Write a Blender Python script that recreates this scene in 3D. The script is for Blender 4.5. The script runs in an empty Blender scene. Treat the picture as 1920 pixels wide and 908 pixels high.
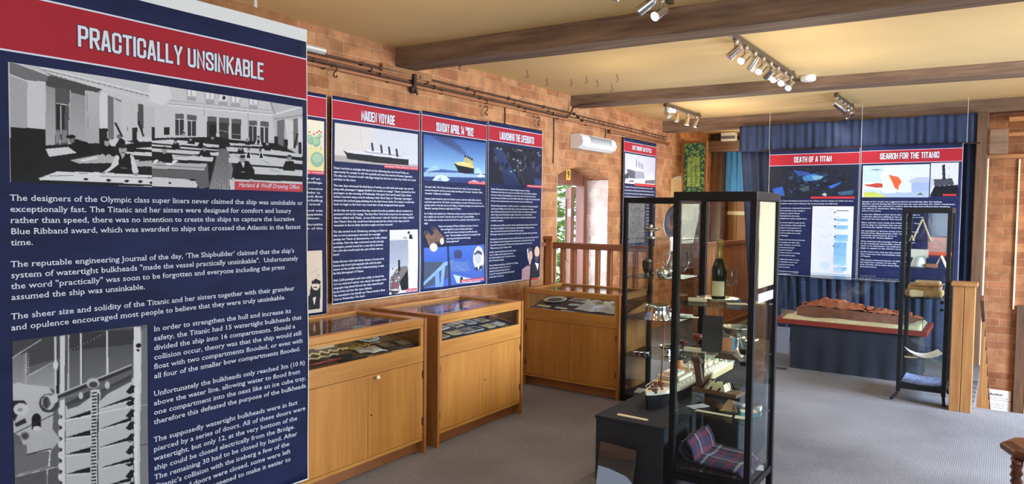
import bpy, bmesh, math, random
import numpy as np
from mathutils import Vector, Matrix

# ---------------------------------------------------------------- camera, world, lights, exposure
SC = bpy.context.scene
COL = SC.collection
W, H = 1920, 908
CAM_H = 1.6
FOC, YAW, PITCH, ROLL = 1333.0, math.radians(34.7), math.radians(-2.58), math.radians(0.656)

def cam_axes():
    cy, sy = math.cos(YAW), math.sin(YAW)
    fwd = Vector((-sy, cy, 0)); right = Vector((cy, sy, 0)); up = Vector((0, 0, 1))
    f2 = fwd * math.cos(PITCH) + up * math.sin(PITCH)
    u2 = up * math.cos(PITCH) - fwd * math.sin(PITCH)
    r3 = right * math.cos(ROLL) + u2 * math.sin(ROLL)
    u3 = u2 * math.cos(ROLL) - right * math.sin(ROLL)
    return r3, u3, f2

_r, _u, _f = cam_axes()
cam = bpy.data.cameras.new('camera')
cam.sensor_fit = 'HORIZONTAL'; cam.sensor_width = 36.0; cam.lens = FOC * 36.0 / W
cam.clip_start = 0.05; cam.clip_end = 200
cam_o = bpy.data.objects.new('camera', cam)
M = Matrix((( _r.x, _u.x, -_f.x, 0), (_r.y, _u.y, -_f.y, 0), (_r.z, _u.z, -_f.z, CAM_H), (0, 0, 0, 1)))
cam_o.matrix_world = M
COL.objects.link(cam_o)
SC.camera = cam_o

SC.view_settings.view_transform = 'Standard'
SC.view_settings.look = 'None'
SC.view_settings.exposure = -0.30
SC.view_settings.gamma = 1.0
SC.view_settings.use_curve_mapping = False

wd = bpy.data.worlds.new('sky'); SC.world = wd; wd.use_nodes = True
wd.node_tree.nodes['Background'].inputs[0].default_value = (0.78, 0.88, 1.0, 1)
wd.node_tree.nodes['Background'].inputs[1].default_value = 5.0

def lamp(name, kind, loc, power, color, target=None, size=0.1, size_y=None, spot=None, blend=0.6):
    d = bpy.data.lights.new(name, kind); d.energy = power; d.color = color
    if kind == 'AREA':
        d.size = size
        if size_y: d.shape = 'RECTANGLE'; d.size_y = size_y
    elif kind != 'SUN':
        d.shadow_soft_size = size
    if kind == 'SPOT': d.spot_size = spot; d.spot_blend = blend
    o = bpy.data.objects.new(name, d); o.location = loc
    if target is not None:
        o.rotation_euler = (Vector(target) - Vector(loc)).to_track_quat('-Z', 'Y').to_euler()
    COL.objects.link(o); return o

WARM = (1.0, 0.83, 0.63); NEUT = (1.0, 0.95, 0.90); DAY = (0.66, 0.80, 1.0)
# far right window daylight, then two added fills, near right and behind the camera
lamp('daylight_right_far', 'AREA', (3.35, 6.0, 1.5), 600, (0.60, 0.76, 1.0), (-0.6, 6.6, -0.4), 2.2, 1.6).data.spread = math.radians(115)
lamp('fill_right_near', 'AREA', (3.35, 1.6, 1.6), 85, DAY, (-2, 1.6, 1.2), 2.2, 1.6)
lamp('fill_behind', 'AREA', (0.3, -1.85, 1.7), 40, DAY, (-1.5, 6, 1.2), 3.0, 1.6)
# daylight through the open stair door and the far left window
lamp('daylight_door', 'AREA', (-4.75, 7.0, 1.25), 50, DAY, (0, 7.2, 0.4), 1.0, 1.6)
lamp('daylight_window', 'AREA', (-4.0, 10.3, 1.6), 45, (1.0, 0.93, 0.82), (0, 9.6, 0.8), 1.0, 1.0)
# added fill lights without fittings, below the ceiling, bay by bay
for x, y, z, p, c in ((0.9, 1.2, 2.3, 27, NEUT), (1.6, 2.9, 2.2, 24, NEUT), (-2.5, 2.6, 2.25, 13, WARM), (-2.7, 1.2, 2.3, 10, WARM), (-1.2, 5.2, 2.30, 11, WARM), (-1.2, 6.1, 2.30, 9, WARM), (1.2, 5.6, 2.1, 34, WARM), (-2.7, 5.4, 2.25, 10, WARM), (-2.8, 8.1, 2.30, 17, WARM), (-2.72, 8.6, 2.1, 9, WARM), (-2.5, 10.3, 2.2, 44, WARM), (1.4, 8.0, 2.3, 24, WARM), (0.5, 8.5, 1.8, 7, WARM), (0.3, 3.4, 2.1, 4, WARM)):
    lamp('fill_point', 'POINT', (x, y, z), p, c, None, 0.15)

# ---------------------------------------------------------------- helpers
def s2l(c):
    r = []
    for v in c[:3]:
        v = v / 255.0
        r.append(v / 12.92 if v <= 0.04045 else ((v + 0.055) / 1.055) ** 2.4)
    return tuple(r)

def mat(name, col, rough=0.6, metal=0.0, noise=0.0, nscale=8.0, bump=0.0, bscale=40.0, spec=0.5, stretch=None, sheen=0.0, lin=False):
    m = bpy.data.materials.new(name); m.use_nodes = True
    nt = m.node_tree; b = nt.nodes['Principled BSDF']
    c = col if lin else s2l(col)
    b.inputs['Base Color'].default_value = (*c, 1)
    b.inputs['Roughness'].default_value = rough; b.inputs['Metallic'].default_value = metal
    b.inputs['Specular IOR Level'].default_value = spec
    if noise or bump:
        tc = nt.nodes.new('ShaderNodeTexCoord'); mp = nt.nodes.new('ShaderNodeMapping')
        nt.links.new(tc.outputs['Object'], mp.inputs['Vector'])
        if stretch: mp.inputs['Scale'].default_value = stretch
    if noise:
        n = nt.nodes.new('ShaderNodeTexNoise'); n.inputs['Scale'].default_value = nscale; n.inputs['Detail'].default_value = 5
        nt.links.new(mp.outputs['Vector'], n.inputs['Vector'])
        cr = nt.nodes.new('ShaderNodeValToRGB')
        cr.color_ramp.elements[0].position = 0.3; cr.color_ramp.elements[1].position = 0.7
        cr.color_ramp.elements[0].color = (*[x * (1 - noise) for x in c], 1)
        cr.color_ramp.elements[1].color = (*[min(1, x * (1 + noise)) for x in c], 1)
        nt.links.new(n.outputs['Fac'], cr.inputs['Fac']); nt.links.new(cr.outputs['Color'], b.inputs['Base Color'])
    if bump:
        n2 = nt.nodes.new('ShaderNodeTexNoise'); n2.inputs['Scale'].default_value = bscale; n2.inputs['Detail'].default_value = 4
        nt.links.new(mp.outputs['Vector'], n2.inputs['Vector'])
        bp = nt.nodes.new('ShaderNodeBump'); bp.inputs['Strength'].default_value = bump; bp.inputs['Distance'].default_value = 0.01
        nt.links.new(n2.outputs['Fac'], bp.inputs['Height']); nt.links.new(bp.outputs['Normal'], b.inputs['Normal'])
    return m

def wood(name, col, dark, axis='z', rough=0.42, scale=1.0, rings=9.0):
    """grain running along the given object axis"""
    m = bpy.data.materials.new(name); m.use_nodes = True
    nt = m.node_tree; b = nt.nodes['Principled BSDF']
    tc = nt.nodes.new('ShaderNodeTexCoord'); mp = nt.nodes.new('ShaderNodeMapping')
    sc = {'x': (0.6, 9, 9), 'y': (9, 0.6, 9), 'z': (9, 9, 0.6)}[axis]
    mp.inputs['Scale'].default_value = [s * scale for s in sc]
    nt.links.new(tc.outputs['Object'], mp.inputs['Vector'])
    n = nt.nodes.new('ShaderNodeTexNoise'); n.inputs['Scale'].default_value = 1.6; n.inputs['Detail'].default_value = 7; n.inputs['Roughness'].default_value = 0.6
    nt.links.new(mp.outputs['Vector'], n.inputs['Vector'])
    n2 = nt.nodes.new('ShaderNodeTexNoise'); n2.inputs['Scale'].default_value = rings; n2.inputs['Detail'].default_value = 3
    nt.links.new(mp.outputs['Vector'], n2.inputs['Vector'])
    mx = nt.nodes.new('ShaderNodeMath'); mx.operation = 'MULTIPLY_ADD'; mx.inputs[1].default_value = 0.35
    nt.links.new(n2.outputs['Fac'], mx.inputs[0]); 
    m2 = nt.nodes.new('ShaderNodeMath'); m2.operation = 'MULTIPLY'; m2.inputs[1].default_value = 0.7
    nt.links.new(n.outputs['Fac'], m2.inputs[0]); nt.links.new(m2.outputs[0], mx.inputs[2])
    cr = nt.nodes.new('ShaderNodeValToRGB'); e = cr.color_ramp.elements
    e[0].position = 0.36; e[0].color = (*s2l(dark), 1); e[1].position = 0.66; e[1].color = (*s2l(col), 1)
    nt.links.new(mx.outputs[0], cr.inputs['Fac']); nt.links.new(cr.outputs['Color'], b.inputs['Base Color'])
    b.inputs['Roughness'].default_value = rough
    bp = nt.nodes.new('ShaderNodeBump'); bp.inputs['Strength'].default_value = 0.12; bp.inputs['Distance'].default_value = 0.004
    nt.links.new(mx.outputs[0], bp.inputs['Height']); nt.links.new(bp.outputs['Normal'], b.inputs['Normal'])
    return m

def brick(name, plane, c1, c2, mortar, scale=1.0, paint=0.5):
    """plane: 'yz' or 'xz' world plane of the wall"""
    m = bpy.data.materials.new(name); m.use_nodes = True
    nt = m.node_tree; b = nt.nodes['Principled BSDF']; L = nt.links.new
    g = nt.nodes.new('ShaderNodeNewGeometry'); sp = nt.nodes.new('ShaderNodeSeparateXYZ'); cb = nt.nodes.new('ShaderNodeCombineXYZ')
    L(g.outputs['Position'], sp.inputs[0])
    if plane == 'yz':
        ad = nt.nodes.new('ShaderNodeMath'); ad.operation = 'ADD'; L(sp.outputs['Y'], ad.inputs[0]); L(sp.outputs['X'], ad.inputs[1]); L(ad.outputs[0], cb.inputs['X'])
    else:
        L(sp.outputs['X'], cb.inputs['X'])
    L(sp.outputs['Z'], cb.inputs['Y'])
    wn = nt.nodes.new('ShaderNodeTexNoise'); wn.inputs['Scale'].default_value = 9.0; wn.inputs['Detail'].default_value = 3
    L(g.outputs['Position'], wn.inputs['Vector'])
    va = nt.nodes.new('ShaderNodeVectorMath'); va.operation = 'MULTIPLY_ADD'; va.inputs[1].default_value = (0.022, 0.022, 0)
    L(wn.outputs['Color'], va.inputs[0]); L(cb.outputs[0], va.inputs[2])
    bt = nt.nodes.new('ShaderNodeTexBrick'); L(va.outputs[0], bt.inputs['Vector'])
    bt.inputs['Scale'].default_value = 1.0
    bt.inputs['Brick Width'].default_value = 0.235 * scale; bt.inputs['Row Height'].default_value = 0.082 * scale
    bt.inputs['Mortar Size'].default_value = 0.0046; bt.inputs['Mortar Smooth'].default_value = 0.35; bt.inputs['Bias'].default_value = 0.0
    bt.offset = 0.5
    bt.inputs['Color1'].default_value = (*s2l(c1), 1); bt.inputs['Color2'].default_value = (*s2l(c2), 1); bt.inputs['Mortar'].default_value = (*s2l(mortar), 1)
    n = nt.nodes.new('ShaderNodeTexNoise'); n.inputs['Scale'].default_value = 6.0; n.inputs['Detail'].default_value = 8; n.inputs['Roughness'].default_value = 0.65
    L(g.outputs['Position'], n.inputs['Vector'])
    cr = nt.nodes.new('ShaderNodeValToRGB'); e = cr.color_ramp.elements
    e[0].position = 0.33; e[0].color = (0.62, 0.58, 0.55, 1); e[1].position = 0.68; e[1].color = (1.18, 1.14, 1.1, 1)
    L(n.outputs['Fac'], cr.inputs['Fac'])
    mx = nt.nodes.new('ShaderNodeMix'); mx.data_type = 'RGBA'; mx.blend_type = 'MULTIPLY'; mx.inputs['Factor'].default_value = 1
    L(bt.outputs['Color'], mx.inputs['A']); L(cr.outputs['Color'], mx.inputs['B'])
    # worn limewash patches
    n3 = nt.nodes.new('ShaderNodeTexNoise'); n3.inputs['Scale'].default_value = 1.1; n3.inputs['Detail'].default_value = 9; n3.inputs['Roughness'].default_value = 0.7
    L(g.outputs['Position'], n3.inputs['Vector'])
    c3 = nt.nodes.new('ShaderNodeValToRGB'); c3.color_ramp.elements[0].position = 0.58; c3.color_ramp.elements[1].position = 0.75
    c3.color_ramp.elements[0].color = (0, 0, 0, 1); c3.color_ramp.elements[1].color = (paint, paint, paint, 1)
    L(n3.outputs['Fac'], c3.inputs['Fac'])
    m2 = nt.nodes.new('ShaderNodeMix'); m2.data_type = 'RGBA'
    L(c3.outputs['Color'], m2.inputs['Factor']); L(mx.outputs['Result'], m2.inputs['A']); m2.inputs['B'].default_value = (*s2l(mortar), 1)
    L(m2.outputs['Result'], b.inputs['Base Color'])
    b.inputs['Roughness'].default_value = 0.85; b.inputs['Specular IOR Level'].default_value = 0.2
    ma = nt.nodes.new('ShaderNodeMath'); ma.operation = 'MULTIPLY_ADD'; ma.inputs[1].default_value = -1.0
    L(bt.outputs['Fac'], ma.inputs[0]); L(n.outputs['Fac'], ma.inputs[2])
    bp = nt.nodes.new('ShaderNodeBump'); bp.inputs['Strength'].default_value = 0.8; bp.inputs['Distance'].default_value = 0.014
    L(ma.outputs[0], bp.inputs['Height']); L(bp.outputs['Normal'], b.inputs['Normal'])
    return m

def glass(name, tint=(1, 1, 1), refl=0.06, rough=0.0):
    m = bpy.data.materials.new(name); m.use_nodes = True
    nt = m.node_tree; nt.nodes.clear(); L = nt.links.new
    o = nt.nodes.new('ShaderNodeOutputMaterial'); mx = nt.nodes.new('ShaderNodeMixShader')
    t = nt.nodes.new('ShaderNodeBsdfTransparent'); g = nt.nodes.new('ShaderNodeBsdfGlossy')
    t.inputs['Color'].default_value = (*tint, 1); g.inputs['Roughness'].default_value = rough
    lw = nt.nodes.new('ShaderNodeLayerWeight'); lw.inputs['Blend'].default_value = 0.22
    ma = nt.nodes.new('ShaderNodeMath'); ma.operation = 'MULTIPLY_ADD'; ma.inputs[1].default_value = 0.30; ma.inputs[2].default_value = refl
    L(lw.outputs['Fresnel'], ma.inputs[0]); L(ma.outputs[0], mx.inputs['Fac'])
    L(t.outputs[0], mx.inputs[1]); L(g.outputs[0], mx.inputs[2]); L(mx.outputs[0], o.inputs['Surface'])
    return m

def emit(name, col, strength):
    m = bpy.data.materials.new(name); m.use_nodes = True
    b = m.node_tree.nodes['Principled BSDF']
    b.inputs['Base Color'].default_value = (*col, 1)
    b.inputs['Emission Color'].default_value = (*col, 1); b.inputs['Emission Strength'].default_value = strength
    return m

class MB:
    """collects shapes in one bmesh; build() links them as one mesh object"""
    def __init__(s): s.b = bmesh.new()
    def verts(s, vs, faces, M=None):
        v = [s.b.verts.new(M @ Vector(p) if M else p) for p in vs]
        for f in faces:
            try: s.b.faces.new([v[i] for i in f])
            except ValueError: pass
        return s
    def box(s, x0, x1, y0, y1, z0, z1, M=None):
        vs = [(x, y, z) for x in (x0, x1) for y in (y0, y1) for z in (z0, z1)]
        return s.verts(vs, [(0, 1, 3, 2), (4, 6, 7, 5), (0, 4, 5, 1), (2, 3, 7, 6), (0, 2, 6, 4), (1, 5, 7, 3)], M)
    def prism(s, poly, axis, a, b, M=None):
        """poly of 2-d points in the plane across axis (x: yz, y: xz, z: xy)"""
        def p3(p, t): return {'x': (t, p[0], p[1]), 'y': (p[0], t, p[1]), 'z': (p[0], p[1], t)}[axis]
        n = len(poly); vs = [p3(p, a) for p in poly] + [p3(p, b) for p in poly]
        fs = [tuple(range(n)), tuple(range(2 * n - 1, n - 1, -1))] + [(i, i + n, (i + 1) % n + n, (i + 1) % n) for i in range(n)]
        return s.verts(vs, fs, M)
    def cyl(s, p0, p1, r0, r1=None, seg=12, cap=True, M=None):
        r1 = r0 if r1 is None else r1
        p0, p1 = Vector(p0), Vector(p1); d = (p1 - p0).normalized()
        a = d.orthogonal().normalized(); c = d.cross(a); vs = []
        for p, r in ((p0, r0), (p1, r1)):
            for i in range(seg):
                t = 2 * math.pi * i / seg; vs.append(p + a * (r * math.cos(t)) + c * (r * math.sin(t)))
        fs = [(i, (i + 1) % seg, (i + 1) % seg + seg, i + seg) for i in range(seg)]
        if cap: fs += [tuple(range(seg - 1, -1, -1)), tuple(range(seg, 2 * seg))]
        return s.verts(vs, fs, M)
    def tube(s, pts, r, seg=8, M=None):
        pts = [Vector(p) for p in pts]; n = len(pts); vs = []; ref = None
        for i, p in enumerate(pts):
            d = ((pts[min(i + 1, n - 1)] - pts[max(i - 1, 0)])).normalized()
            a = d.orthogonal().normalized() if ref is None else (ref - d * ref.dot(d)).normalized()
            ref = a; c = d.cross(a); rr = r[i] if isinstance(r, (list, tuple)) else r
            for k in range(seg):
                t = 2 * math.pi * k / seg; vs.append(p + a * (rr * math.cos(t)) + c * (rr * math.sin(t)))
        fs = []
        for i in range(n - 1):
            for k in range(seg):
                a0 = i * seg + k; a1 = i * seg + (k + 1) % seg; fs.append((a0, a1, a1 + seg, a0 + seg))
        fs += [tuple(range(seg - 1, -1, -1)), tuple(range((n - 1) * seg, n * seg))]
        return s.verts(vs, fs, M)
    def lathe(s, prof, c=(0, 0, 0), seg=24, M=None, sx=1, sy=1):
        vs = []; n = len(prof)
        for r, z in prof:
            for k in range(seg):
                t = 2 * math.pi * k / seg; vs.append((c[0] + sx * r * math.cos(t), c[1] + sy * r * math.sin(t), c[2] + z))
        fs = []
        for i in range(n - 1):
            for k in range(seg):
                a0 = i * seg + k; a1 = i * seg + (k + 1) % seg; fs.append((a0, a1, a1 + seg, a0 + seg))
        fs += [tuple(range(seg - 1, -1, -1)), tuple(range((n - 1) * seg, n * seg))]
        return s.verts(vs, fs, M)
    def grid(s, fn, nu, nv, closed=False):
        vs = [fn(i / nu, j / nv) for j in range(nv + 1) for i in range(nu + 1)]
        fs = [(j * (nu + 1) + i, j * (nu + 1) + i + 1, (j + 1) * (nu + 1) + i + 1, (j + 1) * (nu + 1) + i) for j in range(nv) for i in range(nu)]
        return s.verts(vs, fs)
    def build(s, name, m, parent=None, smooth=False, bevel=0.0, solid=0.0, sub=0, M=None):
        bmesh.ops.recalc_face_normals(s.b, faces=s.b.faces)
        me = bpy.data.meshes.new(name)
        if M: s.b.transform(M)
        s.b.to_mesh(me); s.b.free()
        me.materials.append(m)
        if smooth:
            me.shade_smooth()
        o = bpy.data.objects.new(name, me); COL.objects.link(o)
        if parent: o.parent = parent
        if bevel:
            md = o.modifiers.new('bevel', 'BEVEL'); md.width = bevel; md.segments = 2; md.limit_method = 'ANGLE'; md.angle_limit = math.radians(40)
        if solid:
            md = o.modifiers.new('solid', 'SOLIDIFY'); md.thickness = solid; md.offset = 0
        if sub:
            md = o.modifiers.new('sub', 'SUBSURF'); md.levels = sub; md.render_levels = sub
        if smooth and bevel == 0 and sub == 0:
            pass
        return o

def tag(o, label, cat, group=None):
    o['label'] = label; o['category'] = cat
    if group: o['group'] = group
    return o
def thing(name, label, cat, loc=(0, 0, 0), rz=0.0, group=None):
    o = bpy.data.objects.new(name, None); COL.objects.link(o)
    o.location = loc; o.rotation_euler = (0, 0, rz); o.empty_display_size = 0.05
    return tag(o, label, cat, group)
def struct(o):
    o['kind'] = 'structure'; return o
def T(x=0, y=0, z=0, rz=0, rx=0, ry=0):
    return Matrix.Translation((x, y, z)) @ Matrix.Rotation(rz, 4, 'Z') @ Matrix.Rotation(ry, 4, 'Y') @ Matrix.Rotation(rx, 4, 'X')
def copy_tree(o, parent=None):
    c = o.copy(); COL.objects.link(c)
    if parent: c.parent = parent
    for ch in list(o.children): copy_tree(ch, c)
    return c
RNG = random.Random(7)
# ---------------------------------------------------------------- materials
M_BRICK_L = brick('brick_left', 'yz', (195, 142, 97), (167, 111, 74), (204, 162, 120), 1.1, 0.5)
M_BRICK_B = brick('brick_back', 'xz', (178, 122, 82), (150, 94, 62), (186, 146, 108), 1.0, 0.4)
M_REVEAL = brick('brick_limewash', 'yz', (232, 220, 214), (214, 184, 168), (236, 230, 226), 1.0, 0.7)
M_CEIL = mat('ceiling_ochre', (224, 192, 132), 0.8, noise=0.05, nscale=1.2, bump=0.05, bscale=30)
M_BEAM = wood('beam_oak', (140, 110, 84), (90, 67, 50), 'x', 0.75, 1.0, 5.0)
M_OAK = wood('oak_veneer', (184, 126, 54), (158, 100, 40), 'z', 0.38, 0.8, 7.0)
M_OAKH = wood('oak_rail_y', (204, 148, 68), (178, 118, 50), 'y', 0.38, 0.8, 7.0)
M_OAKX = wood('oak_rail_x', (190, 134, 60), (164, 106, 44), 'x', 0.38, 0.8, 7.0)
M_OAKDK = wood('oak_side', (160, 104, 50), (132, 80, 36), 'z', 0.42, 0.8, 7.0)
M_OAKBASE = mat('oak_plinth', (146, 88, 44), 0.5, noise=0.1)
M_PINE = wood('pine_post', (166, 114, 60), (130, 84, 42), 'z', 0.5, 0.8, 7.0)
M_PINEX = wood('pine_rail', (176, 116, 66), (132, 82, 44), 'x', 0.5, 0.8, 7.0)
M_RAIL = wood('rail_brown', (158, 98, 60), (112, 66, 40), 'x', 0.42, 1.0, 7.0)
M_RAILZ = wood('rail_brown_z', (190, 126, 78), (146, 90, 54), 'z', 0.42, 1.0, 7.0)
M_DOORW = wood('door_brown', (128, 76, 54), (92, 50, 34), 'z', 0.5, 1.0, 7.0)
M_DARKW = wood('dark_post', (112, 78, 50), (72, 46, 28), 'z', 0.6, 1.0, 7.0)
M_BLACKF = mat('black_frame', (13, 13, 15), 0.5, 0.0, noise=0.1, spec=0.3)
M_BLACKCLOTH = mat('black_cloth', (30, 31, 36), 0.9, noise=0.15, nscale=14, bump=0.1, bscale=200)
M_GLASS = glass('case_glass', (0.95, 0.97, 0.96), 0.02)
M_GLASSTOP = glass('cabinet_glass', (0.95, 0.97, 0.96), 0.05)
M_SHELF = glass('shelf_glass', (0.86, 0.94, 0.91), 0.06)
M_ACRYL = glass('clear_acrylic', (0.93, 0.95, 0.97), 0.08, 0.03)
M_SILVER = mat('polished_silver', (222, 216, 206), 0.24, 1.0)
M_CHROME = mat('chrome', (215, 215, 218), 0.14, 1.0)
M_STEELSAT = mat('satin_nickel', (200, 192, 180), 0.3, 1.0)
M_TRACK = mat('track_bronze', (90, 76, 62), 0.4, 0.6)
M_WHITE = mat('white_plastic', (232, 230, 224), 0.4)
M_PAPER = mat('white_paper', (236, 234, 226), 0.7)
M_CREAM = mat('cream_card', (236, 222, 182), 0.7)
M_BLUEPAPER = mat('pale_blue_paper', (206, 222, 242), 0.6)
M_GREYPRINT = mat('grey_photo_print', (128, 124, 120), 0.35, noise=0.55, nscale=22)
M_SEPIA = mat('sepia_photo_print', (150, 128, 100), 0.35, noise=0.5, nscale=24)
M_DKPRINT = mat('dark_photo_print', (66, 62, 60), 0.3, noise=0.6, nscale=18)
M_CASECLOTH = mat('case_lining_blue', (62, 64, 82), 0.9, noise=0.1)
M_LININGBRN = mat('case_lining_brown', (112, 88, 62), 0.9, noise=0.1)
M_IRON = mat('dark_iron', (62, 44, 36), 0.6, 0.5)
M_PIPE = mat('painted_conduit', (160, 104, 68), 0.5, noise=0.12)
M_CABLE = mat('dark_cable', (74, 48, 34), 0.6)
M_CURT = mat('navy_curtain', (40, 52, 80), 0.85, noise=0.12, nscale=10, bump=0.08, bscale=300)
M_CURTLIGHT = mat('sky_blue_curtain', (78, 150, 205), 0.8, noise=0.06)
M_NAVY = mat('banner_navy', (27, 34, 70), 0.65, spec=0.2, noise=0.3, nscale=5.0, stretch=(1, 1, 4))
M_RED = mat('banner_red', (164, 36, 48), 0.65, spec=0.2, noise=0.06, nscale=3)
M_CAPRED = mat('caption_red', (186, 36, 48), 0.55)
M_WHITEINK = mat('white_ink', (216, 220, 232), 0.6)
M_BLACKINK = mat('black_ink', (14, 14, 22), 0.6)
M_HEM = mat('white_hem', (226, 228, 226), 0.7)
M_GREYINK = mat('grey_ink', (110, 110, 122), 0.6)
M_ROD = mat('white_rod', (226, 226, 226), 0.3, 0.2)
M_LEAF = mat('leaf_green', (112, 150, 76), 0.6, noise=0.5, nscale=6)
M_LEAF2 = mat('leaf_pale', (150, 182, 96), 0.6, noise=0.3, nscale=6)
M_PAVE = mat('pale_paving', (210, 206, 200), 0.8, noise=0.08)
M_YELLOW = mat('yellow_plate', (232, 178, 66), 0.5)
M_PORC = mat('white_china', (232, 232, 226), 0.22)
M_PORCB = mat('blue_white_china', (202, 214, 214), 0.22)
M_SAND = mat('pale_sand', (214, 200, 160), 0.95, noise=0.12, nscale=40, bump=0.6, bscale=60)
M_RUST = mat('rusty_hull', (112, 70, 52), 0.85, noise=0.35, nscale=9, bump=0.5, bscale=40)
M_RUST2 = mat('rusty_deck', (168, 92, 56), 0.85, noise=0.3, nscale=14, bump=0.4, bscale=60)
M_MAHOG = mat('mahogany_board', (124, 46, 34), 0.4, noise=0.1)
M_SKIRT = mat('charcoal_skirt', (31, 34, 43), 0.9, noise=0.1, nscale=8)

def print_mat():
    m = bpy.data.materials.new('printed_picture'); m.use_nodes = True
    nt = m.node_tree; b = nt.nodes['Principled BSDF']
    a = nt.nodes.new('ShaderNodeAttribute'); a.attribute_name = 'ink'
    nt.links.new(a.outputs['Color'], b.inputs['Base Color']); b.inputs['Roughness'].default_value = 0.6; b.inputs['Specular IOR Level'].default_value = 0.2
    return m
M_PRINT = print_mat()

def carpet():
    m = bpy.data.materials.new('carpet'); m.use_nodes = True
    nt = m.node_tree; b = nt.nodes['Principled BSDF']; L = nt.links.new
    g = nt.nodes.new('ShaderNodeNewGeometry')
    n = nt.nodes.new('ShaderNodeTexNoise'); n.inputs['Scale'].default_value = 0.9; n.inputs['Detail'].default_value = 4
    L(g.outputs['Position'], n.inputs['Vector'])
    n2 = nt.nodes.new('ShaderNodeTexNoise'); n2.inputs['Scale'].default_value = 38; n2.inputs['Detail'].default_value = 3
    L(g.outputs['Position'], n2.inputs['Vector'])
    ad = nt.nodes.new('ShaderNodeMath'); ad.operation = 'MULTIPLY_ADD'; ad.inputs[1].default_value = 0.22
    L(n2.outputs['Fac'], ad.inputs[0]); 
    hm = nt.nodes.new('ShaderNodeMath'); hm.operation = 'MULTIPLY'; hm.inputs[1].default_value = 0.78
    L(n.outputs['Fac'], hm.inputs[0]); L(hm.outputs[0], ad.inputs[2])
    cr = nt.nodes.new('ShaderNodeValToRGB'); e = cr.color_ramp.elements
    e[0].position = 0.36; e[0].color = (*s2l((98, 95, 95)), 1); e[1].position = 0.64; e[1].color = (*s2l((126, 123, 123)), 1)
    L(ad.outputs[0], cr.inputs['Fac']); L(cr.outputs['Color'], b.inputs['Base Color'])
    b.inputs['Roughness'].default_value = 0.95; b.inputs['Specular IOR Level'].default_value = 0.15
    w = nt.nodes.new('ShaderNodeTexWave'); w.inputs['Scale'].default_value = 26; w.inputs['Distortion'].default_value = 0.6
    L(g.outputs['Position'], w.inputs['Vector'])
    a2 = nt.nodes.new('ShaderNodeMath'); a2.operation = 'ADD'; L(w.outputs['Fac'], a2.inputs[0]); L(n2.outputs['Fac'], a2.inputs[1])
    bp = nt.nodes.new('ShaderNodeBump'); bp.inputs['Strength'].default_value = 0.10; bp.inputs['Distance'].default_value = 0.006
    L(a2.outputs[0], bp.inputs['Height']); L(bp.outputs['Normal'], b.inputs['Normal'])
    return m
M_CARPET = carpet()

# ---------------------------------------------------------------- the room
CEIL = 2.84
XL = -3.9           # inner face of the left wall
XR = 3.6
YB = -2.0
YE = 11.6
YR = 9.3            # brick wall beyond the stair opening

# floor with the stair opening cut out on the right
m = MB()
m.box(-4.45, -0.16, YB, YE + 0.1, -0.12, 0.0)
m.box(-0.16, XR, YB, 7.03, -0.12, 0.0)
struct(m.build('floor', M_CARPET))
m = MB(); m.box(-4.45, XR + 0.1, YB - 0.1, YE + 0.2, CEIL, CEIL + 0.15)
struct(m.build('ceiling', M_CEIL))

def arch(y0, y1, zs, rise, n=14):
    pts = []
    for i in range(n + 1):
        t = i / n; y = y0 + (y1 - y0) * t
        pts.append((y, zs + rise * (1 - (2 * t - 1) ** 2)))
    return pts
m = MB()
XO = -4.3
D0, D1, W0, W1 = 6.46, 7.64, 9.57, 11.10
m.prism([(YB, -0.1), (D0, -0.1), (D0, CEIL), (YB, CEIL)], 'x', XO, XL)
m.prism([(D1, -0.1), (W0, -0.1), (W0, CEIL), (D1, CEIL)], 'x', XO, XL)
m.prism([(W1, -0.1), (YE, -0.1), (YE, CEIL), (W1, CEIL)], 'x', XO, XL)
m.prism(arch(D0, D1, 1.975, 0.115) + [(D1, CEIL), (D0, CEIL)], 'x', XO, XL)
m.prism(arch(W0, W1, 2.06, 0.11) + [(W1, CEIL), (W0, CEIL)], 'x', XO, XL)
m.prism([(W0, -0.1), (W1, -0.1), (W1, 0.72), (W0, 0.72)], 'x', XO, XL)
wl = struct(m.build('wall_left', M_BRICK_L))
# the limewashed reveals of door and window: thin skins inside the openings
m = MB()
m.box(-4.2, XL - 0.004, D1 - 0.012, D1 + 0.002, 0.0, 1.97)
m.box(-4.2, XL - 0.004, D0 - 0.002, D0 + 0.012, 0.0, 1.97)
m.box(-4.2, XL - 0.004, W1 - 0.012, W1 + 0.002, 0.72, 2.05)
struct(m.build('trim_1', M_REVEAL))

m = MB(); m.box(-4.3, -0.2, YE, YE + 0.25, -0.1, CEIL)
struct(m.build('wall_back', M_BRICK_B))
m = MB(); m.box(-0.2, XR, YR, YR + 0.3, -2.4, CEIL); m.box(-0.32, -0.2, YR, YE + 0.1, -2.4, CEIL)
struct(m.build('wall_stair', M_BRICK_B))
# sides and bottom of the stair opening
m = MB(); m.box(-0.3, -0.16, 7.0, YR, -2.4, -0.12); m.box(-0.16, XR, 6.9, 7.03, -2.4, -0.12); m.box(-0.3, XR, 6.9, YR, -2.5, -2.4)
struct(m.build('wall_stairwell', M_BRICK_B))
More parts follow.
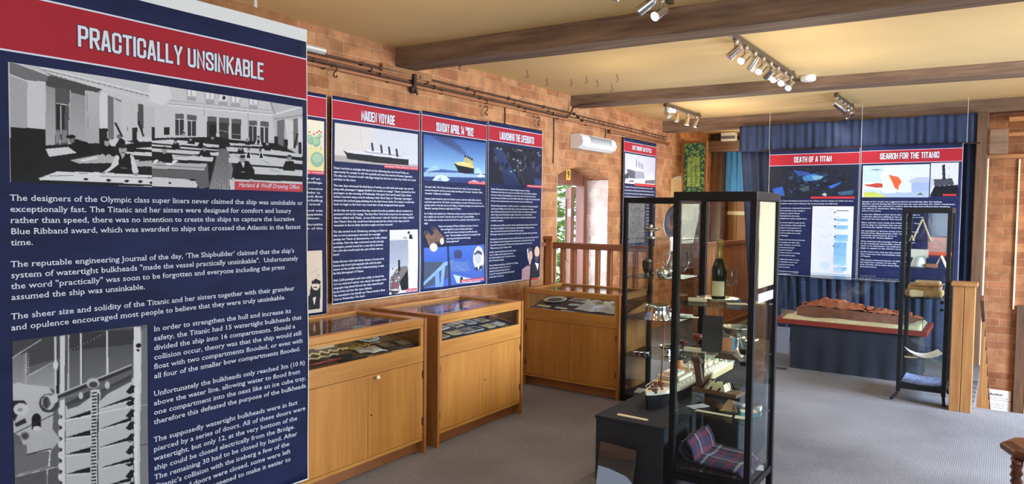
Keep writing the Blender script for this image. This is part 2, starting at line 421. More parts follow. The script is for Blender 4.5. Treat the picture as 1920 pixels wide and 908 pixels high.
# right wall and the wall behind the camera, both with windows
m = MB()
for y0, y1 in ((YB, 0.4), (2.8, 4.8), (7.2, YR + 0.2)): m.box(XR, XR + 0.3, y0, y1, -2.4, CEIL)
for y0, y1 in ((0.4, 2.8), (4.8, 7.2)): m.box(XR, XR + 0.3, y0, y1, -2.4, 0.7); m.box(XR, XR + 0.3, y0, y1, 2.35, CEIL)
struct(m.build('wall_right', M_BRICK_L))
m = MB(); m.box(-4.3, -1.3, YB - 0.3, YB, -0.1, CEIL); m.box(1.9, XR + 0.3, YB - 0.3, YB, -0.1, CEIL)
m.box(-1.3, 1.9, YB - 0.3, YB, -0.1, 0.8); m.box(-1.3, 1.9, YB - 0.3, YB, 2.5, CEIL)
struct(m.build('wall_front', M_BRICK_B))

# beams: old timbers, a little skewed across the room
def beam(name, x0, ya, x1, yb, depth, z0, seed):
    m = MB(); r = random.Random(seed); n = 14
    def fn(i, c):
        t = i / n; x = x0 + (x1 - x0) * t; y = ya + (yb - ya) * t
        w = 0.008 * math.sin(3.1 * t * 3 + seed) + r.uniform(-.004, .004)
        cy, cz = c
        return (x, y + cy * depth + w, (CEIL + 0.01) if cz else z0 + w)
    cs = [(0, 0), (1, 0), (1, 1), (0, 1)]
    vs = [fn(i, c) for i in range(n + 1) for c in cs]; fs = []
    for i in range(n):
        for k in range(4):
            a = i * 4 + k; b2 = i * 4 + (k + 1) % 4; fs.append((a, b2, b2 + 4, a + 4))
    fs += [(3, 2, 1, 0), tuple(range(n * 4, n * 4 + 4))]
    m.verts(vs, fs)
    o = m.build(name, M_BEAM, bevel=0.012); return struct(o)
beam('beam', -3.95, 4.02, XR, 4.46, 0.24, 2.69, 1)
beam('beam', -3.95, 6.72, XR, 7.30, 0.22, 2.735, 4)
beam('beam', -3.95, 9.22, XR, 9.10, 0.18, 2.69, 9)
beam('beam', -3.95, 0.9, XR, 1.2, 0.24, 2.69, 6)
# padstone timber under the end of the first beam
m = MB(); m.box(XL - 0.02, XL + 0.03, 3.86, 4.42, 2.63, 2.69)
struct(m.build('trim_2', M_PINE, bevel=0.004))

# stair door: frame, head board, open leaf with strap hinges
m = MB()
m.box(-4.29, -4.18, D1 - 0.09, D1 - 0.012, 0, 2.0)
m.box(-4.29, -4.18, D0 + 0.012, D0 + 0.07, 0, 2.0)
m.prism(arch(D0, D1, 1.975, 0.115) + [(D1, 1.90), (D0, 1.90)], 'x', -4.29, -4.19)
struct(m.build('trim_3', M_DOORW))
dv = Vector((-4.79 + 4.31, 8.22 - 7.54, 0)); ang = math.atan2(dv.y, dv.x)
door = struct(bpy.data.objects.new('door_1', None)); COL.objects.link(door)
door.location = (-4.33, 7.54, 0.03); door.rotation_euler = (0, 0, ang)
m = MB()
m.box(0, 0.11, -0.022, 0.022, 0, 1.86); m.box(0.72, 0.83, -0.022, 0.022, 0, 1.86)
for z in (0.0, 0.78, 1.72): m.box(0.11, 0.72, -0.022, 0.022, z, z + 0.14)
m.box(0.11, 0.72, -0.01, 0.01, 0.14, 1.72)
m.build('door_leaf', M_DOORW, door)
for z in (0.45, 1.5):
    m = MB(); m.box(-0.03, 0.3, 0.022, 0.03, z, z + 0.09); m.build('hinge', M_BLUEPAPER, door)

# far left window: frame, glazing bars, pane and cream blind
win = struct(bpy.data.objects.new('window_1', None)); COL.objects.link(win); win.location = (-4.22, (W0 + W1) / 2, 0.72)
hw = (W1 - W0) / 2
m = MB()
m.box(-0.04, 0.04, -hw, -hw + 0.07, 0, 1.36); m.box(-0.04, 0.04, hw - 0.07, hw, 0, 1.36)
m.box(-0.04, 0.04, -hw, hw, 0, 0.07); m.box(-0.04, 0.04, -hw, hw, 1.36, 1.46)
m.box(-0.025, 0.025, -0.02, 0.02, 0.07, 1.36); m.box(-0.025, 0.025, -hw, hw, 0.68, 0.72)
m.build('window_frame', M_PAPER, win)
m = MB(); m.box(-0.004, 0.004, -hw + 0.07, hw - 0.07, 0.07, 1.36); m.build('window_pane', M_GLASS, win)
m = MB()
for k in range(7): m.box(0.1, 0.112, -hw + 0.03, hw - 0.03, 0.74 + k * 0.09, 0.74 + k * 0.09 + 0.094)
m.build('blind', M_CREAM, win)
m = MB(); m.box(0.04, 0.34, -hw, hw, -0.01, 0.03); m.build('window_sill', M_RAIL, win)

# windows of the right wall and of the wall behind the camera
def window(name, loc, rz, w, h):
    o = struct(bpy.data.objects.new(name, None)); COL.objects.link(o); o.location = loc; o.rotation_euler = (0, 0, rz)
    m = MB(); a = w / 2
    m.box(-a, -a + 0.08, -0.04, 0.04, 0, h); m.box(a - 0.08, a, -0.04, 0.04, 0, h); m.box(-a, a, -0.04, 0.04, 0, 0.08); m.box(-a, a, -0.04, 0.04, h - 0.08, h)
    for k in (-1, 0, 1): m.box(k * a / 2 - 0.02, k * a / 2 + 0.02, -0.025, 0.025, 0.08, h - 0.08)
    m.box(-a, a, -0.025, 0.025, h / 2 - 0.02, h / 2 + 0.02)
    m.build('window_frame', M_PAPER, o)
    m = MB(); m.box(-a + 0.08, a - 0.08, -0.004, 0.004, 0.08, h - 0.08); m.build('window_pane', M_GLASS, o)
window('window_2', (XR + 0.2, 1.6, 0.7), math.pi / 2, 2.4, 1.65)
window('window_3', (XR + 0.2, 6.0, 0.7), math.pi / 2, 2.4, 1.65)
window('window_4', (0.3, YB - 0.2, 0.8), 0, 3.2, 1.7)

# outside the stair door: paving and a leafy hedge
m = MB(); m.box(-14, -4.3, 2, 18, -0.2, -0.1); struct(m.build('ground', M_PAVE))
def foliage(name, cx, cy, z0, z1, rx, ry, n, mt, seed):
    r = random.Random(seed); m = MB()
    for i in range(n):
        x = cx + r.gauss(0, rx); y = cy + r.uniform(-ry, ry); z = r.uniform(z0, z1); s = r.uniform(0.05, 0.12)
        R = Matrix.Translation((x, y, z)) @ Matrix.Rotation(r.uniform(0, 6.3), 4, 'Z') @ Matrix.Rotation(r.uniform(-1.2, 1.2), 4, 'X')
        m.verts([(-s, 0, 0), (0, -s * .5, 0.01), (s, 0, 0), (0, s * .5, 0.01)], [(0, 1, 2, 3)], R)
    return m.build(name, mt)
o = foliage('hedge', -6.6, 11.0, 0.05, 3.2, 0.35, 2.6, 5200, M_LEAF, 3)
o['kind'] = 'stuff'; o['label'] = 'green leafy hedge outside the open arched door'; o['category'] = 'hedge'
# ---------------------------------------------------------------- lettering
_fc = bpy.data.curves.new('font_curve', 'FONT'); _fo = bpy.data.objects.new('font_object', _fc); COL.objects.link(_fo)
_tcache = {}
def glyphs(s, bold=0.0, serif=True, res=2, shear=0.0, space=1.0):
    key = (s, bold, serif, res, shear, space)
    if key in _tcache: return _tcache[key]
    _fc.body = s; _fc.size = 1.0; _fc.offset = bold; _fc.resolution_u = res; _fc.shear = shear; _fc.space_character = space
    dg = bpy.context.evaluated_depsgraph_get(); dg.update()
    me = _fo.evaluated_get(dg).to_mesh()
    V = [(v.co.x, v.co.y) for v in me.vertices]
    F = [tuple(p.vertices) for p in me.polygons]
    if serif and not shear:
        cnt = {}
        for f in F:
            for i in range(len(f)):
                e = tuple(sorted((f[i], f[(i + 1) % len(f)]))); cnt[e] = cnt.get(e, 0) + 1
        lv = sorted(y for x, y in V)
        for (a, b), n in cnt.items():
            if n != 1: continue
            (xa, ya), (xb, yb) = V[a], V[b]
            ln = abs(xb - xa)
            if abs(ya - yb) > 0.004 or not (0.045 < ln < 0.15): continue
            y = ya
            if not (-0.04 < y < 0.03 or 0.50 < y < 0.60 or y > 0.68): continue
            bot = y < 0.1
            x0, x1 = min(xa, xb) - 0.055, max(xa, xb) + (0.055 if bot else 0.0)
            y0, y1 = (y, y + 0.045) if bot else (y - 0.045, y)
            k = len(V); V += [(x0, y0), (x1, y0), (x1, y1), (x0, y1)]; F.append((k, k + 1, k + 2, k + 3))
    w = max((x for x, y in V), default=0)
    _fo.evaluated_get(dg).to_mesh_clear()
    _tcache[key] = (V, F, w)
    return _tcache[key]

# condensed capitals of the titles, drawn as strokes on a cell 1 high
CAPW = 0.40
_q, _k = 0.09, CAPW
CAPS = {
 'A': [[(0, 0), (.155, 1), (.245, 1), (_k, 0)], [(.07, .26), (.33, .26)]],
 'B': [[(0, 0), (0, 1), (_k - _q, 1), (_k, 1 - _q), (_k, .62), (_k - _q, .53), (0, .53)], [(_k - _q, .53), (_k, .43), (_k, _q), (_k - _q, 0), (0, 0)]],
 'C': [[(_k, .66), (_k, 1 - _q), (_k - _q, 1), (_q, 1), (0, 1 - _q), (0, _q), (_q, 0), (_k - _q, 0), (_k, _q), (_k, .34)]],
 'D': [[(0, 0), (0, 1), (_k - _q, 1), (_k, 1 - _q), (_k, _q), (_k - _q, 0), (0, 0)]],
 'E': [[(.34, 1), (0, 1), (0, 0), (.34, 0)], [(0, .52), (.29, .52)]],
 'F': [[(.34, 1), (0, 1), (0, 0)], [(0, .52), (.29, .52)]],
 'G': [[(_k, .68), (_k, 1 - _q), (_k - _q, 1), (_q, 1), (0, 1 - _q), (0, _q), (_q, 0), (_k - _q, 0), (_k, _q), (_k, .48), (.22, .48)]],
 'H': [[(0, 0), (0, 1)], [(_k, 0), (_k, 1)], [(0, .52), (_k, .52)]],
 'I': [[(0, 0), (0, 1)]],
 'K': [[(0, 0), (0, 1)], [(_k, 1), (.05, .47), (.16, .56), (_k, 0)]],
 'L': [[(0, 1), (0, 0), (.32, 0)]],
 'M': [[(0, 0), (0, 1), (.26, .25), (.52, 1), (.52, 0)]],
 'N': [[(0, 0), (0, 1), (_k, 0), (_k, 1)]],
 'O': [[(_q, 0), (0, _q), (0, 1 - _q), (_q, 1), (_k - _q, 1), (_k, 1 - _q), (_k, _q), (_k - _q, 0), (_q, 0)]],
 'P': [[(0, 0), (0, 1), (_k - _q, 1), (_k, 1 - _q), (_k, .55), (_k - _q, .45), (0, .45)]],
 'R': [[(0, 0), (0, 1), (_k - _q, 1), (_k, 1 - _q), (_k, .57), (_k - _q, .47), (0, .47)], [(.20, .47), (_k, 0)]],
 'S': [[(_k, .70), (_k, 1 - _q), (_k - _q, 1), (_q, 1), (0, 1 - _q), (0, .68), (_k, .32), (_k, _q), (_k - _q, 0), (_q, 0), (0, _q), (0, .30)]],
 'T': [[(0, 1), (_k, 1)], [(_k / 2, 1), (_k / 2, 0)]],
 'U': [[(0, 1), (0, _q), (_q, 0), (_k - _q, 0), (_k, _q), (_k, 1)]],
 'V': [[(0, 1), (_k / 2, 0), (_k, 1)]],
 'Y': [[(0, 1), (_k / 2, .45), (_k, 1)], [(_k / 2, .45), (_k / 2, 0)]],
 '1': [[(0, .86), (.13, 1), (.13, 0)]],
 '2': [[(0, .70), (0, 1 - _q), (_q, 1), (_k - _q, 1), (_k, 1 - _q), (_k, .66), (0, .10), (0, 0), (_k, 0)]],
 '4': [[(.30, 0), (.30, 1), (0, .26), (_k + .03, .26)]],
 '9': [[(0, .26), (0, _q), (_q, 0), (_k - _q, 0), (_k, _q), (_k, 1 - _q), (_k - _q, 1), (_q, 1), (0, 1 - _q), (0, .52), (_q, .43), (_k, .43)]],
}
def stroke(pl, w):
    """outline of a polyline of width w with mitred corners"""
    P = [Vector((x, y, 0)) for x, y in pl]; n = len(P); L_ = []; R_ = []
    closed = (P[0] - P[-1]).length < 1e-6
    for i in range(n):
        a = P[i] - P[i - 1] if i > 0 else (P[0] - P[-2] if closed else None); b = P[i + 1] - P[i] if i < n - 1 else (P[1] - P[0] if closed else None)
        da = a.normalized() if a is not None else None; db = b.normalized() if b is not None else None
        d = da if db is None else db if da is None else (da + db).normalized()
        nr = Vector((-d.y, d.x, 0)); c = 1.0
        if da is not None and db is not None: c = max(.42, nr.dot(Vector((-da.y, da.x, 0))))
        e = Vector((0, 0, 0))
        if not closed and i == 0: e = -db * w * .5
        if not closed and i == n - 1: e = da * w * .5
        L_.append(P[i] + e + nr * (w / 2 / c)); R_.append(P[i] + e - nr * (w / 2 / c))
    V = [(p.x, p.y) for p in L_ + R_]
    return V, [(i, i + 1, n + i + 1, n + i) for i in range(n - 1)]
def cap_title(name, surf, m, txt, u0, u1, v0, v1, parent, off, w=.165, grow=0.0):
    mb = MB(); x = 0; G = []
    for ch in txt:
        if ch == ' ': x += .30; continue
        g = CAPS[ch]; wd_ = max(p[0] for pl in g for p in pl)
        for pl in g: G.append([(px_ + x, py_) for px_, py_ in pl])
        x += wd_ + .235
    x -= .235
    for pl in G:
        V, F = stroke(pl, w + grow)
        mb.verts([surf.p(u0 + (px_ + .07) / (x + .14) * (u1 - u0), v0 + (py_ + .07) / 1.14 * (v1 - v0), off) for px_, py_ in V], F)
    return mb.build(name, m, parent)


class Surf:
    """a hanging cloth: u runs along the reader's right, v is the height, off lifts prints off the cloth"""
    def __init__(s, side, base, u0, u1, v0, v1, amp=0.003, ph=0.0, top=None):
        s.side, s.base, s.u0, s.u1, s.v0, s.v1, s.amp, s.ph = side, base, u0, u1, v0, v1, amp, ph
        s.um = (u0 + u1) / 2
        s.loc = (base, s.um, v0) if side == 'L' else (s.um, base, v0)
    def rip(s, u, v):
        t = (s.v1 - v) / max(1e-6, s.v1 - s.v0)
        r = math.sin((u - s.u0) * 13.0 + 2.2 * v + s.ph) * (0.25 + 0.75 * t) + 0.6 * math.sin(v * 9.0 + 3.0 * (u - s.u0) + s.ph * 2) * (0.3 + 0.7 * t)
        return s.amp * r
    def p(s, u, v, off=0.0):
        d = s.rip(u, v) + off
        if s.side == 'L': return (d, u - s.um, v - s.v0)
        return (u - s.um, -d, v - s.v0)
    def px(s, x, y):
        """photograph point to (u, v) on the flat cloth"""
        d = _r * (x - W / 2) + _u * (H / 2 - y) + _f * FOC
        if s.side == 'L': t = s.base / d.x; return (d.y * t, CAM_H + d.z * t)
        t = s.base / d.y; return (d.x * t, CAM_H + d.z * t)
    def patch(s, name, m, u0, u1, v0, v1, off, parent, step=0.025):
        mb = MB(); nu = max(1, int((u1 - u0) / step)); nv = max(1, int((v1 - v0) / step))
        mb.grid(lambda a, b: s.p(u0 + (u1 - u0) * a, v0 + (v1 - v0) * b, off), nu, nv)
        return mb.build(name, m, parent, smooth=True)
    def flat(s, name, m, polys, off, parent):
        mb = MB()
        for k, pts in enumerate(polys):
            mb.verts([s.p(u, v, off) for u, v in pts], [tuple(range(len(pts)))])
        return mb.build(name, m, parent)

def lettering(name, surf, m, lines, parent, off=0.0012, bold=0.0, serif=True, res=2, shear=0.0):
    """lines: (text, u, v, size, xscale) or (text, u0, u1, v0, v1) boxes when five numbers with box=True"""
    mb = MB(); n = 0
    for L in lines:
        t = L[0]
        if not t.strip(): continue
        V, F, w = glyphs(t, bold, serif, res, shear)
        if len(L) == 6:                                  # fit into a box
            _, u0, u1, v0, v1, _b = L
            xs = [p[0] for p in V]; ys = [p[1] for p in V]; x0, x1, y0, y1 = min(xs), max(xs), min(ys), max(ys)
            vs = [surf.p(u0 + (x - x0) / (x1 - x0) * (u1 - u0), v0 + (y - y0) / (y1 - y0) * (v1 - v0), off) for x, y in V]
        else:
            _, u, v, sz, xs_ = L
            vs = [surf.p(u + x * sz * xs_, v + y * sz, off) for x, y in V]
        mb.verts(vs, F)
    o = mb.build(name, m, parent)
    return o

def para(paras, u, v, size, ls, gap, width=None, xs=1.0):
    """lay paragraphs out; returns lines for lettering(), width squeezes the longest line to fit"""
    if width:
        big = max(glyphs(l)[2] for p in paras for l in p if l.strip()); xs = width / (big * size)
    out = []
    for p in paras:
        for l in p: out.append((l, u, v, size, xs)); v -= ls
        v -= gap
    return out, v

class Pic:
    """a printed picture: a fine grid of coloured points painted with flat shapes"""
    def __init__(s, surf, u0, u1, v0, v1, nx, ny, bg=(200, 200, 200), crop=(0, 0, 1)):
        s.surf, s.box, s.nx, s.ny = surf, (u0, u1, v0, v1), nx, ny
        s.a = np.zeros((ny, nx, 3)); s.a[:] = s.col(bg)
        s.X, s.Y = np.meshgrid(np.linspace(0, 1, nx), np.linspace(0, 1, ny)); s.crop = crop
        s.asp = (v1 - v0) / (u1 - u0); s.rs = np.random.RandomState(5)
    def col(s, c):
        return np.array((c, c, c) if isinstance(c, (int, float)) else c, float)
    def map(s, pts):
        ox, oy, k = s.crop; u0, u1, v0, v1 = s.box; out = []
        for x, y in pts:
            u, v = s.surf.px(ox + k * x, oy + k * y); out.append(((u - u0) / (u1 - u0), (v1 - v) / (v1 - v0)))
        return out
    def mask(s, q):
        x = s.X; y = s.Y; ins = np.zeros(x.shape, bool); n = len(q); j = n - 1
        for i in range(n):
            xi, yi = q[i]; xj, yj = q[j]
            if yi != yj:
                c = ((yi > y) != (yj > y)) & (x < (xj - xi) * (y - yi) / (yj - yi) + xi); ins ^= c
            j = i
        return ins
    def poly(s, pts, c, c2=None, raw=False, alpha=1.0):
        q = pts if raw else s.map(pts); mk = s.mask(q)
        if c2 is not None:
            ys = [p[1] for p in q]; t = np.clip((s.Y - min(ys)) / (max(ys) - min(ys) + 1e-9), 0, 1)[..., None]
            cc = s.col(c) * (1 - t) + s.col(c2) * t; s.a[mk] = s.a[mk] * (1 - alpha) + cc[mk] * alpha
        else: s.a[mk] = s.a[mk] * (1 - alpha) + s.col(c) * alpha
    def ell(s, x, y, rx, ry, c, alpha=1.0, n=18):
        s.poly([(x + rx * math.cos(2 * math.pi * i / n), y + ry * math.sin(2 * math.pi * i / n)) for i in range(n)], c, alpha=alpha)
    def line(s, p, q, w, c):
        d = math.hypot(q[0] - p[0], q[1] - p[1]) or 1; nx, ny = -(q[1] - p[1]) / d * w / 2, (q[0] - p[0]) / d * w / 2
        s.poly([(p[0] + nx, p[1] + ny), (q[0] + nx, q[1] + ny), (q[0] - nx, q[1] - ny), (p[0] - nx, p[1] - ny)], c)
    def polys(s, c, *ps):
        for p in ps: s.poly(p, c)
    def noise(s, amp, block=1):
        n = s.rs.rand((s.ny + block - 1) // block + 1, (s.nx + block - 1) // block + 1)
        n = np.repeat(np.repeat(n, block, 0), block, 1)[:s.ny, :s.nx, None]
        s.a = np.clip(s.a + (n - 0.5) * 2 * amp, 0, 255)
    def soft(s, k=1):
        for _ in range(k):
            p = np.pad(s.a, ((1, 1), (1, 1), (0, 0)), 'edge')
            s.a = (p[:-2, 1:-1] + p[2:, 1:-1] + p[1:-1, :-2] + p[1:-1, 2:] + 2 * p[1:-1, 1:-1]) / 6
    def build(s, name, parent, off=0.0007):
        u0, u1, v0, v1 = s.box; nx, ny = s.nx, s.ny
        vs = [s.surf.p(u0 + (u1 - u0) * i / (nx - 1), v1 - (v1 - v0) * j / (ny - 1), off) for j in range(ny) for i in range(nx)]
        me = bpy.data.meshes.new(name)
        idx = np.arange(nx * ny).reshape(ny, nx)
        q = np.stack([idx[:-1, :-1], idx[1:, :-1], idx[1:, 1:], idx[:-1, 1:]], -1).reshape(-1, 4)
        me.from_pydata(vs, [], q.tolist())
        a = s.a / 255.0; lin = np.where(a <= 0.04045, a / 12.92, ((a + 0.055) / 1.055) ** 2.4)
        at = me.attributes.new('ink', 'FLOAT_COLOR', 'POINT')
        at.data.foreach_set('color', np.concatenate([lin.reshape(-1, 3) * 0.84, np.ones((nx * ny, 1))], 1).astype(np.float32).ravel())
        me.materials.append(M_PRINT); me.shade_smooth()
        o = bpy.data.objects.new(name, me); COL.objects.link(o); o.parent = parent; return o

def banner(name, label, side, base, u0, u1, v0, v1, bands, title=None, amp=0.003, ph=0.0, hem=False, rod=True, group=None, tsize=None):
    """bands: (top of red, bottom of red)"""
    S = Surf(side, base, u0, u1, v0, v1, amp, ph)
    t = thing(name, label, 'banner', S.loc, 0, group)
    cl = S.patch('cloth', M_NAVY, u0, u1, v0, v1, -0.0012, t)
    md = cl.modifiers.new('solid', 'SOLIDIFY'); md.thickness = 0.0012; md.offset = 0
    r1, r0 = bands
    S.patch('header_band', M_RED, u0, u1, r0, r1, 0.0004, t)
    S.patch('white_line', M_WHITEINK, u0, u1, r1, r1 + 0.004, 0.0005, t)
    S.patch('white_line', M_WHITEINK, u0, u1, r0 - 0.004, r0, 0.0005, t)
    mb = MB()
    for a in (u0, u1 - 0.003): mb.grid(lambda i, j: S.p(a + 0.003 * i, v0 + (v1 - v0) * j, 0.0006), 1, 50)
    mb.grid(lambda i, j: S.p(u0 + (u1 - u0) * i, v0 + 0.004 * j, 0.0006), 40, 1)
    mb.build('edge_stitching', M_HEM, t)
    if title:
        txt, a, b, c, d = title
        cap_title('title_outline', S, M_BLACKINK, txt, a, b, c, d, t, 0.0010, grow=.085)
        cap_title('title', S, M_WHITEINK, txt, a, b, c, d, t, 0.0016)
    return t, S

def caption(S, t, u0, u1, v0, v1, txt, a, b, c, d):
    S.patch('caption_strip', M_CAPRED, u0, u1, v0, v1, 0.0013, t, 0.02)
    if txt: lettering('caption_lettering', S, M_WHITEINK, [(txt, a, b, c, d, 1)], t, 0.0019, 0.0, False, 2, 0.25)

# ---------------------------------------------------------------- the big banner beside the camera
t, S = banner('hanging_banner', 'large navy banner headed PRACTICALLY UNSINKABLE nearest the viewer', 'L', -1.86, 0.622, 1.519, 0.705, 2.17, (2.074, 1.949),
              ('PRACTICALLY UNSINKABLE', 0.829, 1.352, 1.984, 2.034), 0.0045, 0.6)
S.patch('white_hem', M_HEM, 0.622, 1.519, 2.131, 2.17, 0.0008, t)
mb = MB(); mb.cyl(S.p(0.60, 2.118, -0.012), S.p(1.60, 2.118, -0.012), 0.011, seg=14); mb.build('rod', M_ROD, t, smooth=True)
c1 = lambda pts: [(10 + .2754 * x, 110 + .2754 * y) for x, y in pts]
c2 = lambda pts: [(290 + .2533 * x, 140 + .2533 * y) for x, y in pts]
P = Pic(S, 0.682, 1.499, 1.650, 1.921, 460, 190, 205)
def A(c, *ps, c2_=None):
    for p in ps: P.poly(c1(p), c, c2_)
def B(c, *ps, c2_=None):
    for p in ps: P.poly(c2(p), c, c2_)
def LA(c, w, *ls):
    for p, q in ls: (a, b) = c1([p, q]); P.line(a, b, w, c)
def LB(c, w, *ls):
    for p, q in ls: (a, b) = c2([p, q]); P.line(a, b, w, c)
def EA(c, x, y, rx, ry): (a,) = c1([(x, y)]); P.ell(a[0], a[1], rx * .2754, ry * .2754, c)
def EB(c, x, y, rx, ry): (a,) = c2([(x, y)]); P.ell(a[0], a[1], rx * .2533, ry * .2533, c)
A(215, [(280, 60), (1100, 150), (1100, 600), (280, 600)])
A(150, [(275, 100), (640, 205), (640, 590), (275, 600)], c2_=185)
A(78, [(275, 105), (660, 210), (560, 260), (275, 185)])
A(90, [(340, 195), (440, 215), (430, 582), (340, 592)]); A(42, [(345, 310), (375, 310), (370, 480), (345, 480)], [(385, 315), (405, 315), (402, 480), (385, 480)])
A(140, [(345, 490), (372, 490), (370, 575), (345, 578)], [(385, 488), (420, 488), (418, 572), (385, 575)])
LA(205, 1.3, ((345, 305), (438, 318)), ((440, 215), (430, 580)), ((378, 310), (376, 585)))
A(176, [(30, 25), (150, 90), (150, 478), (35, 465)]); A(214, [(150, 90), (270, 110), (275, 478), (150, 476)])
A(120, [(30, 22), (300, 110), (270, 165), (140, 150), (32, 110)]); LA(222, 2.2, ((100, 40), (300, 115)), ((32, 108), (140, 150)), ((140, 148), (275, 165)))
A(26, [(35, 465), (275, 480), (282, 690), (240, 830), (40, 860)])
LA(232, 3, ((240, 62), (1060, 262))); LA(120, 1.4, ((240, 72), (1060, 276)), ((280, 100), (680, 205))); LA(228, 2, ((300, 100), (1060, 312)))
A(196, [(540, 215), (642, 235), (635, 585), (545, 565)], c2_=182); A(228, [(640, 225), (692, 238), (692, 478), (640, 476)])
A(36, [(635, 475), (695, 475), (690, 580), (635, 600)]); LA(140, 1.2, ((552, 240), (560, 480)))
A(120, [(695, 250), (790, 285), (785, 300), (735, 560), (697, 540)]); A(205, [(735, 270), (788, 300), (785, 545), (735, 545)]); A(212, [(790, 290), (898, 305), (897, 552), (785, 542)]); A(40, [(862, 470), (897, 470), (897, 575), (862, 575)])
A(85, [(900, 305), (940, 315), (938, 520), (900, 450)]); A(206, [(940, 325), (1018, 335), (1015, 532), (938, 528)]); A(44, [(995, 465), (1020, 465), (1020, 560), (995, 560)])
LA(38, 4, ((745, 435), (795, 535)), ((905, 425), (940, 530))); LA(60, 2, ((830, 465), (830, 495)))
A(30, [(275, 590), (640, 575), (1060, 540), (1060, 870), (40, 858), (282, 690)])
A(222, [(275, 615), (430, 602), (495, 640), (300, 668)], [(820, 635), (1060, 640), (1060, 668), (830, 655)], [(870, 612), (1060, 598), (1060, 626)], [(700, 560), (760, 540), (870, 575), (720, 600)], [(900, 540), (1060, 545), (1060, 565), (905, 565)])
A(188, [(440, 692), (630, 655), (915, 690), (900, 708), (500, 714)], [(890, 702), (1060, 690), (1060, 738), (880, 732)])
A(230, [(510, 690), (620, 665), (630, 680), (515, 705)], [(230, 815), (350, 770), (660, 775), (1060, 800), (1060, 862), (560, 836), (240, 828)])
LA(90, 1.2, ((300, 800), (460, 795)), ((500, 780), (560, 784)), ((640, 800), (1040, 815)))
for x, y in ((548, 822), (702, 829), (825, 834), (918, 838), (998, 845)): EA(22, x, y, 17, 9)
A(24, [(430, 605), (470, 545), (560, 570), (605, 655), (500, 652)], [(635, 655), (670, 590), (730, 595), (755, 662)], [(745, 595), (780, 535), (815, 560), (812, 605)], [(740, 785), (768, 650), (856, 648), (864, 785)])
EA(120, 452, 552, 20, 24); EA(20, 445, 532, 34, 13); EA(170, 690, 572, 20, 24); EA(40, 688, 552, 20, 11); EA(120, 770, 530, 14, 16); EA(186, 660, 660, 16, 10); EA(186, 702, 662, 16, 10)
A(228, [(660, 780), (715, 735), (752, 655), (774, 665), (766, 722), (692, 775)], [(850, 655), (872, 665), (906, 768), (892, 800), (864, 775)], [(786, 655), (810, 655), (798, 692)])
EA(172, 798, 622, 26, 36); EA(38, 797, 596, 27, 16); EA(60, 799, 640, 12, 4); EA(160, 668, 778, 12, 8); EA(160, 888, 788, 14, 10); LA(40, 1.6, ((798, 660), (800, 690))); LA(150, 1, ((785, 745), (825, 745)))
LA(60, 2, ((600, 745), (655, 780)))
# right half
B(216, [(90, 60), (870, 190), (890, 490), (90, 450)]); B(232, [(-40, 60), (100, 80), (130, 180), (60, 230), (-40, 200)])
LB(150, 1, ((100, 215), (860, 290)), ((110, 190), (860, 265)), ((365, 240), (365, 310)), ((685, 290), (690, 480))); LB(240, 2, ((100, 225), (870, 300)))
for x, y in ((240, 108), (375, 130), (470, 145), (562, 155), (692, 172)):
    B(240, [(x, y), (x + 66, y + 6), (x + 66, y + 50), (x, y + 46)]); LB(120, .8, ((x + 33, y + 4), (x + 33, y + 48)), ((x, y), (x, y + 46)), ((x + 66, y + 6), (x + 66, y + 50))); B(178, [(x, y + 54), (x + 66, y + 58), (x + 66, y + 88), (x, y + 84)])
EB(40, 510, 172, 12, 14)
for q in ([(152, 288), (216, 290), (216, 452), (152, 447)], [(242, 295), (310, 302), (306, 456), (244, 455)], [(388, 308), (458, 312), (456, 470), (388, 465)], [(476, 318), (548, 322), (546, 475), (478, 470)], [(566, 326), (636, 332), (634, 480), (568, 475)], [(692, 340), (752, 342), (750, 495), (695, 490)], [(776, 345), (838, 350), (836, 500), (778, 498)]):
    B(62, q); B(100, [q[0], q[1], (q[1][0], q[1][1] + 38), (q[0][0], q[0][1] + 36)])
LB(225, 1.3, ((184, 330), (184, 450)), ((152, 328), (216, 332)), ((276, 340), (275, 455)), ((244, 338), (308, 342)), ((722, 382), (722, 492)), ((692, 378), (752, 382)), ((806, 388), (806, 498)), ((776, 386), (838, 390)))
B(34, [(405, 370), (458, 372), (456, 470), (408, 465)]); LB(170, 1, ((478, 415), (546, 425)), ((568, 440), (634, 446)))
B(200, [(850, 190), (1095, 232), (1095, 600), (890, 520)]); B(120, [(900, 342), (958, 330), (952, 545), (902, 525)], [(1020, 330), (1058, 322), (1058, 520), (1024, 545)]); B(226, [(958, 330), (1022, 340), (1022, 545), (985, 545)], [(1058, 320), (1095, 330), (1095, 560), (1062, 520)])
LB(236, 3, ((870, 300), (1095, 235))); LB(110, 1.2, ((880, 330), (1095, 300)), ((850, 200), (890, 300))); LB(40, 4, ((1055, 435), (1030, 545)))
B(34, [(880, 455), (908, 460), (908, 520), (880, 515)], [(950, 480), (982, 480), (980, 555), (950, 550)], [(1060, 500), (1086, 500), (1086, 610), (1060, 600)], [(68, 390), (112, 388), (114, 445), (70, 448)])
B(32, [(-20, 470), (470, 460), (560, 480), (900, 510), (1095, 605), (1095, 870), (550, 850), (-20, 850)])
B(118, [(470, 550), (545, 550), (580, 700), (555, 850), (405, 850), (440, 700)], c2_=150)
for k in range(8): LB(92, .8, ((472 + k * 10, 560), (415 + k * 20, 850)))
B(218, [(-20, 490), (130, 480), (475, 522), (475, 540), (-20, 506)], [(-20, 518), (470, 556), (470, 566), (-20, 530)], [(-20, 545), (330, 568), (478, 578), (470, 602), (-20, 570)], [(130, 592), (436, 610), (430, 642), (140, 628)], [(-20, 760), (270, 768), (335, 785), (315, 838), (-20, 826)])
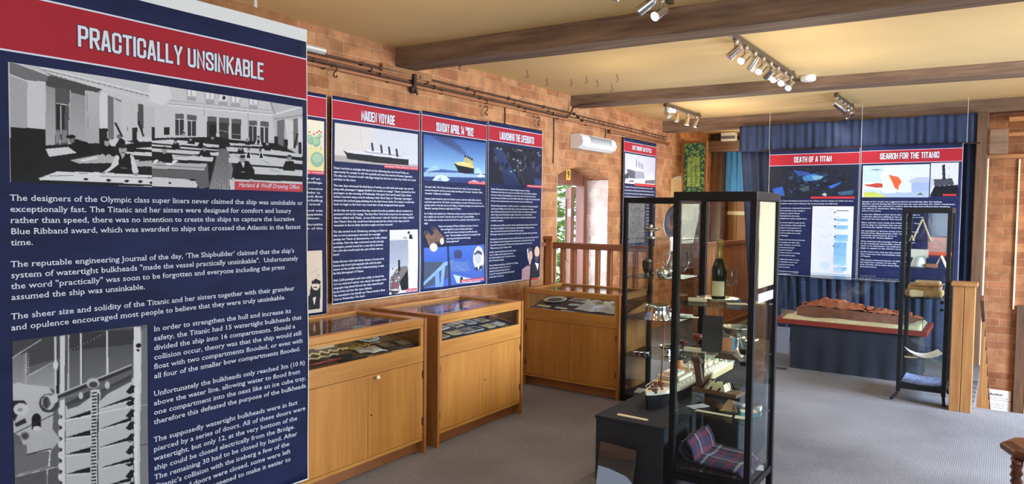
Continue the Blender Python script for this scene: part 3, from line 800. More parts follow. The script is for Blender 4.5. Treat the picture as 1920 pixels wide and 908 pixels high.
B(190, [(-20, 650), (392, 660), (370, 712), (-20, 692)]); B(104, [(-20, 695), (370, 714), (395, 668), (408, 830), (340, 850), (300, 780), (-20, 756)])
B(236, [(80, 660), (160, 630), (178, 640), (110, 680)], [(-10, 640), (20, 625), (30, 640), (0, 668)]); EB(22, 115, 803, 11, 9); EB(30, 285, 780, 24, 8); LB(60, 1, ((0, 668), (380, 690)), ((150, 602), (250, 606)))
B(214, [(550, 505), (790, 522), (790, 532), (560, 524)], [(525, 535), (830, 552), (1092, 590), (1086, 612), (540, 566)], [(548, 585), (700, 590), (1092, 640), (1092, 662), (560, 612)], [(545, 615), (640, 610), (960, 650), (945, 684), (550, 652)], [(720, 680), (1092, 710), (1092, 752), (735, 735)], [(555, 775), (1092, 795), (1092, 850), (560, 852)])
LB(120, 1, ((850, 705), (920, 720)), ((600, 600), (660, 640)), ((790, 630), (850, 665)), ((700, 790), (830, 800)))
B(24, [(575, 775), (605, 660), (640, 632), (692, 640), (738, 712), (728, 778)], [(35, 645), (45, 585), (125, 585), (134, 655)], [(318, 605), (350, 555), (405, 560), (422, 614)], [(120, 548), (145, 500), (180, 505), (192, 546)], [(602, 585), (620, 545), (650, 545), (664, 585)], [(945, 708), (965, 640), (1025, 640), (1036, 714)], [(805, 560), (820, 520), (850, 520), (856, 565)], [(665, 520), (676, 492), (700, 495), (704, 522)], [(240, 510), (262, 482), (300, 490), (300, 515)], [(310, 540), (335, 500), (362, 505), (365, 540)])
B(232, [(665, 620), (680, 570), (700, 570), (716, 622)], [(762, 620), (772, 580), (796, 582), (802, 628)], [(736, 515), (752, 478), (774, 478), (786, 516)], [(640, 655), (664, 650), (655, 692)]); B(24, [(676, 618), (684, 574), (698, 574), (706, 618)], [(770, 618), (776, 584), (792, 584), (796, 620)], [(750, 512), (756, 480), (770, 480), (774, 512)])
for x, y, r in ((648, 626, 22), (73, 560, 20), (372, 548, 14), (158, 495, 12), (635, 545, 12), (692, 552, 12), (778, 566, 12), (993, 618, 16), (828, 512, 11), (762, 468, 10), (268, 478, 10), (217, 440, 12), (428, 468, 10), (680, 486, 9)):
    EB(160, x, y, r, r * 1.35); EB(40, x, y - r * .9, r, r * .55)
EB(190, 582, 775, 12, 12); EB(190, 715, 780, 12, 8); EB(190, 45, 650, 12, 8); EB(190, 350, 604, 10, 6); LB(200, 1, ((640, 720), (665, 722)))
P.noise(5); P.build('drawing_office_picture', t)
caption(S, t, 1.254, 1.499, 1.650, 1.675, 'Harland & Wolff Drawing Office', 1.268, 1.485, 1.6545, 1.6725)

P = Pic(S, 0.679, 0.988, 0.775, 1.286, 250, 400, 100)
k3 = .3337
def c3(p): return [(15 + k3 * x, 605 + k3 * y) for x, y in p]
def C(c, *ps, c2_=None, alpha=1):
    for p in ps: P.poly(c3(p), c, c2_, alpha=alpha)
def LC(c, w, *ls):
    for p, q in ls: (a, b) = c3([p, q]); P.line(a, b, w, c)
def EC(c, x, y, rx, ry, alpha=1.0): (a,) = c3([(x, y)]); P.ell(a[0], a[1], rx * k3, ry * k3, c, alpha)
C(70, [(10, 100), (300, 70), (300, 200), (110, 250), (10, 200)]); C(120, [(10, 200), (110, 170), (110, 300), (270, 230), (280, 380), (10, 350)], c2_=165)
C(72, [(330, 60), (705, 30), (705, 260), (330, 420)], c2_=120); C(58, [(340, 60), (700, 40), (700, 120), (340, 160)])
LC(205, 1.4, ((20, 205), (190, 95)), ((105, 165), (105, 340)), ((110, 305), (255, 225)))
for i in range(16): EC(215, 25 + i * 11, 196 - i * 6.6, 3, 3)
for i in range(11): EC(205, 96, 180 + i * 15, 3, 3); EC(205, 118, 180 + i * 15, 3, 3); EC(215, 125 + i * 12, 292 - i * 6, 3, 3); EC(190, 355 + i * 18, 155 - i * 9, 3, 3)
C(196, [(10, 355), (60, 338), (110, 350), (230, 362), (268, 420), (255, 600), (300, 660), (250, 722), (110, 746), (70, 640), (10, 610)], c2_=180)
C(36, [(20, 440), (95, 440), (110, 460), (60, 520), (40, 560), (22, 520)]); EC(205, 78, 490, 44, 36); EC(150, 72, 492, 14, 12); C(40, [(40, 570), (100, 540), (110, 565), (50, 590)]); EC(24, 165, 545, 27, 32); C(24, [(138, 545), (192, 545), (190, 600), (140, 605)]); EC(210, 168, 598, 24, 14)
LC(50, 1.6, ((20, 635), (270, 515))); EC(150, 100, 640, 28, 26); EC(70, 100, 640, 20, 18); LC(30, 2, ((110, 746), (250, 712))); LC(225, 4, ((240, 720), (234, 810)))
C(110, [(40, 690), (110, 690), (112, 750), (240, 730), (230, 815), (45, 870)]); C(88, [(45, 870), (230, 815), (290, 820), (290, 1010), (45, 1010)]); LC(205, 1.5, ((45, 868), (290, 812)), ((225, 825), (225, 1000)))
for i in range(18): EC(205, 50 + i * 11, 858 - i * 2.6, 3, 3)
LC(215, 2.4, ((30, 560), (36, 1010)))
C(214, [(292, 75), (320, 72), (328, 1010), (302, 1010)]); LC(40, 1.4, ((325, 72), (326, 420)), ((288, 240), (290, 420))); LC(200, 2.4, ((340, 70), (342, 380))); LC(205, 4, ((266, 80), (272, 420))); EC(220, 270, 240, 14, 26); C(30, [(276, 270), (288, 270), (288, 400), (276, 400)])
LC(230, 3.2, ((408, 60), (412, 352)), ((552, 45), (557, 292))); LC(60, 1, ((416, 60), (420, 352)), ((560, 45), (565, 292)))
C(196, [(328, 470), (460, 425), (560, 370), (702, 308), (702, 1010), (330, 1010)], c2_=186)
C(56, [(330, 460), (460, 380), (460, 425), (400, 470), (340, 490)], [(520, 380), (690, 290), (690, 330), (560, 400), (520, 440)], alpha=.8)
LC(52, 9, ((255, 432), (690, 248))); LC(200, 2.4, ((255, 420), (690, 236))); LC(120, 3, ((255, 450), (460, 380)))
EC(60, 235, 455, 56, 54); EC(190, 230, 450, 38, 44); EC(90, 222, 452, 22, 30); EC(200, 262, 432, 24, 26)
for i in range(7): LC(30, 2, ((200, 425 + i * 12), (228, 420 + i * 12)))
EC(190, 478, 342, 36, 30); EC(70, 480, 350, 24, 18); EC(200, 412, 412, 13, 20); EC(200, 557, 352, 13, 22)
C(222, [(700, 25), (738, 22), (745, 320), (735, 1010), (712, 1010), (700, 300)]); C(180, [(738, 22), (752, 110), (750, 170), (740, 300)]); EC(18, 728, 128, 15, 13); C(24, [(716, 148), (734, 150), (732, 162), (718, 160)])
C(206, [(735, 310), (742, 320), (740, 1010), (722, 1010)]); C(118, [(745, 40), (782, 20), (790, 1010), (742, 1010)], c2_=130); LC(40, 1, ((738, 690), (785, 683))); LC(210, 1, ((735, 468), (785, 458)))
for i in range(9):
    y = 350 + i * 68; C(26, [(690, y), (712, y + 8), (712, y + 40), (680, y + 52), (660, y + 40)])
    EC(225, 716, y + 28, 12, 22)
C(216, [(464, 380), (516, 375), (512, 1010), (474, 1010)])
for i in range(32): LC(44, 3.2, ((472, 398 + i * 19), (500, 394 + i * 19)))
C(30, [(504, 400), (512, 400), (510, 1010), (506, 1010)])
for a, b in ((545, 495), (650, 605), (745, 702), (855, 815), (960, 925)): C(24, [(327, a), (466, b), (468, b + 30)]); LC(225, 1.3, ((327, a + 8), (468, b + 36)))
for a, b in ((485, 412), (602, 532), (706, 640), (822, 762), (930, 872)): C(22, [(512, a), (690, b), (690, b + 20)]); LC(226, 1.2, ((514, a + 6), (690, b + 24)))
LC(228, 2, ((322, 555), (700, 470)))
for i in range(8): C(30, [(298, 520 + i * 62), (312, 530 + i * 62), (300, 548 + i * 62)]); EC(215, 296, 500 + i * 62, 9, 20)
P.noise(6); P.soft(1); P.build('bulkhead_door_picture', t)

lines = []
def add(txts, u, v0, dv, size, xs):
    global lines
    for i, s_ in enumerate(txts): lines.append((s_, u, v0 - dv * i, size, xs))
wl_ = glyphs('The designers of the Olympic class super liners never claimed the ship was unsinkable or')[2]
SZ = 0.0198; XS = 0.819 / (wl_ * SZ)
add(['The designers of the Olympic class super liners never claimed the ship was unsinkable or', 'exceptionally fast. The Titanic and her sisters were designed for comfort and luxury', 'rather than speed, there was no intention to create the ships to capture the lucrative', 'Blue Ribband award, which was awarded to ships that crossed the Atlantic in the fastest', 'time.'], 0.680, 1.6085, 0.0256, SZ, XS)
add(['The reputable engineering Journal of the day, \u2018The Shipbuilder\u2019 claimed that the ship\u2019s', 'system of watertight bulkheads "made the vessel practically unsinkable".  Unfortunately', 'the word "practically" was soon to be forgotten and everyone including the press', 'assumed the ship was unsinkable.'], 0.6785, 1.4565, 0.0252, SZ, XS)
add(['The sheer size and solidity of the Titanic and her sisters together with their grandeur', 'and opulence encouraged most people to believe that they were truly unsinkable.'], 0.677, 1.3365, 0.0256, SZ, XS)
wl2 = glyphs('safety, the Titanic had 15 watertight bulkheads that')[2]; XS2 = 0.485 / (wl2 * SZ)
add(['In order to strengthen the hull and increase its', 'safety, the Titanic had 15 watertight bulkheads that', 'divided the ship into 16 compartments. Should a', 'collision occur, theory was that the ship would still', 'float with two compartments flooded, or even with', 'all four of the smaller bow compartments flooded.'], 1.005, 1.2655, 0.0254, SZ, XS2)
add(['Unfortunately the bulkheads only reached 3m (10 ft)', 'above the water line, allowing water to flood from', 'one compartment into the next like an ice cube tray,', 'therefore this defeated the purpose of the bulkheads.'], 1.004, 1.0905, 0.0254, SZ, XS2)
add(['The supposedly watertight bulkheads were in fact', 'pierced by a series of doors. All of these doors were', 'watertight, but only 12, at the very bottom of the', 'ship could be closed electrically from the Bridge.', 'The remaining 30 had to be closed by hand. After', 'Titanic\u2019s collision with the iceberg a few of the', 'unattended doors were closed, some were left', 'open and others reopened to make it easier to'], 1.003, 0.9655, 0.0256, SZ, XS2)
lettering('body_lettering', S, M_WHITEINK, lines, t, 0.0012, 0.006)
# batten the banner hangs from
m = MB(); m.box(-1.925, -1.885, 0.3, 1.47, 2.175, 2.205)
o = m.build('wooden_batten', M_PINEX, bevel=0.003); tag(o, 'light wooden batten above the large banner nearest the viewer', 'batten')
m = MB(); m.tube([(-1.905, 1.36, 2.2), (-1.905, 1.36, 2.235), (-1.905, 1.38, 2.5), (-1.905, 1.38, CEIL)], [0.006, 0.003, 0.002, 0.002], 6); m.build('cord', M_HEM, o)
m = MB(); m.tube([(-1.905, 0.5, 2.2), (-1.905, 0.5, CEIL)], 0.002, 6); m.build('cord', M_HEM, o)
# ---------------------------------------------------------------- banners along the left wall
XB = -3.84
BG = None
# partly hidden banner about the dining rooms
t, S = banner('wall_banner', 'wall banner mostly hidden behind the large one, with green chairs picture', 'L', XB, 2.41, 3.30, 0.865, 2.372, (2.345, 2.215), None, 0.004, 1.0, group=BG)
P = Pic(S, 2.45, 3.279, 1.85, 2.188, 200, 90, (226, 218, 190), (560, 80, .2863))
P.poly([(0, 500), (180, 510), (180, 600), (0, 600)], (232, 226, 200)); P.poly([(0, 680), (180, 690), (180, 840), (0, 840)], (224, 214, 160))
for x, y, r in ((80, 640, 24), (115, 650, 30), (120, 765, 44), (70, 622, 18), (140, 612, 14)):
    P.ell(x, y, r, r * 1.15, (140, 180, 150)); P.ell(x, y - r * .2, r * .7, r * .7, (165, 200, 168)); P.line((x - r, y + r), (x - r, y + r * 1.7), 1.2, (150, 110, 80)); P.line((x + r, y + r), (x + r, y + r * 1.7), 1.2, (150, 110, 80))
for x, y in ((70, 585), (120, 590), (135, 580), (100, 600), (150, 588)): P.ell(x, y, 8, 6, (196, 90, 70))
P.noise(6); P.build('dining_room_picture', t)
caption(S, t, 2.75, 3.279, 1.825, 1.85, 'The first class dining room', 2.78, 3.27, 1.829, 1.846)
lines, _ = para([['The dining saloon was designed in the style of an', 'English country house with calm surroundings.'], [], ['Passengers could expect to receive', 'a menu of ten courses and even take in', 'the view from the upper deck first', 'class cafe with friends including', 'those who were able to travel'], [], ['The galleys ensured the food was', 'prepared to suit everyone\u2019s appetite', 'before being called in to dinner.'], [], ['Every table was comfortable', 'and had a view of the']], 2.45, 1.79, 0.0198, 0.0262, 0.008, 0.82)
lines = [(s_, 3.262 - glyphs(s_)[2] * z * x - (0.0 if i % 3 else 0.02), v, z, x) for i, (s_, u, v, z, x) in enumerate(lines)]
lettering('body_lettering', S, M_WHITEINK, lines, t, 0.0014, 0.01)
P = Pic(S, 2.55, 3.258, 0.885, 1.309, 180, 130, (226, 212, 196), (560, 330, .2863))
P.poly([(85, 690), (130, 690), (140, 720), (135, 870), (50, 880), (48, 800), (70, 760)], (40, 40, 44)); P.ell(108, 715, 26, 34, (226, 214, 200)); P.poly([(80, 690), (110, 672), (142, 690), (138, 706), (84, 708)], (36, 36, 40)); P.ell(105, 730, 13, 6, (60, 60, 64)); P.poly([(90, 800), (110, 790), (100, 850)], (236, 230, 220)); P.ell(62, 765, 10, 22, (210, 200, 190))
for a in ((85, 650), (100, 625), (112, 615), (120, 640)): P.line((a[0], a[1] + 40), (a[0] + 6, a[1]), 1.2, (196, 150, 120)); P.line((a[0] + 10, a[1] + 45), (a[0] + 8, a[1] + 5), 0.8, (120, 110, 100))
P.line((70, 640), (138, 605), 1, (90, 84, 80)); P.noise(4); P.build('cartoon_picture', t)

# MAIDEN VOYAGE
t, S = banner('wall_banner', 'wall banner headed MAIDEN VOYAGE', 'L', XB, 3.345, 4.246, 0.927, 2.375, (2.345, 2.219), ('MAIDEN VOYAGE', 3.617, 3.960, 2.234, 2.304), 0.004, 0.2, group=BG)
P = Pic(S, 3.372, 4.221, 1.925, 2.190, 300, 110, (206, 206, 210), (560, 80, .2863))
P.poly([(230, 520), (500, 550), (420, 800), (230, 790)], (214, 208, 202)); P.poly([(230, 735), (320, 745), (720, 800), (785, 800), (785, 830), (230, 800)], (172, 166, 164))
P.poly([(290, 703), (322, 714), (718, 764), (718, 804), (500, 786), (318, 762), (312, 738)], (34, 34, 40)); P.poly([(288, 702), (420, 712), (690, 742), (716, 766), (322, 722)], (216, 216, 220)); P.poly([(418, 706), (650, 735), (690, 750), (440, 724)], (176, 176, 182)); P.poly([(440, 700), (560, 716), (640, 730), (460, 714)], (228, 228, 230))
for x, y in ((472, 655), (532, 668), (584, 681), (632, 694)): P.poly([(x, y), (x + 13, y + 1), (x + 20, y + 56), (x + 6, y + 54)], (52, 52, 58))
P.line((400, 570), (415, 715), .8, (60, 60, 66)); P.line((679, 682), (686, 745), .8, (60, 60, 66)); P.line((400, 580), (300, 705), .4, (140, 140, 146)); P.line((402, 580), (680, 690), .4, (150, 150, 156)); P.noise(4); P.build('ship_photograph', t)
caption(S, t, 3.85, 4.221, 1.905, 1.93, 'The last picture of Titanic, Queenstown, 11th April 1912', 3.86, 4.215, 1.9095, 1.926)
MVT = [['Titanic berthed at midnight 4th April and the following day was Good Friday, an', 'opportunity for people to visit the quayside and view the marvel of human ingenuity.', 'The ship was \u2018dressed overall\u2019 with flags rising from the bow to the top of the two masts', 'and then to the stern.'],
       ['The next days witnessed the final flurry of activity, as well mails and cargo was stored', 'along with passengers\u2019 luggage labelled \u2018not wanted on voyage\u2019. Titanic received her first', 'passengers on the morning of Wednesday 10th April. First and Second Class ticket', 'holders boarded using covered walkways while Third Class or \u2018Steerage\u2019 passengers', 'mounted the inclined gang planking into the ship\u2019s lower decks. For many it would take', 'hours to begin to find their way round their strictly designated deck spaces.'],
       ['As the ship set out at noon that day, suction from the propellers almost resulted in a', 'premature end to the voyage. The liner New York broke away from its mooring and', 'almost collided with Titanic.  In one of the story\u2019s \u2018what ifs\u2019, had the two ships collided', 'then Titanic\u2019s first trip would have been postponed by at least a few days and her', 'encounter in the ice fields therefore might not have occurred.']]
lines, v = para(MVT, 3.362, 1.872, 0.0205, 0.0262, 0.0165, 0.835)
xs = lines[0][4]
l2, _ = para([['The ship carried on to Cherbourg, arriving at 6.30pm to', 'take on more passengers and mail. An overnight', 'passage saw Titanic at Queenstown, now Cobh, Ireland', 'at midday. Here the ship welcomed mostly steerage', 'passengers, people bound for a new life in America.', 'For a few this would mark the end of their time on', 'board.'], ['Father Browne who had taken dozens of soon to be', 'famous ship board photographs left with his plate', 'camera on the paddle tender Ireland passing, to take', 'the final photograph of Titanic.'], ['With 2,228 passengers and crew safely on board the', '15.5 ton starboard anchor was raised, the engine room', 'telegraphs rang ahead full and the ship steamed past', 'Roche Point and into the open Atlantic.', 'The transatlantic trip should see Titanic berth in New', 'York on Wednesday 17th April.']], 3.357, 1.428, 0.0205, 0.0268, 0.024, None, xs)
lettering('body_lettering', S, M_WHITEINK, lines + l2, t, 0.0014, 0.012)
P = Pic(S, 3.912, 4.223, 0.942, 1.437, 130, 200, (214, 214, 220), (610, 430, .1651))
P.poly([(725, 125), (940, 120), (940, 420), (725, 500)], (150, 156, 172), (178, 182, 194)); P.noise(14)
P.poly([(730, 480), (860, 400), (860, 470), (730, 560)], (196, 198, 206)); P.poly([(900, 20), (1050, 10), (1050, 700), (945, 695), (935, 130)], (224, 224, 230)); P.line((935, 130), (945, 690), 1, (110, 110, 120)); P.line((950, 130), (1045, 230), .9, (60, 60, 66)); P.line((945, 490), (1040, 480), .6, (150, 150, 156)); P.line((990, 300), (1010, 690), .6, (170, 170, 178))
P.poly([(845, 600), (935, 435), (948, 690), (870, 695)], (26, 26, 32)); P.poly([(735, 570), (830, 430), (930, 415), (935, 460), (850, 600), (842, 690), (770, 720), (735, 690)], (120, 112, 112))
for i in range(40): P.ell(750 + P.rs.rand() * 100, 450 + P.rs.rand() * 220, 5 + P.rs.rand() * 7, 5 + P.rs.rand() * 8, [(30, 30, 34), (206, 200, 196), (90, 60, 60), (60, 56, 60)][i % 4])
P.poly([(828, 348), (848, 346), (856, 470), (830, 472)], (22, 22, 26)); P.line((860, 180), (872, 410), .9, (40, 40, 46)); P.poly([(760, 620), (835, 610), (840, 660), (765, 665)], (130, 80, 84)); P.poly([(725, 700), (860, 680), (830, 725), (735, 755)], (60, 56, 60)); P.ell(800, 690, 52, 10, (216, 200, 198)); P.ell(742, 735, 14, 20, (210, 210, 214))
P.poly([(945, 110), (950, 60), (975, 55), (990, 112)], (24, 24, 28)); P.ell(943, 38, 14, 16, (30, 30, 34)); P.line((960, 45), (1015, 25), 1.4, (30, 30, 34)); P.ell(905, 98, 22, 14, (130, 100, 100)); P.ell(905, 98, 12, 7, (214, 212, 216)); P.build('tender_photograph', t)
caption(S, t, 4.10, 4.215, 0.945, 0.97, 'The Tender Ireland', 4.108, 4.205, 0.949, 0.966)

# SUNDAY APRIL 14TH 1912
t, S = banner('wall_banner', 'wall banner headed SUNDAY APRIL 14TH 1912', 'L', XB, 4.262, 5.135, 0.927, 2.384, (2.349, 2.223), ('SUNDAY APRIL 14   1912', 4.441, 4.930, 2.238, 2.308), 0.006, 2.0, group=BG)
cap_title('title_superscript', S, M_WHITEINK, 'TH', 4.814, 4.846, 2.278, 2.309, t, 0.0016)
P = Pic(S, 4.29, 5.118, 1.832, 2.196, 280, 140, (90, 140, 200), (780, 190, .2313))
P.poly([(0, 0), (1, 0), (1, .8), (0, .8)], (62, 96, 160), (150, 196, 226), raw=True); P.poly([(0, .72), (1, .76), (1, 1), (0, 1)], (70, 104, 160), (44, 56, 104), raw=True); P.noise(5)
for i in range(26): P.ell(395 - i * 9 + P.rs.rand() * 14, 425 - i * 7 + P.rs.rand() * 20, 14 + i * 2.2, 14 + i * 1.4, (56, 66, 100), 0.16)
P.poly([(95, 548), (160, 515), (195, 555), (70, 575)], (160, 190, 226)); P.poly([(60, 575), (340, 580), (570, 600), (570, 620), (60, 610)], (150, 180, 214)); P.poly([(470, 585), (492, 535), (520, 550), (545, 590)], (176, 206, 232)); P.poly([(490, 605), (530, 590), (566, 606), (520, 616)], (220, 232, 242))
P.poly([(130, 640), (160, 605), (200, 595), (240, 605), (276, 635), (240, 655), (160, 660)], (206, 226, 244)); P.poly([(160, 640), (200, 610), (210, 650)], (140, 176, 224)); P.poly([(430, 650), (470, 640), (520, 655), (560, 650), (560, 662), (430, 662)], (214, 226, 238))
P.poly([(308, 500), (345, 520), (470, 540), (470, 582), (400, 588), (345, 575), (330, 540)], (26, 30, 42)); P.poly([(312, 497), (390, 490), (470, 528), (470, 545), (340, 518)], (222, 204, 120)); P.poly([(360, 490), (440, 500), (468, 524), (380, 505)], (240, 226, 160))
for x, y in ((390, 436), (410, 442), (428, 452), (444, 462)): P.poly([(x, y), (x + 14, y), (x + 16, y + 66), (x + 3, y + 64)], (206, 180, 88)); P.poly([(x, y), (x + 14, y), (x + 14.5, y + 18), (x + .5, y + 18)], (34, 34, 42))
P.line((366, 400), (368, 500), .6, (50, 50, 60)); P.line((464, 450), (466, 530), .6, (50, 50, 60)); P.noise(5); P.build('iceberg_painting', t)
caption(S, t, 4.86, 5.118, 1.822, 1.846, 'Titanic passes through the ice fields', 4.87, 5.11, 1.8265, 1.8415)
lines, v = para([['On April 14th, 1912, Titanic had been at sea for four days. Several warnings were', 'received during the day from various ships including the \u2018Caronia\u2019, \u2018Noordam\u2019, \u2018Baltic\u2019,', '\u2018Amerika\u2019, \u2018Californian\u2019 and \u2018Mesaba\u2019.'], ['Captain Smith decided to alter the Titanic\u2019s course only five miles further south to', 'avoid the reported ice. The Titanic was travelling at a speed of 22 knots; the air was', 'getting colder as the day went on. At 9.40pm a wireless message was received from the', '\u2018Mesaba\u2019 warning of heavy ice right ahead of Titanic.'], ['At 11.00pm the Leyland Line\u2019s Californian wireless operator informed Titanic of', 'the icefield, but was told to "shut up! shut up! I\u2019m busy" by Jack Phillips.', 'The Californian\u2019s wireless was then shut down as operator Cyril retired for the', 'night.']], 4.303, 1.772, 0.0198, 0.0262, 0.016, 0.795)
xs = lines[0][4]
ind = [0.17, 0.20, 0.245, 0.265, 0.28, 0.27]
tx = ['Titanic was steaming at 22 knots. Suddenly, lookouts, Frederick', 'Fleet and Reginald Lee, saw an iceberg dead ahead', 'about 500 yards away, towering some 60ft above the', 'water.  They immediately sounded the warning bell with', 'three rings and telephoned the bridge:', '"Iceberg right ahead!"']
l2 = [(s_, 4.303 + ind[i], 1.452 - 0.0262 * i, 0.0198, xs * 0.93) for i, s_ in enumerate(tx)]
lettering('body_lettering', S, M_WHITEINK, lines + l2, t, 0.0014, 0.012)
P = Pic(S, 4.303, 5.112, 0.955, 1.286, 260, 130, (74, 104, 186), (780, 360, .2313))
P.poly([(60, 570), (250, 560), (250, 700), (60, 790)], (70, 84, 104)); P.poly([(60, 450), (560, 425), (560, 560), (60, 570)], (76, 112, 204), (64, 96, 180))
P.poly([(60, 740), (220, 570), (300, 555), (310, 575), (230, 600), (60, 765)], (140, 172, 232)); P.poly([(150, 660), (180, 640), (190, 780), (155, 785)], (120, 158, 226)); P.poly([(200, 620), (232, 600), (210, 780), (190, 785)], (132, 166, 230))
P.poly([(250, 440), (268, 440), (280, 770), (255, 770)], (46, 60, 84)); P.ell(345, 500, 36, 32, (60, 76, 112)); P.poly([(310, 500), (378, 500), (372, 540), (318, 540)], (54, 68, 100)); P.poly([(270, 560), (420, 570), (440, 640), (280, 650)], (92, 120, 178)); P.line((280, 640), (560, 720), 2.4, (46, 58, 84)); P.line((330, 600), (400, 640), 2, (176, 196, 232)); P.poly([(300, 670), (520, 720), (500, 740), (330, 740)], (190, 206, 226)); P.poly([(355, 735), (362, 690), (380, 690), (384, 735)], (40, 44, 56)); P.line((424, 440), (426, 600), .6, (130, 160, 220))
P.ell(507, 540, 46, 100, (226, 228, 234)); P.ell(500, 540, 26, 46, (196, 198, 206)); P.poly([(468, 500), (500, 470), (535, 490), (535, 515), (500, 498), (472, 515)], (80, 84, 94)); P.poly([(470, 620), (498, 598), (520, 600), (540, 590), (535, 620), (505, 640), (480, 632)], (50, 54, 64)); P.poly([(492, 600), (512, 600), (502, 638)], (236, 236, 240)); P.line((490, 538), (496, 538), 1, (60, 60, 70)); P.line((506, 538), (512, 538), 1, (60, 60, 70)); P.line((494, 566), (508, 566), .8, (110, 100, 100)); P.noise(5); P.build('lookout_picture', t)
caption(S, t, 4.78, 5.105, 0.966, 0.992, 'Titanic lookout Frederick Fleet', 4.79, 5.095, 0.971, 0.987)
q = lambda pts: [S.px(780 + .2313 * x, 360 + .2313 * y) for x, y in pts]
BR_ = mat('binocular_print', (104, 74, 58), 0.5, noise=0.3, nscale=30); DK_ = mat('binocular_dark_print', (44, 34, 32), 0.5)
bn = S.flat('binoculars_print', BR_, [q([(65, 330), (98, 318), (172, 440), (120, 485)]), q([(122, 295), (150, 283), (232, 375), (196, 435)]), q([(95, 380), (150, 330), (190, 400), (130, 420)])], 0.0022, t)
S.flat('binoculars_dark_print', DK_, [q([(58, 330), (75, 312), (100, 322), (96, 345), (70, 352)]), q([(118, 300), (130, 280), (156, 285), (156, 305), (128, 318)]), q([(104, 440), (165, 400), (178, 420), (115, 462)])], 0.0026, t)
S.flat('binoculars_lens_print', M_CREAM, [q([(140 + 30 * math.cos(a * .5), 450 + 34 * math.sin(a * .5)) for a in range(12)]), q([(208 + 16 * math.cos(a * .5), 400 + 26 * math.sin(a * .5)) for a in range(12)])], 0.003, t)

# LAUNCHING THE LIFEBOATS
t, S = banner('wall_banner', 'wall banner headed LAUNCHING THE LIFEBOATS', 'L', XB, 5.152, 6.06, 0.92, 2.397, (2.355, 2.229), ('LAUNCHING THE LIFEBOATS', 5.328, 5.905, 2.250, 2.318), 0.005, 3.1, group=BG)
P = Pic(S, 5.19, 6.055, 1.840, 2.200, 220, 130, (30, 34, 48), (780, 190, .2313))
P.poly([(620, 380), (700, 390), (850, 690), (780, 690), (700, 560)], (40, 58, 96)); P.poly([(690, 540), (870, 690), (720, 690)], (34, 50, 84)); P.poly([(840, 560), (1010, 400), (1020, 690), (880, 690)], (30, 36, 56)); P.poly([(960, 620), (1020, 640), (1020, 690), (965, 690)], (44, 66, 104))
for i in range(60):
    x = 640 + P.rs.rand() * 380; y = 370 + P.rs.rand() * 190; P.ell(x, y, 4 + P.rs.rand() * 10, 8 + P.rs.rand() * 20, [(24, 26, 38), (52, 62, 88), (18, 20, 30), (70, 74, 90)][i % 4], .8)
for x, y in ((660, 380), (690, 385), (790, 470), (820, 480), (840, 500), (800, 560), (845, 560), (990, 420), (1000, 440), (830, 395), (850, 400), (770, 570)): P.ell(x, y, 9, 6, (196, 196, 190), .7)
P.line((820, 500), (835, 620), 1.6, (190, 160, 120)); P.line((835, 560), (880, 680), 1.4, (150, 140, 130)); P.line((645, 370), (690, 400), 2, (210, 214, 220)); P.noise(6, 2); P.soft(1); P.build('lifeboat_painting', t)
caption(S, t, 5.79, 6.055, 1.824, 1.848, 'A lifeboat being lowered away', 5.80, 6.045, 1.8285, 1.8435)
lines, v = para([['Captain Smith gave the order to begin loading the boats at 12.25am.', 'Traditional rules of the sea of women and children first. Second Officer Lightoller,', 'who was in charge of loading lifeboats on the port side of the ship, followed the', 'rule of women and children only, First Officer Murdoch, in charge of the starboard side', 'let men on too, whenever there were no more women and children near.'], ['The first lifeboat launched, at 12.45am was No. 7, only filled to 28 people although it', 'could carry 65. Many on board felt safer on the warm ship than in a rowing', 'boat. At that moment, people did not believe Titanic was sinking, it seemed more', 'safe to stay on board through the night. At this time it was clear that the', 'boats had left empty, yet others went on to be crowded soon after launch. Boat', 'was filled to capacity.'], ['At 2.05am about 1500 were still on board, with the boats all gone and the bow low', 'the ship was sinking fast. The band played, with the lights burning and the sea', 'calm, several of the men had stood back for the women.', 'Passengers were heard to say that the world would remember what they did there.'], ['During the evacuation the ship many acts of heroism were seen. Isidor Straus, wife of', 'Ida, refused to leave her husband and was last seen on the deck with him. She', 'then said to those around, "We have been living together for many years.', 'Where you go, I go", so they waited.']], 5.196, 1.783, 0.0196, 0.0272, 0.0165, 0.832)
xs = lines[0][4]
l2, _ = para([['Another, who boarded the boat was asked a place', 'to go in a lifeboat with his wife and the maid,', 'the wished waiting, he said, "I am old, let women', 'first" he had been brought.'], ['The last lifeboat launched was collapsible \u2018D\u2019 at 2.05am', 'with 44 people on board. The other two', 'capable of people. At times their boats', '\u2018A\u2019 and \u2018B\u2019 were floated off by the half swamped', 'as the water washed over.']], 5.188, 1.208, 0.0196, 0.0262, 0.018, None, xs * .9)
lettering('body_lettering', S, M_WHITEINK, lines + l2, t, 0.0014, 0.012)
q = lambda pts: [S.px(905 + .1211 * x, 430 + .1211 * y) for x, y in pts]
PK = mat('pink_dress_print', (176, 136, 146), 0.6, noise=0.15, nscale=40); SK = mat('face_print', (214, 176, 152), 0.6, noise=0.06); HR = mat('grey_hair_print', (70, 64, 66), 0.6, noise=0.3, nscale=40); SU = mat('suit_print', (24, 24, 32), 0.6)
oval = lambda x, y, rx, ry: q([(x + rx * math.cos(a * .42), y + ry * math.sin(a * .42)) for a in range(15)])
S.flat('hair_print', HR, [oval(722, 335, 50, 55)], 0.0018, t)
S.flat('dress_print', PK, [q([(602, 795), (610, 620), (690, 560), (735, 570), (728, 690), (716, 775)])], 0.0020, t)
S.flat('suit_print', SU, [q([(722, 775), (732, 580), (800, 530), (868, 520), (880, 560), (862, 755)])], 0.0022, t)
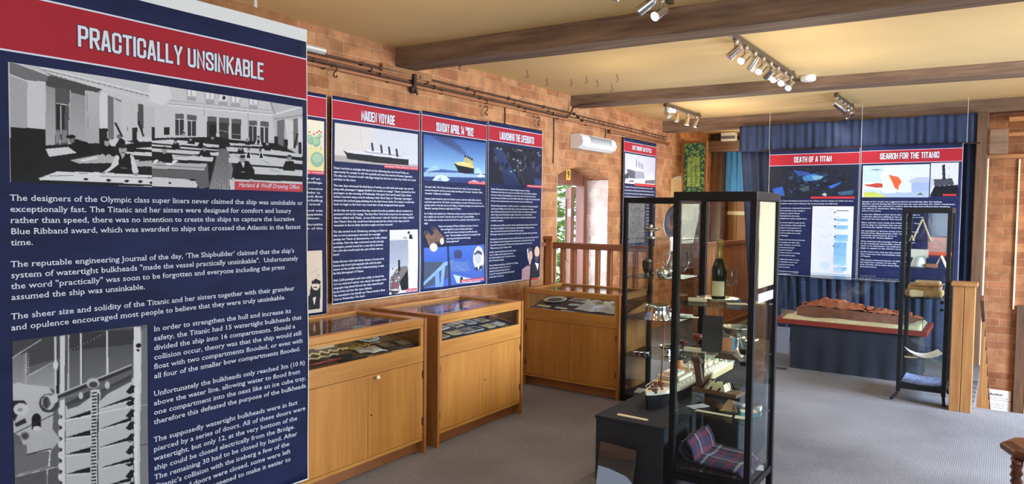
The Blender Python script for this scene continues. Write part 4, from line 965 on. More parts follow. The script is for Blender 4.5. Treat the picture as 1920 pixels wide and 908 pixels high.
S.flat('face_print', SK, [oval(735, 410, 32, 75), oval(840, 350, 42, 85), q([(715, 470), (745, 480), (735, 550), (712, 545)])], 0.0026, t)
S.flat('collar_print', M_WHITEINK, [q([(808, 515), (872, 535), (856, 640)]), q([(676, 310), (694, 300), (712, 520), (690, 450)])], 0.0030, t)
S.flat('beard_print', HR, [q([(795, 440), (850, 415), (870, 440), (850, 520), (815, 500)])], 0.0032, t)
S.flat('caption_strip', M_CAPRED, [q([(755, 755), (862, 745), (860, 772), (752, 778)])], 0.0034, t)

# small banner beyond the arched door
t, S = banner('wall_banner', 'banner with grey dock photograph hanging beyond the arched doorway', 'L', -3.86, 7.955, 8.945, 1.12, 2.508, (2.455, 2.339), ('NOT SHORT ON STYLE', 8.19, 8.78, 2.372, 2.425), 0.004, 4.0, group=BG)
P = Pic(S, 7.99, 8.915, 1.945, 2.316, 150, 90, (206, 208, 220), (1165, 255, .1211))
P.poly([(80, 510), (210, 535), (210, 660), (125, 655)], (96, 98, 112)); P.poly([(210, 535), (350, 560), (360, 660), (210, 660)], (160, 162, 176)); P.poly([(75, 500), (240, 500), (350, 555), (200, 540)], (222, 224, 232)); P.poly([(50, 600), (115, 560), (115, 740), (50, 740)], (70, 72, 84)); P.poly([(60, 660), (530, 660), (525, 780), (50, 760)], (216, 216, 224)); P.poly([(370, 690), (520, 680), (515, 745), (365, 735)], (110, 112, 124)); P.poly([(380, 660), (460, 560), (520, 670)], (226, 228, 234)); P.line((400, 545), (440, 520), 1, (120, 124, 140)); P.line((480, 520), (520, 560), 1, (120, 124, 140)); P.poly([(120, 690), (190, 690), (190, 715), (120, 712)], (90, 92, 104))
for x in (226, 268, 300, 325): P.poly([(x, 360 + (x - 226) * .8), (x + 12, 360 + (x - 226) * .8), (x + 14, 480 + (x - 226) * .4), (x + 2, 480 + (x - 226) * .4)], (120, 122, 134))
P.noise(5); P.build('dock_photograph', t)
caption(S, t, 8.28, 8.915, 1.925, 1.958, None, 0, 0, 0, 0)
lines, v = para([['The interior of the ship was the most luxurious yet seen at sea with', 'rooms and suites to rival the grandest of hotels and everything was new,', 'from carpets to the crockery and cutlery to be used by guests on every', 'deck of the ship from first class to the third, as shown.']], 7.99, 1.895, 0.024, 0.040, 0.02, 0.90)
l2, _ = para([['Each of the rooms', 'had heating and', 'electric lights', 'of the best', 'quality and', 'comfort seen', 'on any ship', 'at the time.']], 8.66, 1.68, 0.024, 0.042, 0.02, 0.25)
lettering('body_lettering', S, M_WHITEINK, lines + l2, t, 0.0014, 0.012)
S.patch('pasted_sheet', M_GREYPRINT, 8.03, 8.60, 1.2, 1.74, 0.0016, t)
mb = MB(); mb.cyl(S.p(7.60, 2.535, 0.0), S.p(9.35, 2.535, 0.0), 0.012, seg=12); mb.build('rod', M_RAIL, t, smooth=True)
for u in (7.60, 9.35):
    mb = MB(); mb.lathe([(0.0, -.03), (0.022, -.02), (0.03, 0), (0.022, .02), (0.0, .03)], S.p(u, 2.535), 12); mb.build('finial', M_RAIL, t, smooth=True)

# ---------------------------------------------------------------- banners on the curtain
YBN = 8.95
t, S = banner('curtain_banner', 'left-hand curtain banner headed DEATH OF A TITAN, with white diagram', 'B', YBN, -2.389, -1.383, 0.852, 2.356, (2.304, 2.174), ('DEATH OF A TITAN', -2.100, -1.684, 2.208, 2.272), 0.004, 0.4, group=BG)
P = Pic(S, -2.384, -1.424, 1.775, 2.156, 220, 100, (34, 38, 52), (1420, 200, .2202))
rs = np.random.RandomState(11)
for i in range(70): P.ell(180 + rs.rand() * 560, 540 + rs.rand() * 230, 10 + rs.rand() * 40, 6 + rs.rand() * 18, [(24, 28, 38), (44, 50, 62), (30, 40, 60)][i % 3], .5)
for i in range(60): P.ell(260 + rs.rand() * 330, 560 + rs.rand() * 170, 5 + rs.rand() * 22, 3 + rs.rand() * 8, [(40, 70, 120), (52, 66, 84), (28, 34, 48), (66, 104, 150)][i % 4], .55)
P.poly([(130, 700), (215, 680), (235, 760), (150, 770)], (50, 100, 190)); P.poly([(300, 540), (440, 560), (470, 600), (340, 580)], (50, 84, 160)); P.poly([(380, 600), (480, 570), (575, 600), (500, 630), (400, 635)], (70, 130, 190)); P.poly([(460, 590), (560, 590), (540, 620), (480, 625)], (120, 176, 206)); P.poly([(600, 680), (720, 640), (700, 660), (630, 700)], (60, 110, 200)); P.poly([(680, 730), (820, 710), (810, 750), (700, 755)], (60, 96, 120)); P.poly([(350, 700), (440, 670), (440, 710), (390, 725)], (70, 84, 92)); P.poly([(545, 750), (575, 735), (595, 750), (580, 765)], (190, 206, 190)); P.poly([(260, 700), (300, 720), (290, 745)], (46, 66, 120))
P.noise(8, 2); P.soft(1); P.build('wreck_painting', t)
caption(S, t, -1.90, -1.424, 1.775, 1.80, None, 0, 0, 0, 0)
lines, v = para([['Almost exactly 3 hours 40 minutes passed since the collision with the iceberg. At 2.20am the stern', 'broke into two pieces, each section sinking to the sea bed passing very differently.']], -2.37, 1.742, 0.019, 0.033, 0.02, 0.93)
l2, _ = para([['The bow section was completely flooded and it', 'went down with little air left. Upright it', 'sank, picking up a speed of about', 'fast and ploughed into the ocean', 'bed, leaving the bow section upright there.'], ['The stern section pulled up again by the', 'weight, then standing a while upright and', 'sank. Because it was exposed to air', 'pressure, parts of the ship collapsed', 'and the hull was badly torn so that', 'it is very damaged.'], ['Much debris was found between the two', 'sections including coal, china, tiles,', 'and a boiler. However, most of the', 'objects were found around', 'the stern and it is hoped', 'that the items raised are on display', 'to visitors and experts again.'], ['As it is today, the wreck is at rest,', 'in silence. Rusticles cover it and', 'bacteria slowly eat the iron,', 'and it will not remain.'], ['In all of the years since it was lost,', 'nothing can be like this.']], -2.30, 1.655, 0.019, 0.0315, 0.018, 0.405)
lettering('body_lettering', S, M_WHITEINK, lines + l2, t, 0.0014, 0.012)
S.patch('pasted_leaflet', M_PAPER, -1.875, -1.432, 0.872, 1.685, 0.004, t)
P = Pic(S, -1.868, -1.440, 0.882, 1.678, 120, 200, (226, 228, 240), (1440, 360, .1761))
P.poly([(725, 195), (860, 198), (858, 206), (728, 204)], (40, 48, 60))
for a, b, c in ((285, 320, 0), (355, 405, 0), (455, 535, 0), (535, 790, 0), (800, 850, 1)):
    P.poly([(712 - (a > 500) * 10, a), (855 - (a > 500) * 15, a + 6), (850 - (a > 500) * 20, b - 8), (780, b), (708 - (a > 500) * 12, b - 14)], (122, 176, 226), (160, 204, 238))
for p_, q_, w in (((725, 260), (770, 275), 2), ((800, 300), (830, 318), 1.6), ((730, 335), (770, 340), 2), ((775, 365), (825, 402), 1.4), ((752, 415), (754, 440), 1.4), ((760, 475), (825, 520), 1.6), ((728, 590), (762, 560), 3), ((735, 650), (820, 688), 1.8), ((580, 800), (620, 806), 2)): P.line(p_, q_, w, (52, 70, 84))
for p_, q_ in (((715, 610), (690, 720)), ((690, 720), (645, 790)), ((738, 695), (745, 770)), ((745, 770), (770, 828))): P.line(p_, q_, 1.6, (150, 116, 104))
P.ell(600, 780, 50, 40, (206, 220, 236)); P.ell(740, 810, 50, 50, (206, 220, 238), .5); P.line((690, 850), (800, 856), 1.4, (110, 110, 116))
for y in (218, 290, 366, 478, 576): P.ell(712 - (y > 500) * 12, y, 10, 9, (90, 70, 90))
for y, w in ((186, 110), (205, 190), (216, 180), (228, 120), (266, 40), (282, 180), (348, 40), (362, 180), (374, 120), (452, 40), (468, 160), (480, 100), (560, 160), (572, 180), (586, 150), (600, 70)): P.line((685 - w, y), (685, y), .5, (150, 154, 170))
P.build('sinking_diagram', t, 0.0046)

t, S = banner('curtain_banner', 'right-hand curtain banner with an orange blotched search map', 'B', YBN, -1.373, -0.390, 0.852, 2.366, (2.312, 2.176), ('SEARCH FOR THE TITANIC', -1.178, -0.606, 2.216, 2.282), 0.004, 2.4, group=BG)
P = Pic(S, -1.348, -0.690, 1.790, 2.150, 170, 95, (214, 222, 238), (1600, 200, .2203))
P.poly([(90, 500), (260, 495), (250, 740), (90, 740)], (190, 212, 236)); P.poly([(480, 650), (650, 640), (648, 740), (480, 745)], (160, 176, 222)); P.poly([(230, 740), (650, 720), (648, 770), (90, 775)], (170, 186, 224)); P.poly([(235, 560), (495, 555), (495, 730), (235, 738)], (216, 222, 236)); P.poly([(90, 730), (180, 725), (275, 762), (270, 770), (90, 774)], (198, 206, 96)); P.poly([(540, 755), (570, 730), (600, 752)], (120, 120, 70))
P.poly([(300, 580), (345, 590), (385, 600), (412, 640), (385, 680), (385, 715), (350, 690), (330, 640)], (226, 100, 50)); P.poly([(80, 645), (260, 645), (255, 705), (80, 705)], (236, 238, 244)); P.poly([(88, 662), (150, 660), (200, 650), (250, 655), (250, 688), (200, 692), (110, 676)], (186, 70, 56)); P.poly([(130, 535), (200, 530), (250, 536), (200, 545)], (130, 140, 156)); P.poly([(470, 630), (540, 600), (640, 600), (645, 645), (480, 648)], (180, 190, 206)); P.line((490, 520), (540, 524), 1, (90, 96, 110))
for a, b in (((235, 560), (495, 555)), ((235, 735), (495, 728)), ((495, 555), (495, 730)), ((235, 560), (235, 738)), ((410, 700), (460, 700)), ((280, 680), (330, 690))): P.line(a, b, .5, (120, 126, 144))
P.noise(4); P.build('search_map_picture', t)
P = Pic(S, -0.680, -0.424, 1.800, 2.160, 80, 95, (216, 218, 226), (1600, 200, .2203))
P.poly([(650, 760), (690, 680), (890, 665), (895, 770), (700, 775)], (24, 26, 32)); P.poly([(680, 620), (840, 610), (860, 665), (690, 680)], (70, 74, 84)); P.poly([(755, 500), (780, 490), (785, 620), (760, 620)], (40, 42, 50)); P.line((770, 480), (770, 620), 1.2, (40, 42, 50)); P.line((815, 515), (815, 660), 1.6, (60, 64, 72)); P.line((735, 570), (870, 570), .6, (90, 94, 104)); P.poly([(655, 590), (690, 640), (660, 720)], (190, 194, 204)); P.noise(6); P.build('research_ship_photograph', t)
S.patch('caption_strip', M_CAPRED, -0.56, -0.435, 1.805, 1.825, 0.0014, t)
lines, v = para([['Salvage of the wreck was suggested almost immediately after the sinking.', 'Missions started during the years between the wars and into the 1950s. Fundraisers', 'before sinking, this seemed to confirm that the ship had surfaced after breaking', 'was difficult to determine. Many people could not go', 'each to two years.'], ['It was also difficult to find where the wreck lay and so', 'would the ship have drifted on the current before it sank,', 'and sank into the seabed? This search'], ['Many searches were made, but without success. They', 'sent in ships or scientists that saw nothing,', 'searching the depths of the ocean floor there.'], ['An expedition to find the wreck was led by a crew at', 'Woods Hole, Massachusetts, USA, who also', 'eventually raised fund to do so. It', 'was led by Dr. Robert Ballard.'], ['They watched video footage of the sea floor taken', 'by the unmanned submersible, towed', 'sonar in on September 1st, small pieces', 'began to appear on the monitor screens.'], ['At first there was only just the wreck of a boiler', 'but it was soon the unmistakable shape of the bow', 'of Titanic.'], ['The camera followed pictures of objects and', 'the large liner remains of one ship.', 'ever. Broken, three miles down they', 'had been found.']], -1.345, 1.735, 0.019, 0.0258, 0.016, 0.90)
lettering('body_lettering', S, M_WHITEINK, lines, t, 0.0014, 0.012)
bpy.data.objects.remove(_fo) if False else None
# ---------------------------------------------------------------- glass topped display cabinets
def at(x, y, z):
    """point of the plane at height z that the photograph shows at (x, y)"""
    d = _r * (x - W / 2) + _u * (H / 2 - y) + _f * FOC
    t = (z - CAM_H) / d.z; return Vector((d.x * t, d.y * t, z))

DECK = 0.70
SL = 0.14                     # the lined display deck rises a little towards the back
def deck_at(x, y, cab, lift=0.001):
    d = _r * (x - W / 2) + _u * (H / 2 - y) + _f * FOC
    if cab == 3: t = (DECK + lift - SL * 5.417 - CAM_H) / (d.z - SL * d.y)
    else: t = (DECK + lift - SL * 3.10 - CAM_H) / (d.z + SL * d.x)
    return Vector((d.x * t, d.y * t, CAM_H + d.z * t))
def deck_p(X, Y, cab, lift=0.001):
    return Vector((X, Y, DECK + lift + SL * ((Y - 5.417) if cab == 3 else (-3.10 - X))))
def lay(o, cab):
    k = Matrix.Rotation(math.atan(SL), 4, 'X' if cab == 3 else 'Y')
    o.rotation_euler = (k @ Matrix.Rotation(o.rotation_euler.z, 4, 'Z')).to_euler(); return o
def cabinet(name, label, loc, rz, w=1.02, d=0.62, h=0.89, knob=False, lining=None, rail=None, slim=False):
    t = thing(name, label, 'display cabinet', loc, rz)
    for s in (0, 1):
        x0 = 0 if s == 0 else w - 0.022
        m = MB()
        if s == 0: m.box(x0, x0 + 0.022, -0.012, d, 0, h)
        else: m.prism([(-.012, 0), (d, 0), (d, h), (d - .05, h), (d - .05, .79), (.06, .71), (.06, .845), (d - .05, .845), (d - .05, h), (-.012, h)], 'x', x0, x0 + .022)
        sp = m.build('side_panel', M_OAKDK, t)
        if s == 1:
            m = MB(); m.box(x0 + .009, x0 + .013, .06, d - .05, .705, .845); m.build('side_pane', M_GLASS, sp)
    m = MB(); m.box(0.022, w - 0.022, 0.055, 0.075, 0, 0.085); m.build('plinth', M_OAKBASE, t)
    m = MB(); m.box(0.022, w - 0.022, 0.0, d - 0.01, 0.085, 0.105); m.build('bottom_shelf', M_OAKX, t)
    m = MB(); m.box(0.022, w - 0.022, d - 0.02, d - 0.008, 0.105, DECK); m.build('back_panel', M_OAKDK, t)
    wm = (w - 0.044) / 2
    for k in (0, 1):
        m = MB(); x0 = 0.022 + k * wm + 0.0015; m.box(x0, x0 + wm - 0.003, -0.002, 0.016, 0.108, 0.605)
        dr = m.build('door', M_OAK, t, bevel=0.0015)
        xh = 0.03 if k == 0 else w - 0.03
        for z in (0.19, 0.50):
            m = MB(); m.box(xh - 0.004, xh + 0.004, -0.006, 0.0, z, z + 0.05); m.build('hinge', M_IRON, dr)
        if k == 1:
            m = MB(); m.cyl((x0 + 0.025, -0.004, 0.36), (x0 + 0.025, 0.0, 0.36), 0.006); m.build('keyhole', M_IRON, dr)
        if knob and k == 1:
            m = MB(); m.lathe([(0.004, 0), (0.005, 0.012), (0.012, 0.018), (0.013, 0.024), (0.008, 0.03), (0.0, 0.031)], M=T(x0 + 0.06, -0.002, 0.585, 0, math.pi / 2), seg=14); m.build('knob', M_CREAM, dr, smooth=True)
    m = MB(); m.box(0.022, w - 0.022, -0.004, 0.016, 0.608, 0.712); m.build('apron', rail or M_OAKX, t, bevel=0.0015)
    # front glazing frame
    m = MB(); zf = 0.842 if slim else 0.830; m.box(0.022, w - 0.022, -0.004, 0.016, zf, 0.849)
    for x in (0.022, w - 0.022 - 0.028): m.box(x, x + 0.028, -0.004, 0.016, 0.712, zf)
    m.build('front_frame', rail or M_OAKX, t, bevel=0.0015)
    m = MB(); m.box(0.05, w - 0.05, 0.004, 0.008, 0.712, zf); m.build('front_pane', M_GLASSTOP, t)
    m = MB(); m.box(0.022, w - 0.022, d - 0.016, d - 0.012, DECK, 0.85); m.build('back_pane', M_GLASS, t)
    m = MB(); m.prism([(0.017, DECK - .02), (d - .021, DECK - .02), (d - .021, DECK + SL * (d - .038)), (0.017, DECK)], 'x', .0225, w - .0225); m.build('display_deck', lining, t)
    # hinged glass lid
    z0, z1 = 0.850, h
    m = MB(); m.box(0.024, w - 0.024, -0.008, 0.045, z0, z1); m.box(0.024, w - 0.024, d - 0.05, d, z0, z1)
    m.box(0.024, 0.07, 0.045, d - 0.05, z0, z1); m.box(w - 0.07, w - 0.024, 0.045, d - 0.05, z0, z1)
    lf = m.build('lid_frame', rail or M_OAKX, t, bevel=0.003)
    m = MB(); m.box(0.07, w - 0.07, 0.045, d - 0.05, z1 - 0.016, z1 - 0.010); m.build('lid_glass', M_GLASSTOP, lf)
    return t
CAB1 = cabinet('display_cabinet', 'oak display cabinet with a cream door knob, nearest the large banner', (-3.083, 2.452, 0), math.pi / 2, knob=True, lining=M_LININGBRN, rail=M_OAKX)
CAB2 = cabinet('display_cabinet', 'oak display cabinet in the middle of the three, full of small photographs', (-3.083, 3.583, 0), math.pi / 2, lining=M_CASECLOTH)
CAB3 = cabinet('display_cabinet', 'oak display cabinet in front of the brown railing, holding a dinner plate', (-3.60, 5.40, 0), 0, w=.972, slim=True, lining=M_CASECLOTH)
for c in (CAB1, CAB2, CAB3): pass

ZD = DECK + 0.001
def sheet(name, label, cat, pos, w, h, rz, m, group=None, th=0.0025, border=None, curl=0.0, cab=0):
    t = None
    mb = MB(); mb.grid(lambda a, b: ((a - .5) * w, (b - .5) * h, th + curl * (2 * abs(a - .5)) ** 2 * 4), 6, 1)
    mb2 = mb
    o = mb.build(name, m, None, smooth=False)
    md = o.modifiers.new('solid', 'SOLIDIFY'); md.thickness = th; md.offset = -1
    o.location = pos; o.rotation_euler = (0, 0, rz)
    if cab: lay(o, cab)
    tag(o, label, cat, group)
    if border:
        mb = MB(); k = 0.82; mb.grid(lambda a, b: ((a - .5) * w * k, (b - .5) * h * k, th + 0.0006 + curl * (2 * k * abs(a - .5)) ** 2 * 4), 6, 1); mb.build('printed_image', border, o)
    return o
def plate(name, label, pos, r, m, rim=None, cat='plate', sy=1.0):
    t = thing(name, label, cat, pos)
    mb = MB(); mb.lathe([(0, 0.002), (r * .55, 0.002), (r * .6, 0.006), (r * .98, 0.018), (r, 0.021), (r * .97, 0.0225), (r * .62, 0.012), (r * .55, 0.008), (0, 0.008)], seg=40, sy=sy); mb.build('body', m, t, smooth=True)
    if rim:
        mb = MB(); mb.lathe([(r * .60, 0.0128), (r * .635, 0.0138), (r * .63, 0.0146), (r * .60, 0.0136)], seg=40, sy=sy); mb.build('rim_line', rim, t, smooth=True)
    return t
r90 = math.pi / 2
# first cabinet
M_GOLD = mat('old_gold', (198, 160, 84), 0.35, 0.7); M_LEATHER = mat('dark_leather', (70, 42, 34), 0.5, noise=0.2)
lay(plate('plate', 'pale blue white plate at the back of the cabinet beside the large banner', deck_p(-3.56, 3.37, 1), 0.070, M_PORCB, M_GREYINK), 1)
lay(plate('saucer', 'small blue white saucer in the back right corner beside a plate', deck_p(-3.42, 3.395, 1), 0.05, M_PORCB, M_GREYINK), 1)
dc = deck_at(686, 639, 1)
lay(plate('dish', 'blue white dish holding a coiled chain, under glass', dc, 0.085, M_PORCB), 1)
def on_deck(mb, name, m, pos, rz, label, cat, cab=1, bevel=0, smooth=True):
    o = mb.build(name, m, smooth=smooth, bevel=bevel); o.location = pos; o.rotation_euler = (0, 0, rz); lay(o, cab); return tag(o, label, cat)
mb = MB()
mb.tube([Vector((0.032 * math.cos(a * .5) * (1 - a * .012), 0.045 * math.sin(a * .5) * (1 - a * .012), 0.016 + a * .0007)) for a in range(40)], 0.005, 6)
on_deck(mb, 'coiled_chain', M_STEELSAT, dc, 0, 'silvery coiled chain lying in the blue white dish', 'chain')
def card(label, x, y, w, h, rz, m, cab=1, name='caption_card', cat='card', **k): return sheet(name, label, cat, deck_at(x, y, cab), w, h, rz, m, cab=cab, **k)
card('long cream caption card left of the dish, nearest cabinet', 607, 652, 0.15, 0.035, r90, M_CREAM)
card('long cream caption card below the blue white dish', 701, 645, 0.13, 0.03, r90 + .05, M_CREAM)
card('narrow white caption card along the front right glass, nearest cabinet', 752, 657, 0.15, 0.022, r90, M_PAPER)
card('white caption card at the front edge under the open booklet', 684, 673, 0.16, 0.035, r90, M_PAPER)
mb = MB()
mb.tube([Vector((0.02 * math.sin(a * .9), -0.13 + a * .0065, 0.006 + 0.004 * math.sin(a * 1.7))) for a in range(42)], 0.006, 6)
mb.lathe([(0, 0), (0.035, 0), (0.045, 0.006), (0.03, 0.010), (0.02, 0.014), (0, 0.014)], Vector((0.01, -0.03, 0)), 18)
on_deck(mb, 'gold_necklace', M_GOLD, deck_at(666, 652, 1), 0, 'gold rope necklace with round pendant in front of the dish', 'necklace')
mb = MB(); mb.tube([Vector((0.015 * math.sin(a * .8), -0.16 + a * .009, 0.009 + 0.003 * math.sin(a))) for a in range(36)], 0.007, 6)
on_deck(mb, 'ivory_cord', mat('ivory_cord', (206, 186, 130), 0.6, noise=0.2), deck_at(612, 663, 1), 0, 'long twisted ivory cord lying at the left, nearest cabinet', 'cord')
mb = MB(); mb.tube([Vector((0.012 * math.sin(a * .7 + 1), -0.13 + a * .009, 0.007)) for a in range(28)], 0.006, 6)
on_deck(mb, 'ivory_cord', mat('ivory_cord_pale', (222, 206, 160), 0.6), deck_at(604, 672, 1), 0, 'shorter pale cord in front of the twisted ivory cord', 'cord')
t = thing('booklet', 'open white booklet in the middle of the nearest cabinet', 'booklet', deck_at(693, 658, 1), r90 - .25); lay(t, 1)
for s_ in (-1, 1):
    mb = MB(); mb.grid(lambda a, b: (s_ * a * .095, (b - .5) * .11, 0.004 + 0.010 * math.sin(a * 2.6)), 8, 1); o = mb.build('page', M_PAPER if s_ > 0 else mat('booklet_page', (206, 200, 188), .7, noise=.08, nscale=60), t, smooth=True); md = o.modifiers.new('s', 'SOLIDIFY'); md.thickness = .003
t = thing('photograph_case', 'dark leather case with two small portraits under glass', 'picture case', deck_at(739, 649, 1), r90 - .1); lay(t, 1)
mb = MB(); mb.box(-.14, .14, -.065, .065, 0, .016); mb.build('body', M_LEATHER, t, bevel=.004)
for s_ in (-1, 1):
    mb = MB(); mb.box(s_ * .068 - .045, s_ * .068 + .045, -.042, .042, .0165, .018); mb.build('portrait', M_SEPIA, t)
mb = MB(); mb.prism([(0, 0), (.02, -.16), (.05, -.17), (.06, -.02), (.05, .12), (.02, .13)], 'z', 0, .012)
on_deck(mb, 'folded_fan', mat('black_fan', (36, 30, 30), .5), deck_at(622, 672, 1), 0, 'black folded fan near the front of the nearest cabinet', 'fan', bevel=.002, smooth=False)
mb = MB(); mb.cyl(Vector((0, -.1, .01)), Vector((.01, .1, .01)), .009, .006)
on_deck(mb, 'letter_opener', M_BLACKF, deck_at(662, 677, 1), 0, 'thin black letter opener beside the front white card', 'letter opener')
mb = MB(); mb.cyl(Vector((0, -.12, .011)), Vector((.0, .16, .011)), .010)
on_deck(mb, 'wooden_rod', M_MAHOG, deck_at(598, 685, 1), 0, 'round red-brown wooden rod at the front left of the nearest cabinet', 'rod')
# second cabinet: photographs and cards in rows
rn = random.Random(3)
kinds = [('white letter sheet', M_PAPER, None), ('cream card', M_CREAM, None), ('white bordered grey photograph', M_PAPER, M_GREYPRINT), ('sepia photograph', M_CREAM, M_SEPIA), ('dark photograph', M_PAPER, M_DKPRINT)]
rows = [('back row', -3.585, [0, 0, 2, 3, 2, 1]), ('second row', -3.47, [2, 1, 2, 2, 3, 4]), ('third row', -3.345, [1, 2, 4, 2, 3]), ('front row', -3.20, [3, 1, 2, 4, 1, 2])]
posn = ['leftmost', 'second from left', 'third from left', 'fourth from left', 'fifth from left', 'rightmost']
for rname, x, ks in rows:
    n = len(ks)
    for i, k in enumerate(ks):
        nm, m_, b_ = kinds[k]; y = 3.70 + (i + .5) * (0.80 / n)
        pn = posn[i] if i < n - 1 else 'rightmost'
        sheet('photograph' if b_ else 'card', '%s, %s in the %s, middle cabinet' % (nm, pn, rname), 'photograph' if b_ else 'card', deck_p(x + rn.uniform(-.008, .008), y, 2), 0.108 + rn.uniform(-.008, .006), 0.088 + rn.uniform(-.01, .006), r90 + rn.uniform(-.22, .22) * .6, m_, 'photographs and cards in the middle cabinet', border=b_, curl=rn.choice([0, .0006, .001]), cab=2)
# third cabinet
lay(plate('plate', 'large white dinner plate with dark ring at the left of the railing cabinet', deck_at(1041, 565, 3), 0.112, M_PORC, M_GREYINK), 3)
card('cream caption card in front of the dinner plate', 1020, 574, 0.14, 0.04, -.12, M_CREAM, 3)
card('cream caption card at the front edge, left of the bluish sheet', 1027, 581, 0.13, 0.032, -.10, M_CREAM, 3)
card('white caption card between the dinner plate and bluish sheet', 1052, 578, 0.12, 0.035, -.08, M_PAPER, 3)
card('bluish white sheet at the front edge of the railing cabinet', 1063, 585, 0.15, 0.06, -.12, M_BLUEPAPER, 3, 'letter_sheet', 'paper')
card('white bordered grey photograph behind the folded linen', 1087, 563, 0.17, 0.13, -.15, M_PAPER, 3, 'photograph', 'photograph', border=M_GREYPRINT)
card('bluish white sheet right of the dinner plate', 1077, 572, 0.11, 0.06, .1, M_BLUEPAPER, 3, 'letter_sheet', 'paper')
t = thing('linen_parcel', 'white folded linen tied with two beige bows, in the railing cabinet', 'linen', deck_at(1133, 579, 3), -.03); lay(t, 3)
mb = MB(); rr = random.Random(4)
def fl(a, b):
    e = min(a, 1 - a, b, 1 - b); z = 0.045 * min(1, e * 7) + 0.004 * math.sin(a * 19) * math.sin(b * 13)
    return ((a - .5) * .48 + 0.012 * math.sin(b * 9), (b - .5) * .26 + 0.012 * math.sin(a * 14), max(0.002, z))
mb.grid(fl, 40, 24); mb.box(-.22, .22, -.11, .11, 0.0, 0.004); mb.build('linen', mat('linen_white', (226, 228, 236), .8, noise=.05), t, smooth=True)
for x in (-.02, .14):
    mb = MB()
    mb.tube([(x, -.125, .012), (x, -.08, .047), (x, .08, .047), (x, .125, .012)], .004, 6)
    for s_ in (-1, 1): mb.tube([(x, 0, .055), (x + s_ * .03, -.03, .061), (x + s_ * .045, -.01, .055), (x, 0, .055)], .005, 6); mb.tube([(x, 0, .055), (x + s_ * .035, -.05, .051)], .004, 6)
    mb.build('bow', mat('beige_ribbon', (196, 172, 120), .6), t, smooth=True)
# ---------------------------------------------------------------- tall black glass showcases
def case(name, label, x0, x1, y0, y1, h, base, shelves, legs=False, label_strip=False):
    cx, cy = (x0 + x1) / 2, (y0 + y1) / 2; a, b = (x1 - x0) / 2, (y1 - y0) / 2
    t = thing(name, label, 'glass showcase', (cx, cy, 0)); p = 0.032
    for sx in (-1, 1):
        for sy in (-1, 1):
            X = sx * (a - p / 2); Y = sy * (b - p / 2)
            m = MB(); m.box(X - p / 2, X + p / 2, Y - p / 2, Y + p / 2, base - .06 if legs else 0, h - .0455); m.build('post', M_BLACKF, t, bevel=.002)
            if legs:
                m = MB(); n = 8
                m.tube([(X + (sx * 0.055 if sx < 0 else 0.008) * (k / n) ** 2.2, Y + sy * 0.03 * (k / n) ** 2.2, (base - .05) * (1 - k / n) + .012) for k in range(n + 1)], 0.012, 8); m.build('leg', M_BLACKF, t, smooth=True)
    m = MB(); m.box(-a, a, -b, -b + .03, h - .045, h); m.box(-a, a, b - .03, b, h - .045, h); m.box(-a, -a + .03, -b + .03, b - .03, h - .045, h); m.box(a - .03, a, -b + .03, b - .03, h - .045, h)
    m.build('top_frame', M_BLACKF, t, bevel=.002)
    m = MB(); m.box(-a + .03, a - .03, -b + .03, b - .03, h - .02, h - .014); m.build('top_glass', M_GLASS, t)
    m = MB(); m.box(-a + .004, a - .004, -b + .004, b - .004, base - .035, base); m.build('bottom_board', M_BLACKF, t, bevel=.002)
    for nm, q in (('side_pane', (-a + .010, -a + .014, -b + p, b - p)), ('side_pane', (a - .014, a - .010, -b + p, b - p)), ('back_pane', (-a + p, a - p, b - .014, b - .010)), ('glass_door', (-a + p, a - p, -b + .010, -b + .014))):
        m = MB(); m.box(*q, base, h - .045); g = m.build(nm, M_GLASS, t)
        if nm == 'glass_door':
            m = MB(); m.box(a - p - .03, a - p - .005, -b - .006, -b + .010, 0.86, 0.885); m.build('lock', M_BLACKF, g)
            m = MB(); m.box(a - p - .03, a - p - .005, -b - .006, -b + .010, 0.80, 0.82); m.build('catch', M_BLACKF, g)
    for z in shelves:
        m = MB(); m.box(-a + .018, a - .018, -b + .018, b - .018, z - .006, z); s = m.build('shelf', M_SHELF, t)
        m = MB()
        for sx in (-1, 1):
            for sy in (-1, 1): m.cyl((sx * (a - .012), sy * (b - .05), z - .012), (sx * (a - .03), sy * (b - .05), z - .012), .006, seg=8)
        m.build('shelf_pins', M_CHROME, s)
    return t
CT = case('glass_showcase', 'tall black-framed glass showcase in the foreground holding the champagne bottle', -1.50, -1.05, 3.72, 4.19, 1.71, 0.15, (0.485, 0.81, 1.095))
CA = case('glass_showcase', 'tall black-framed glass showcase of silverware beside the railing cabinet', -2.62, -2.12, 5.415, 5.97, 1.715, 0.06, (0.392, 0.709, 1.052, 1.376))
CR = case('glass_showcase', 'tall black-framed glass showcase with curved legs beside the wooden newel post', -0.72, -0.355, 6.86, 7.36, 1.66, 0.146, (0.376, 0.894, 1.15, 1.374), legs=True)

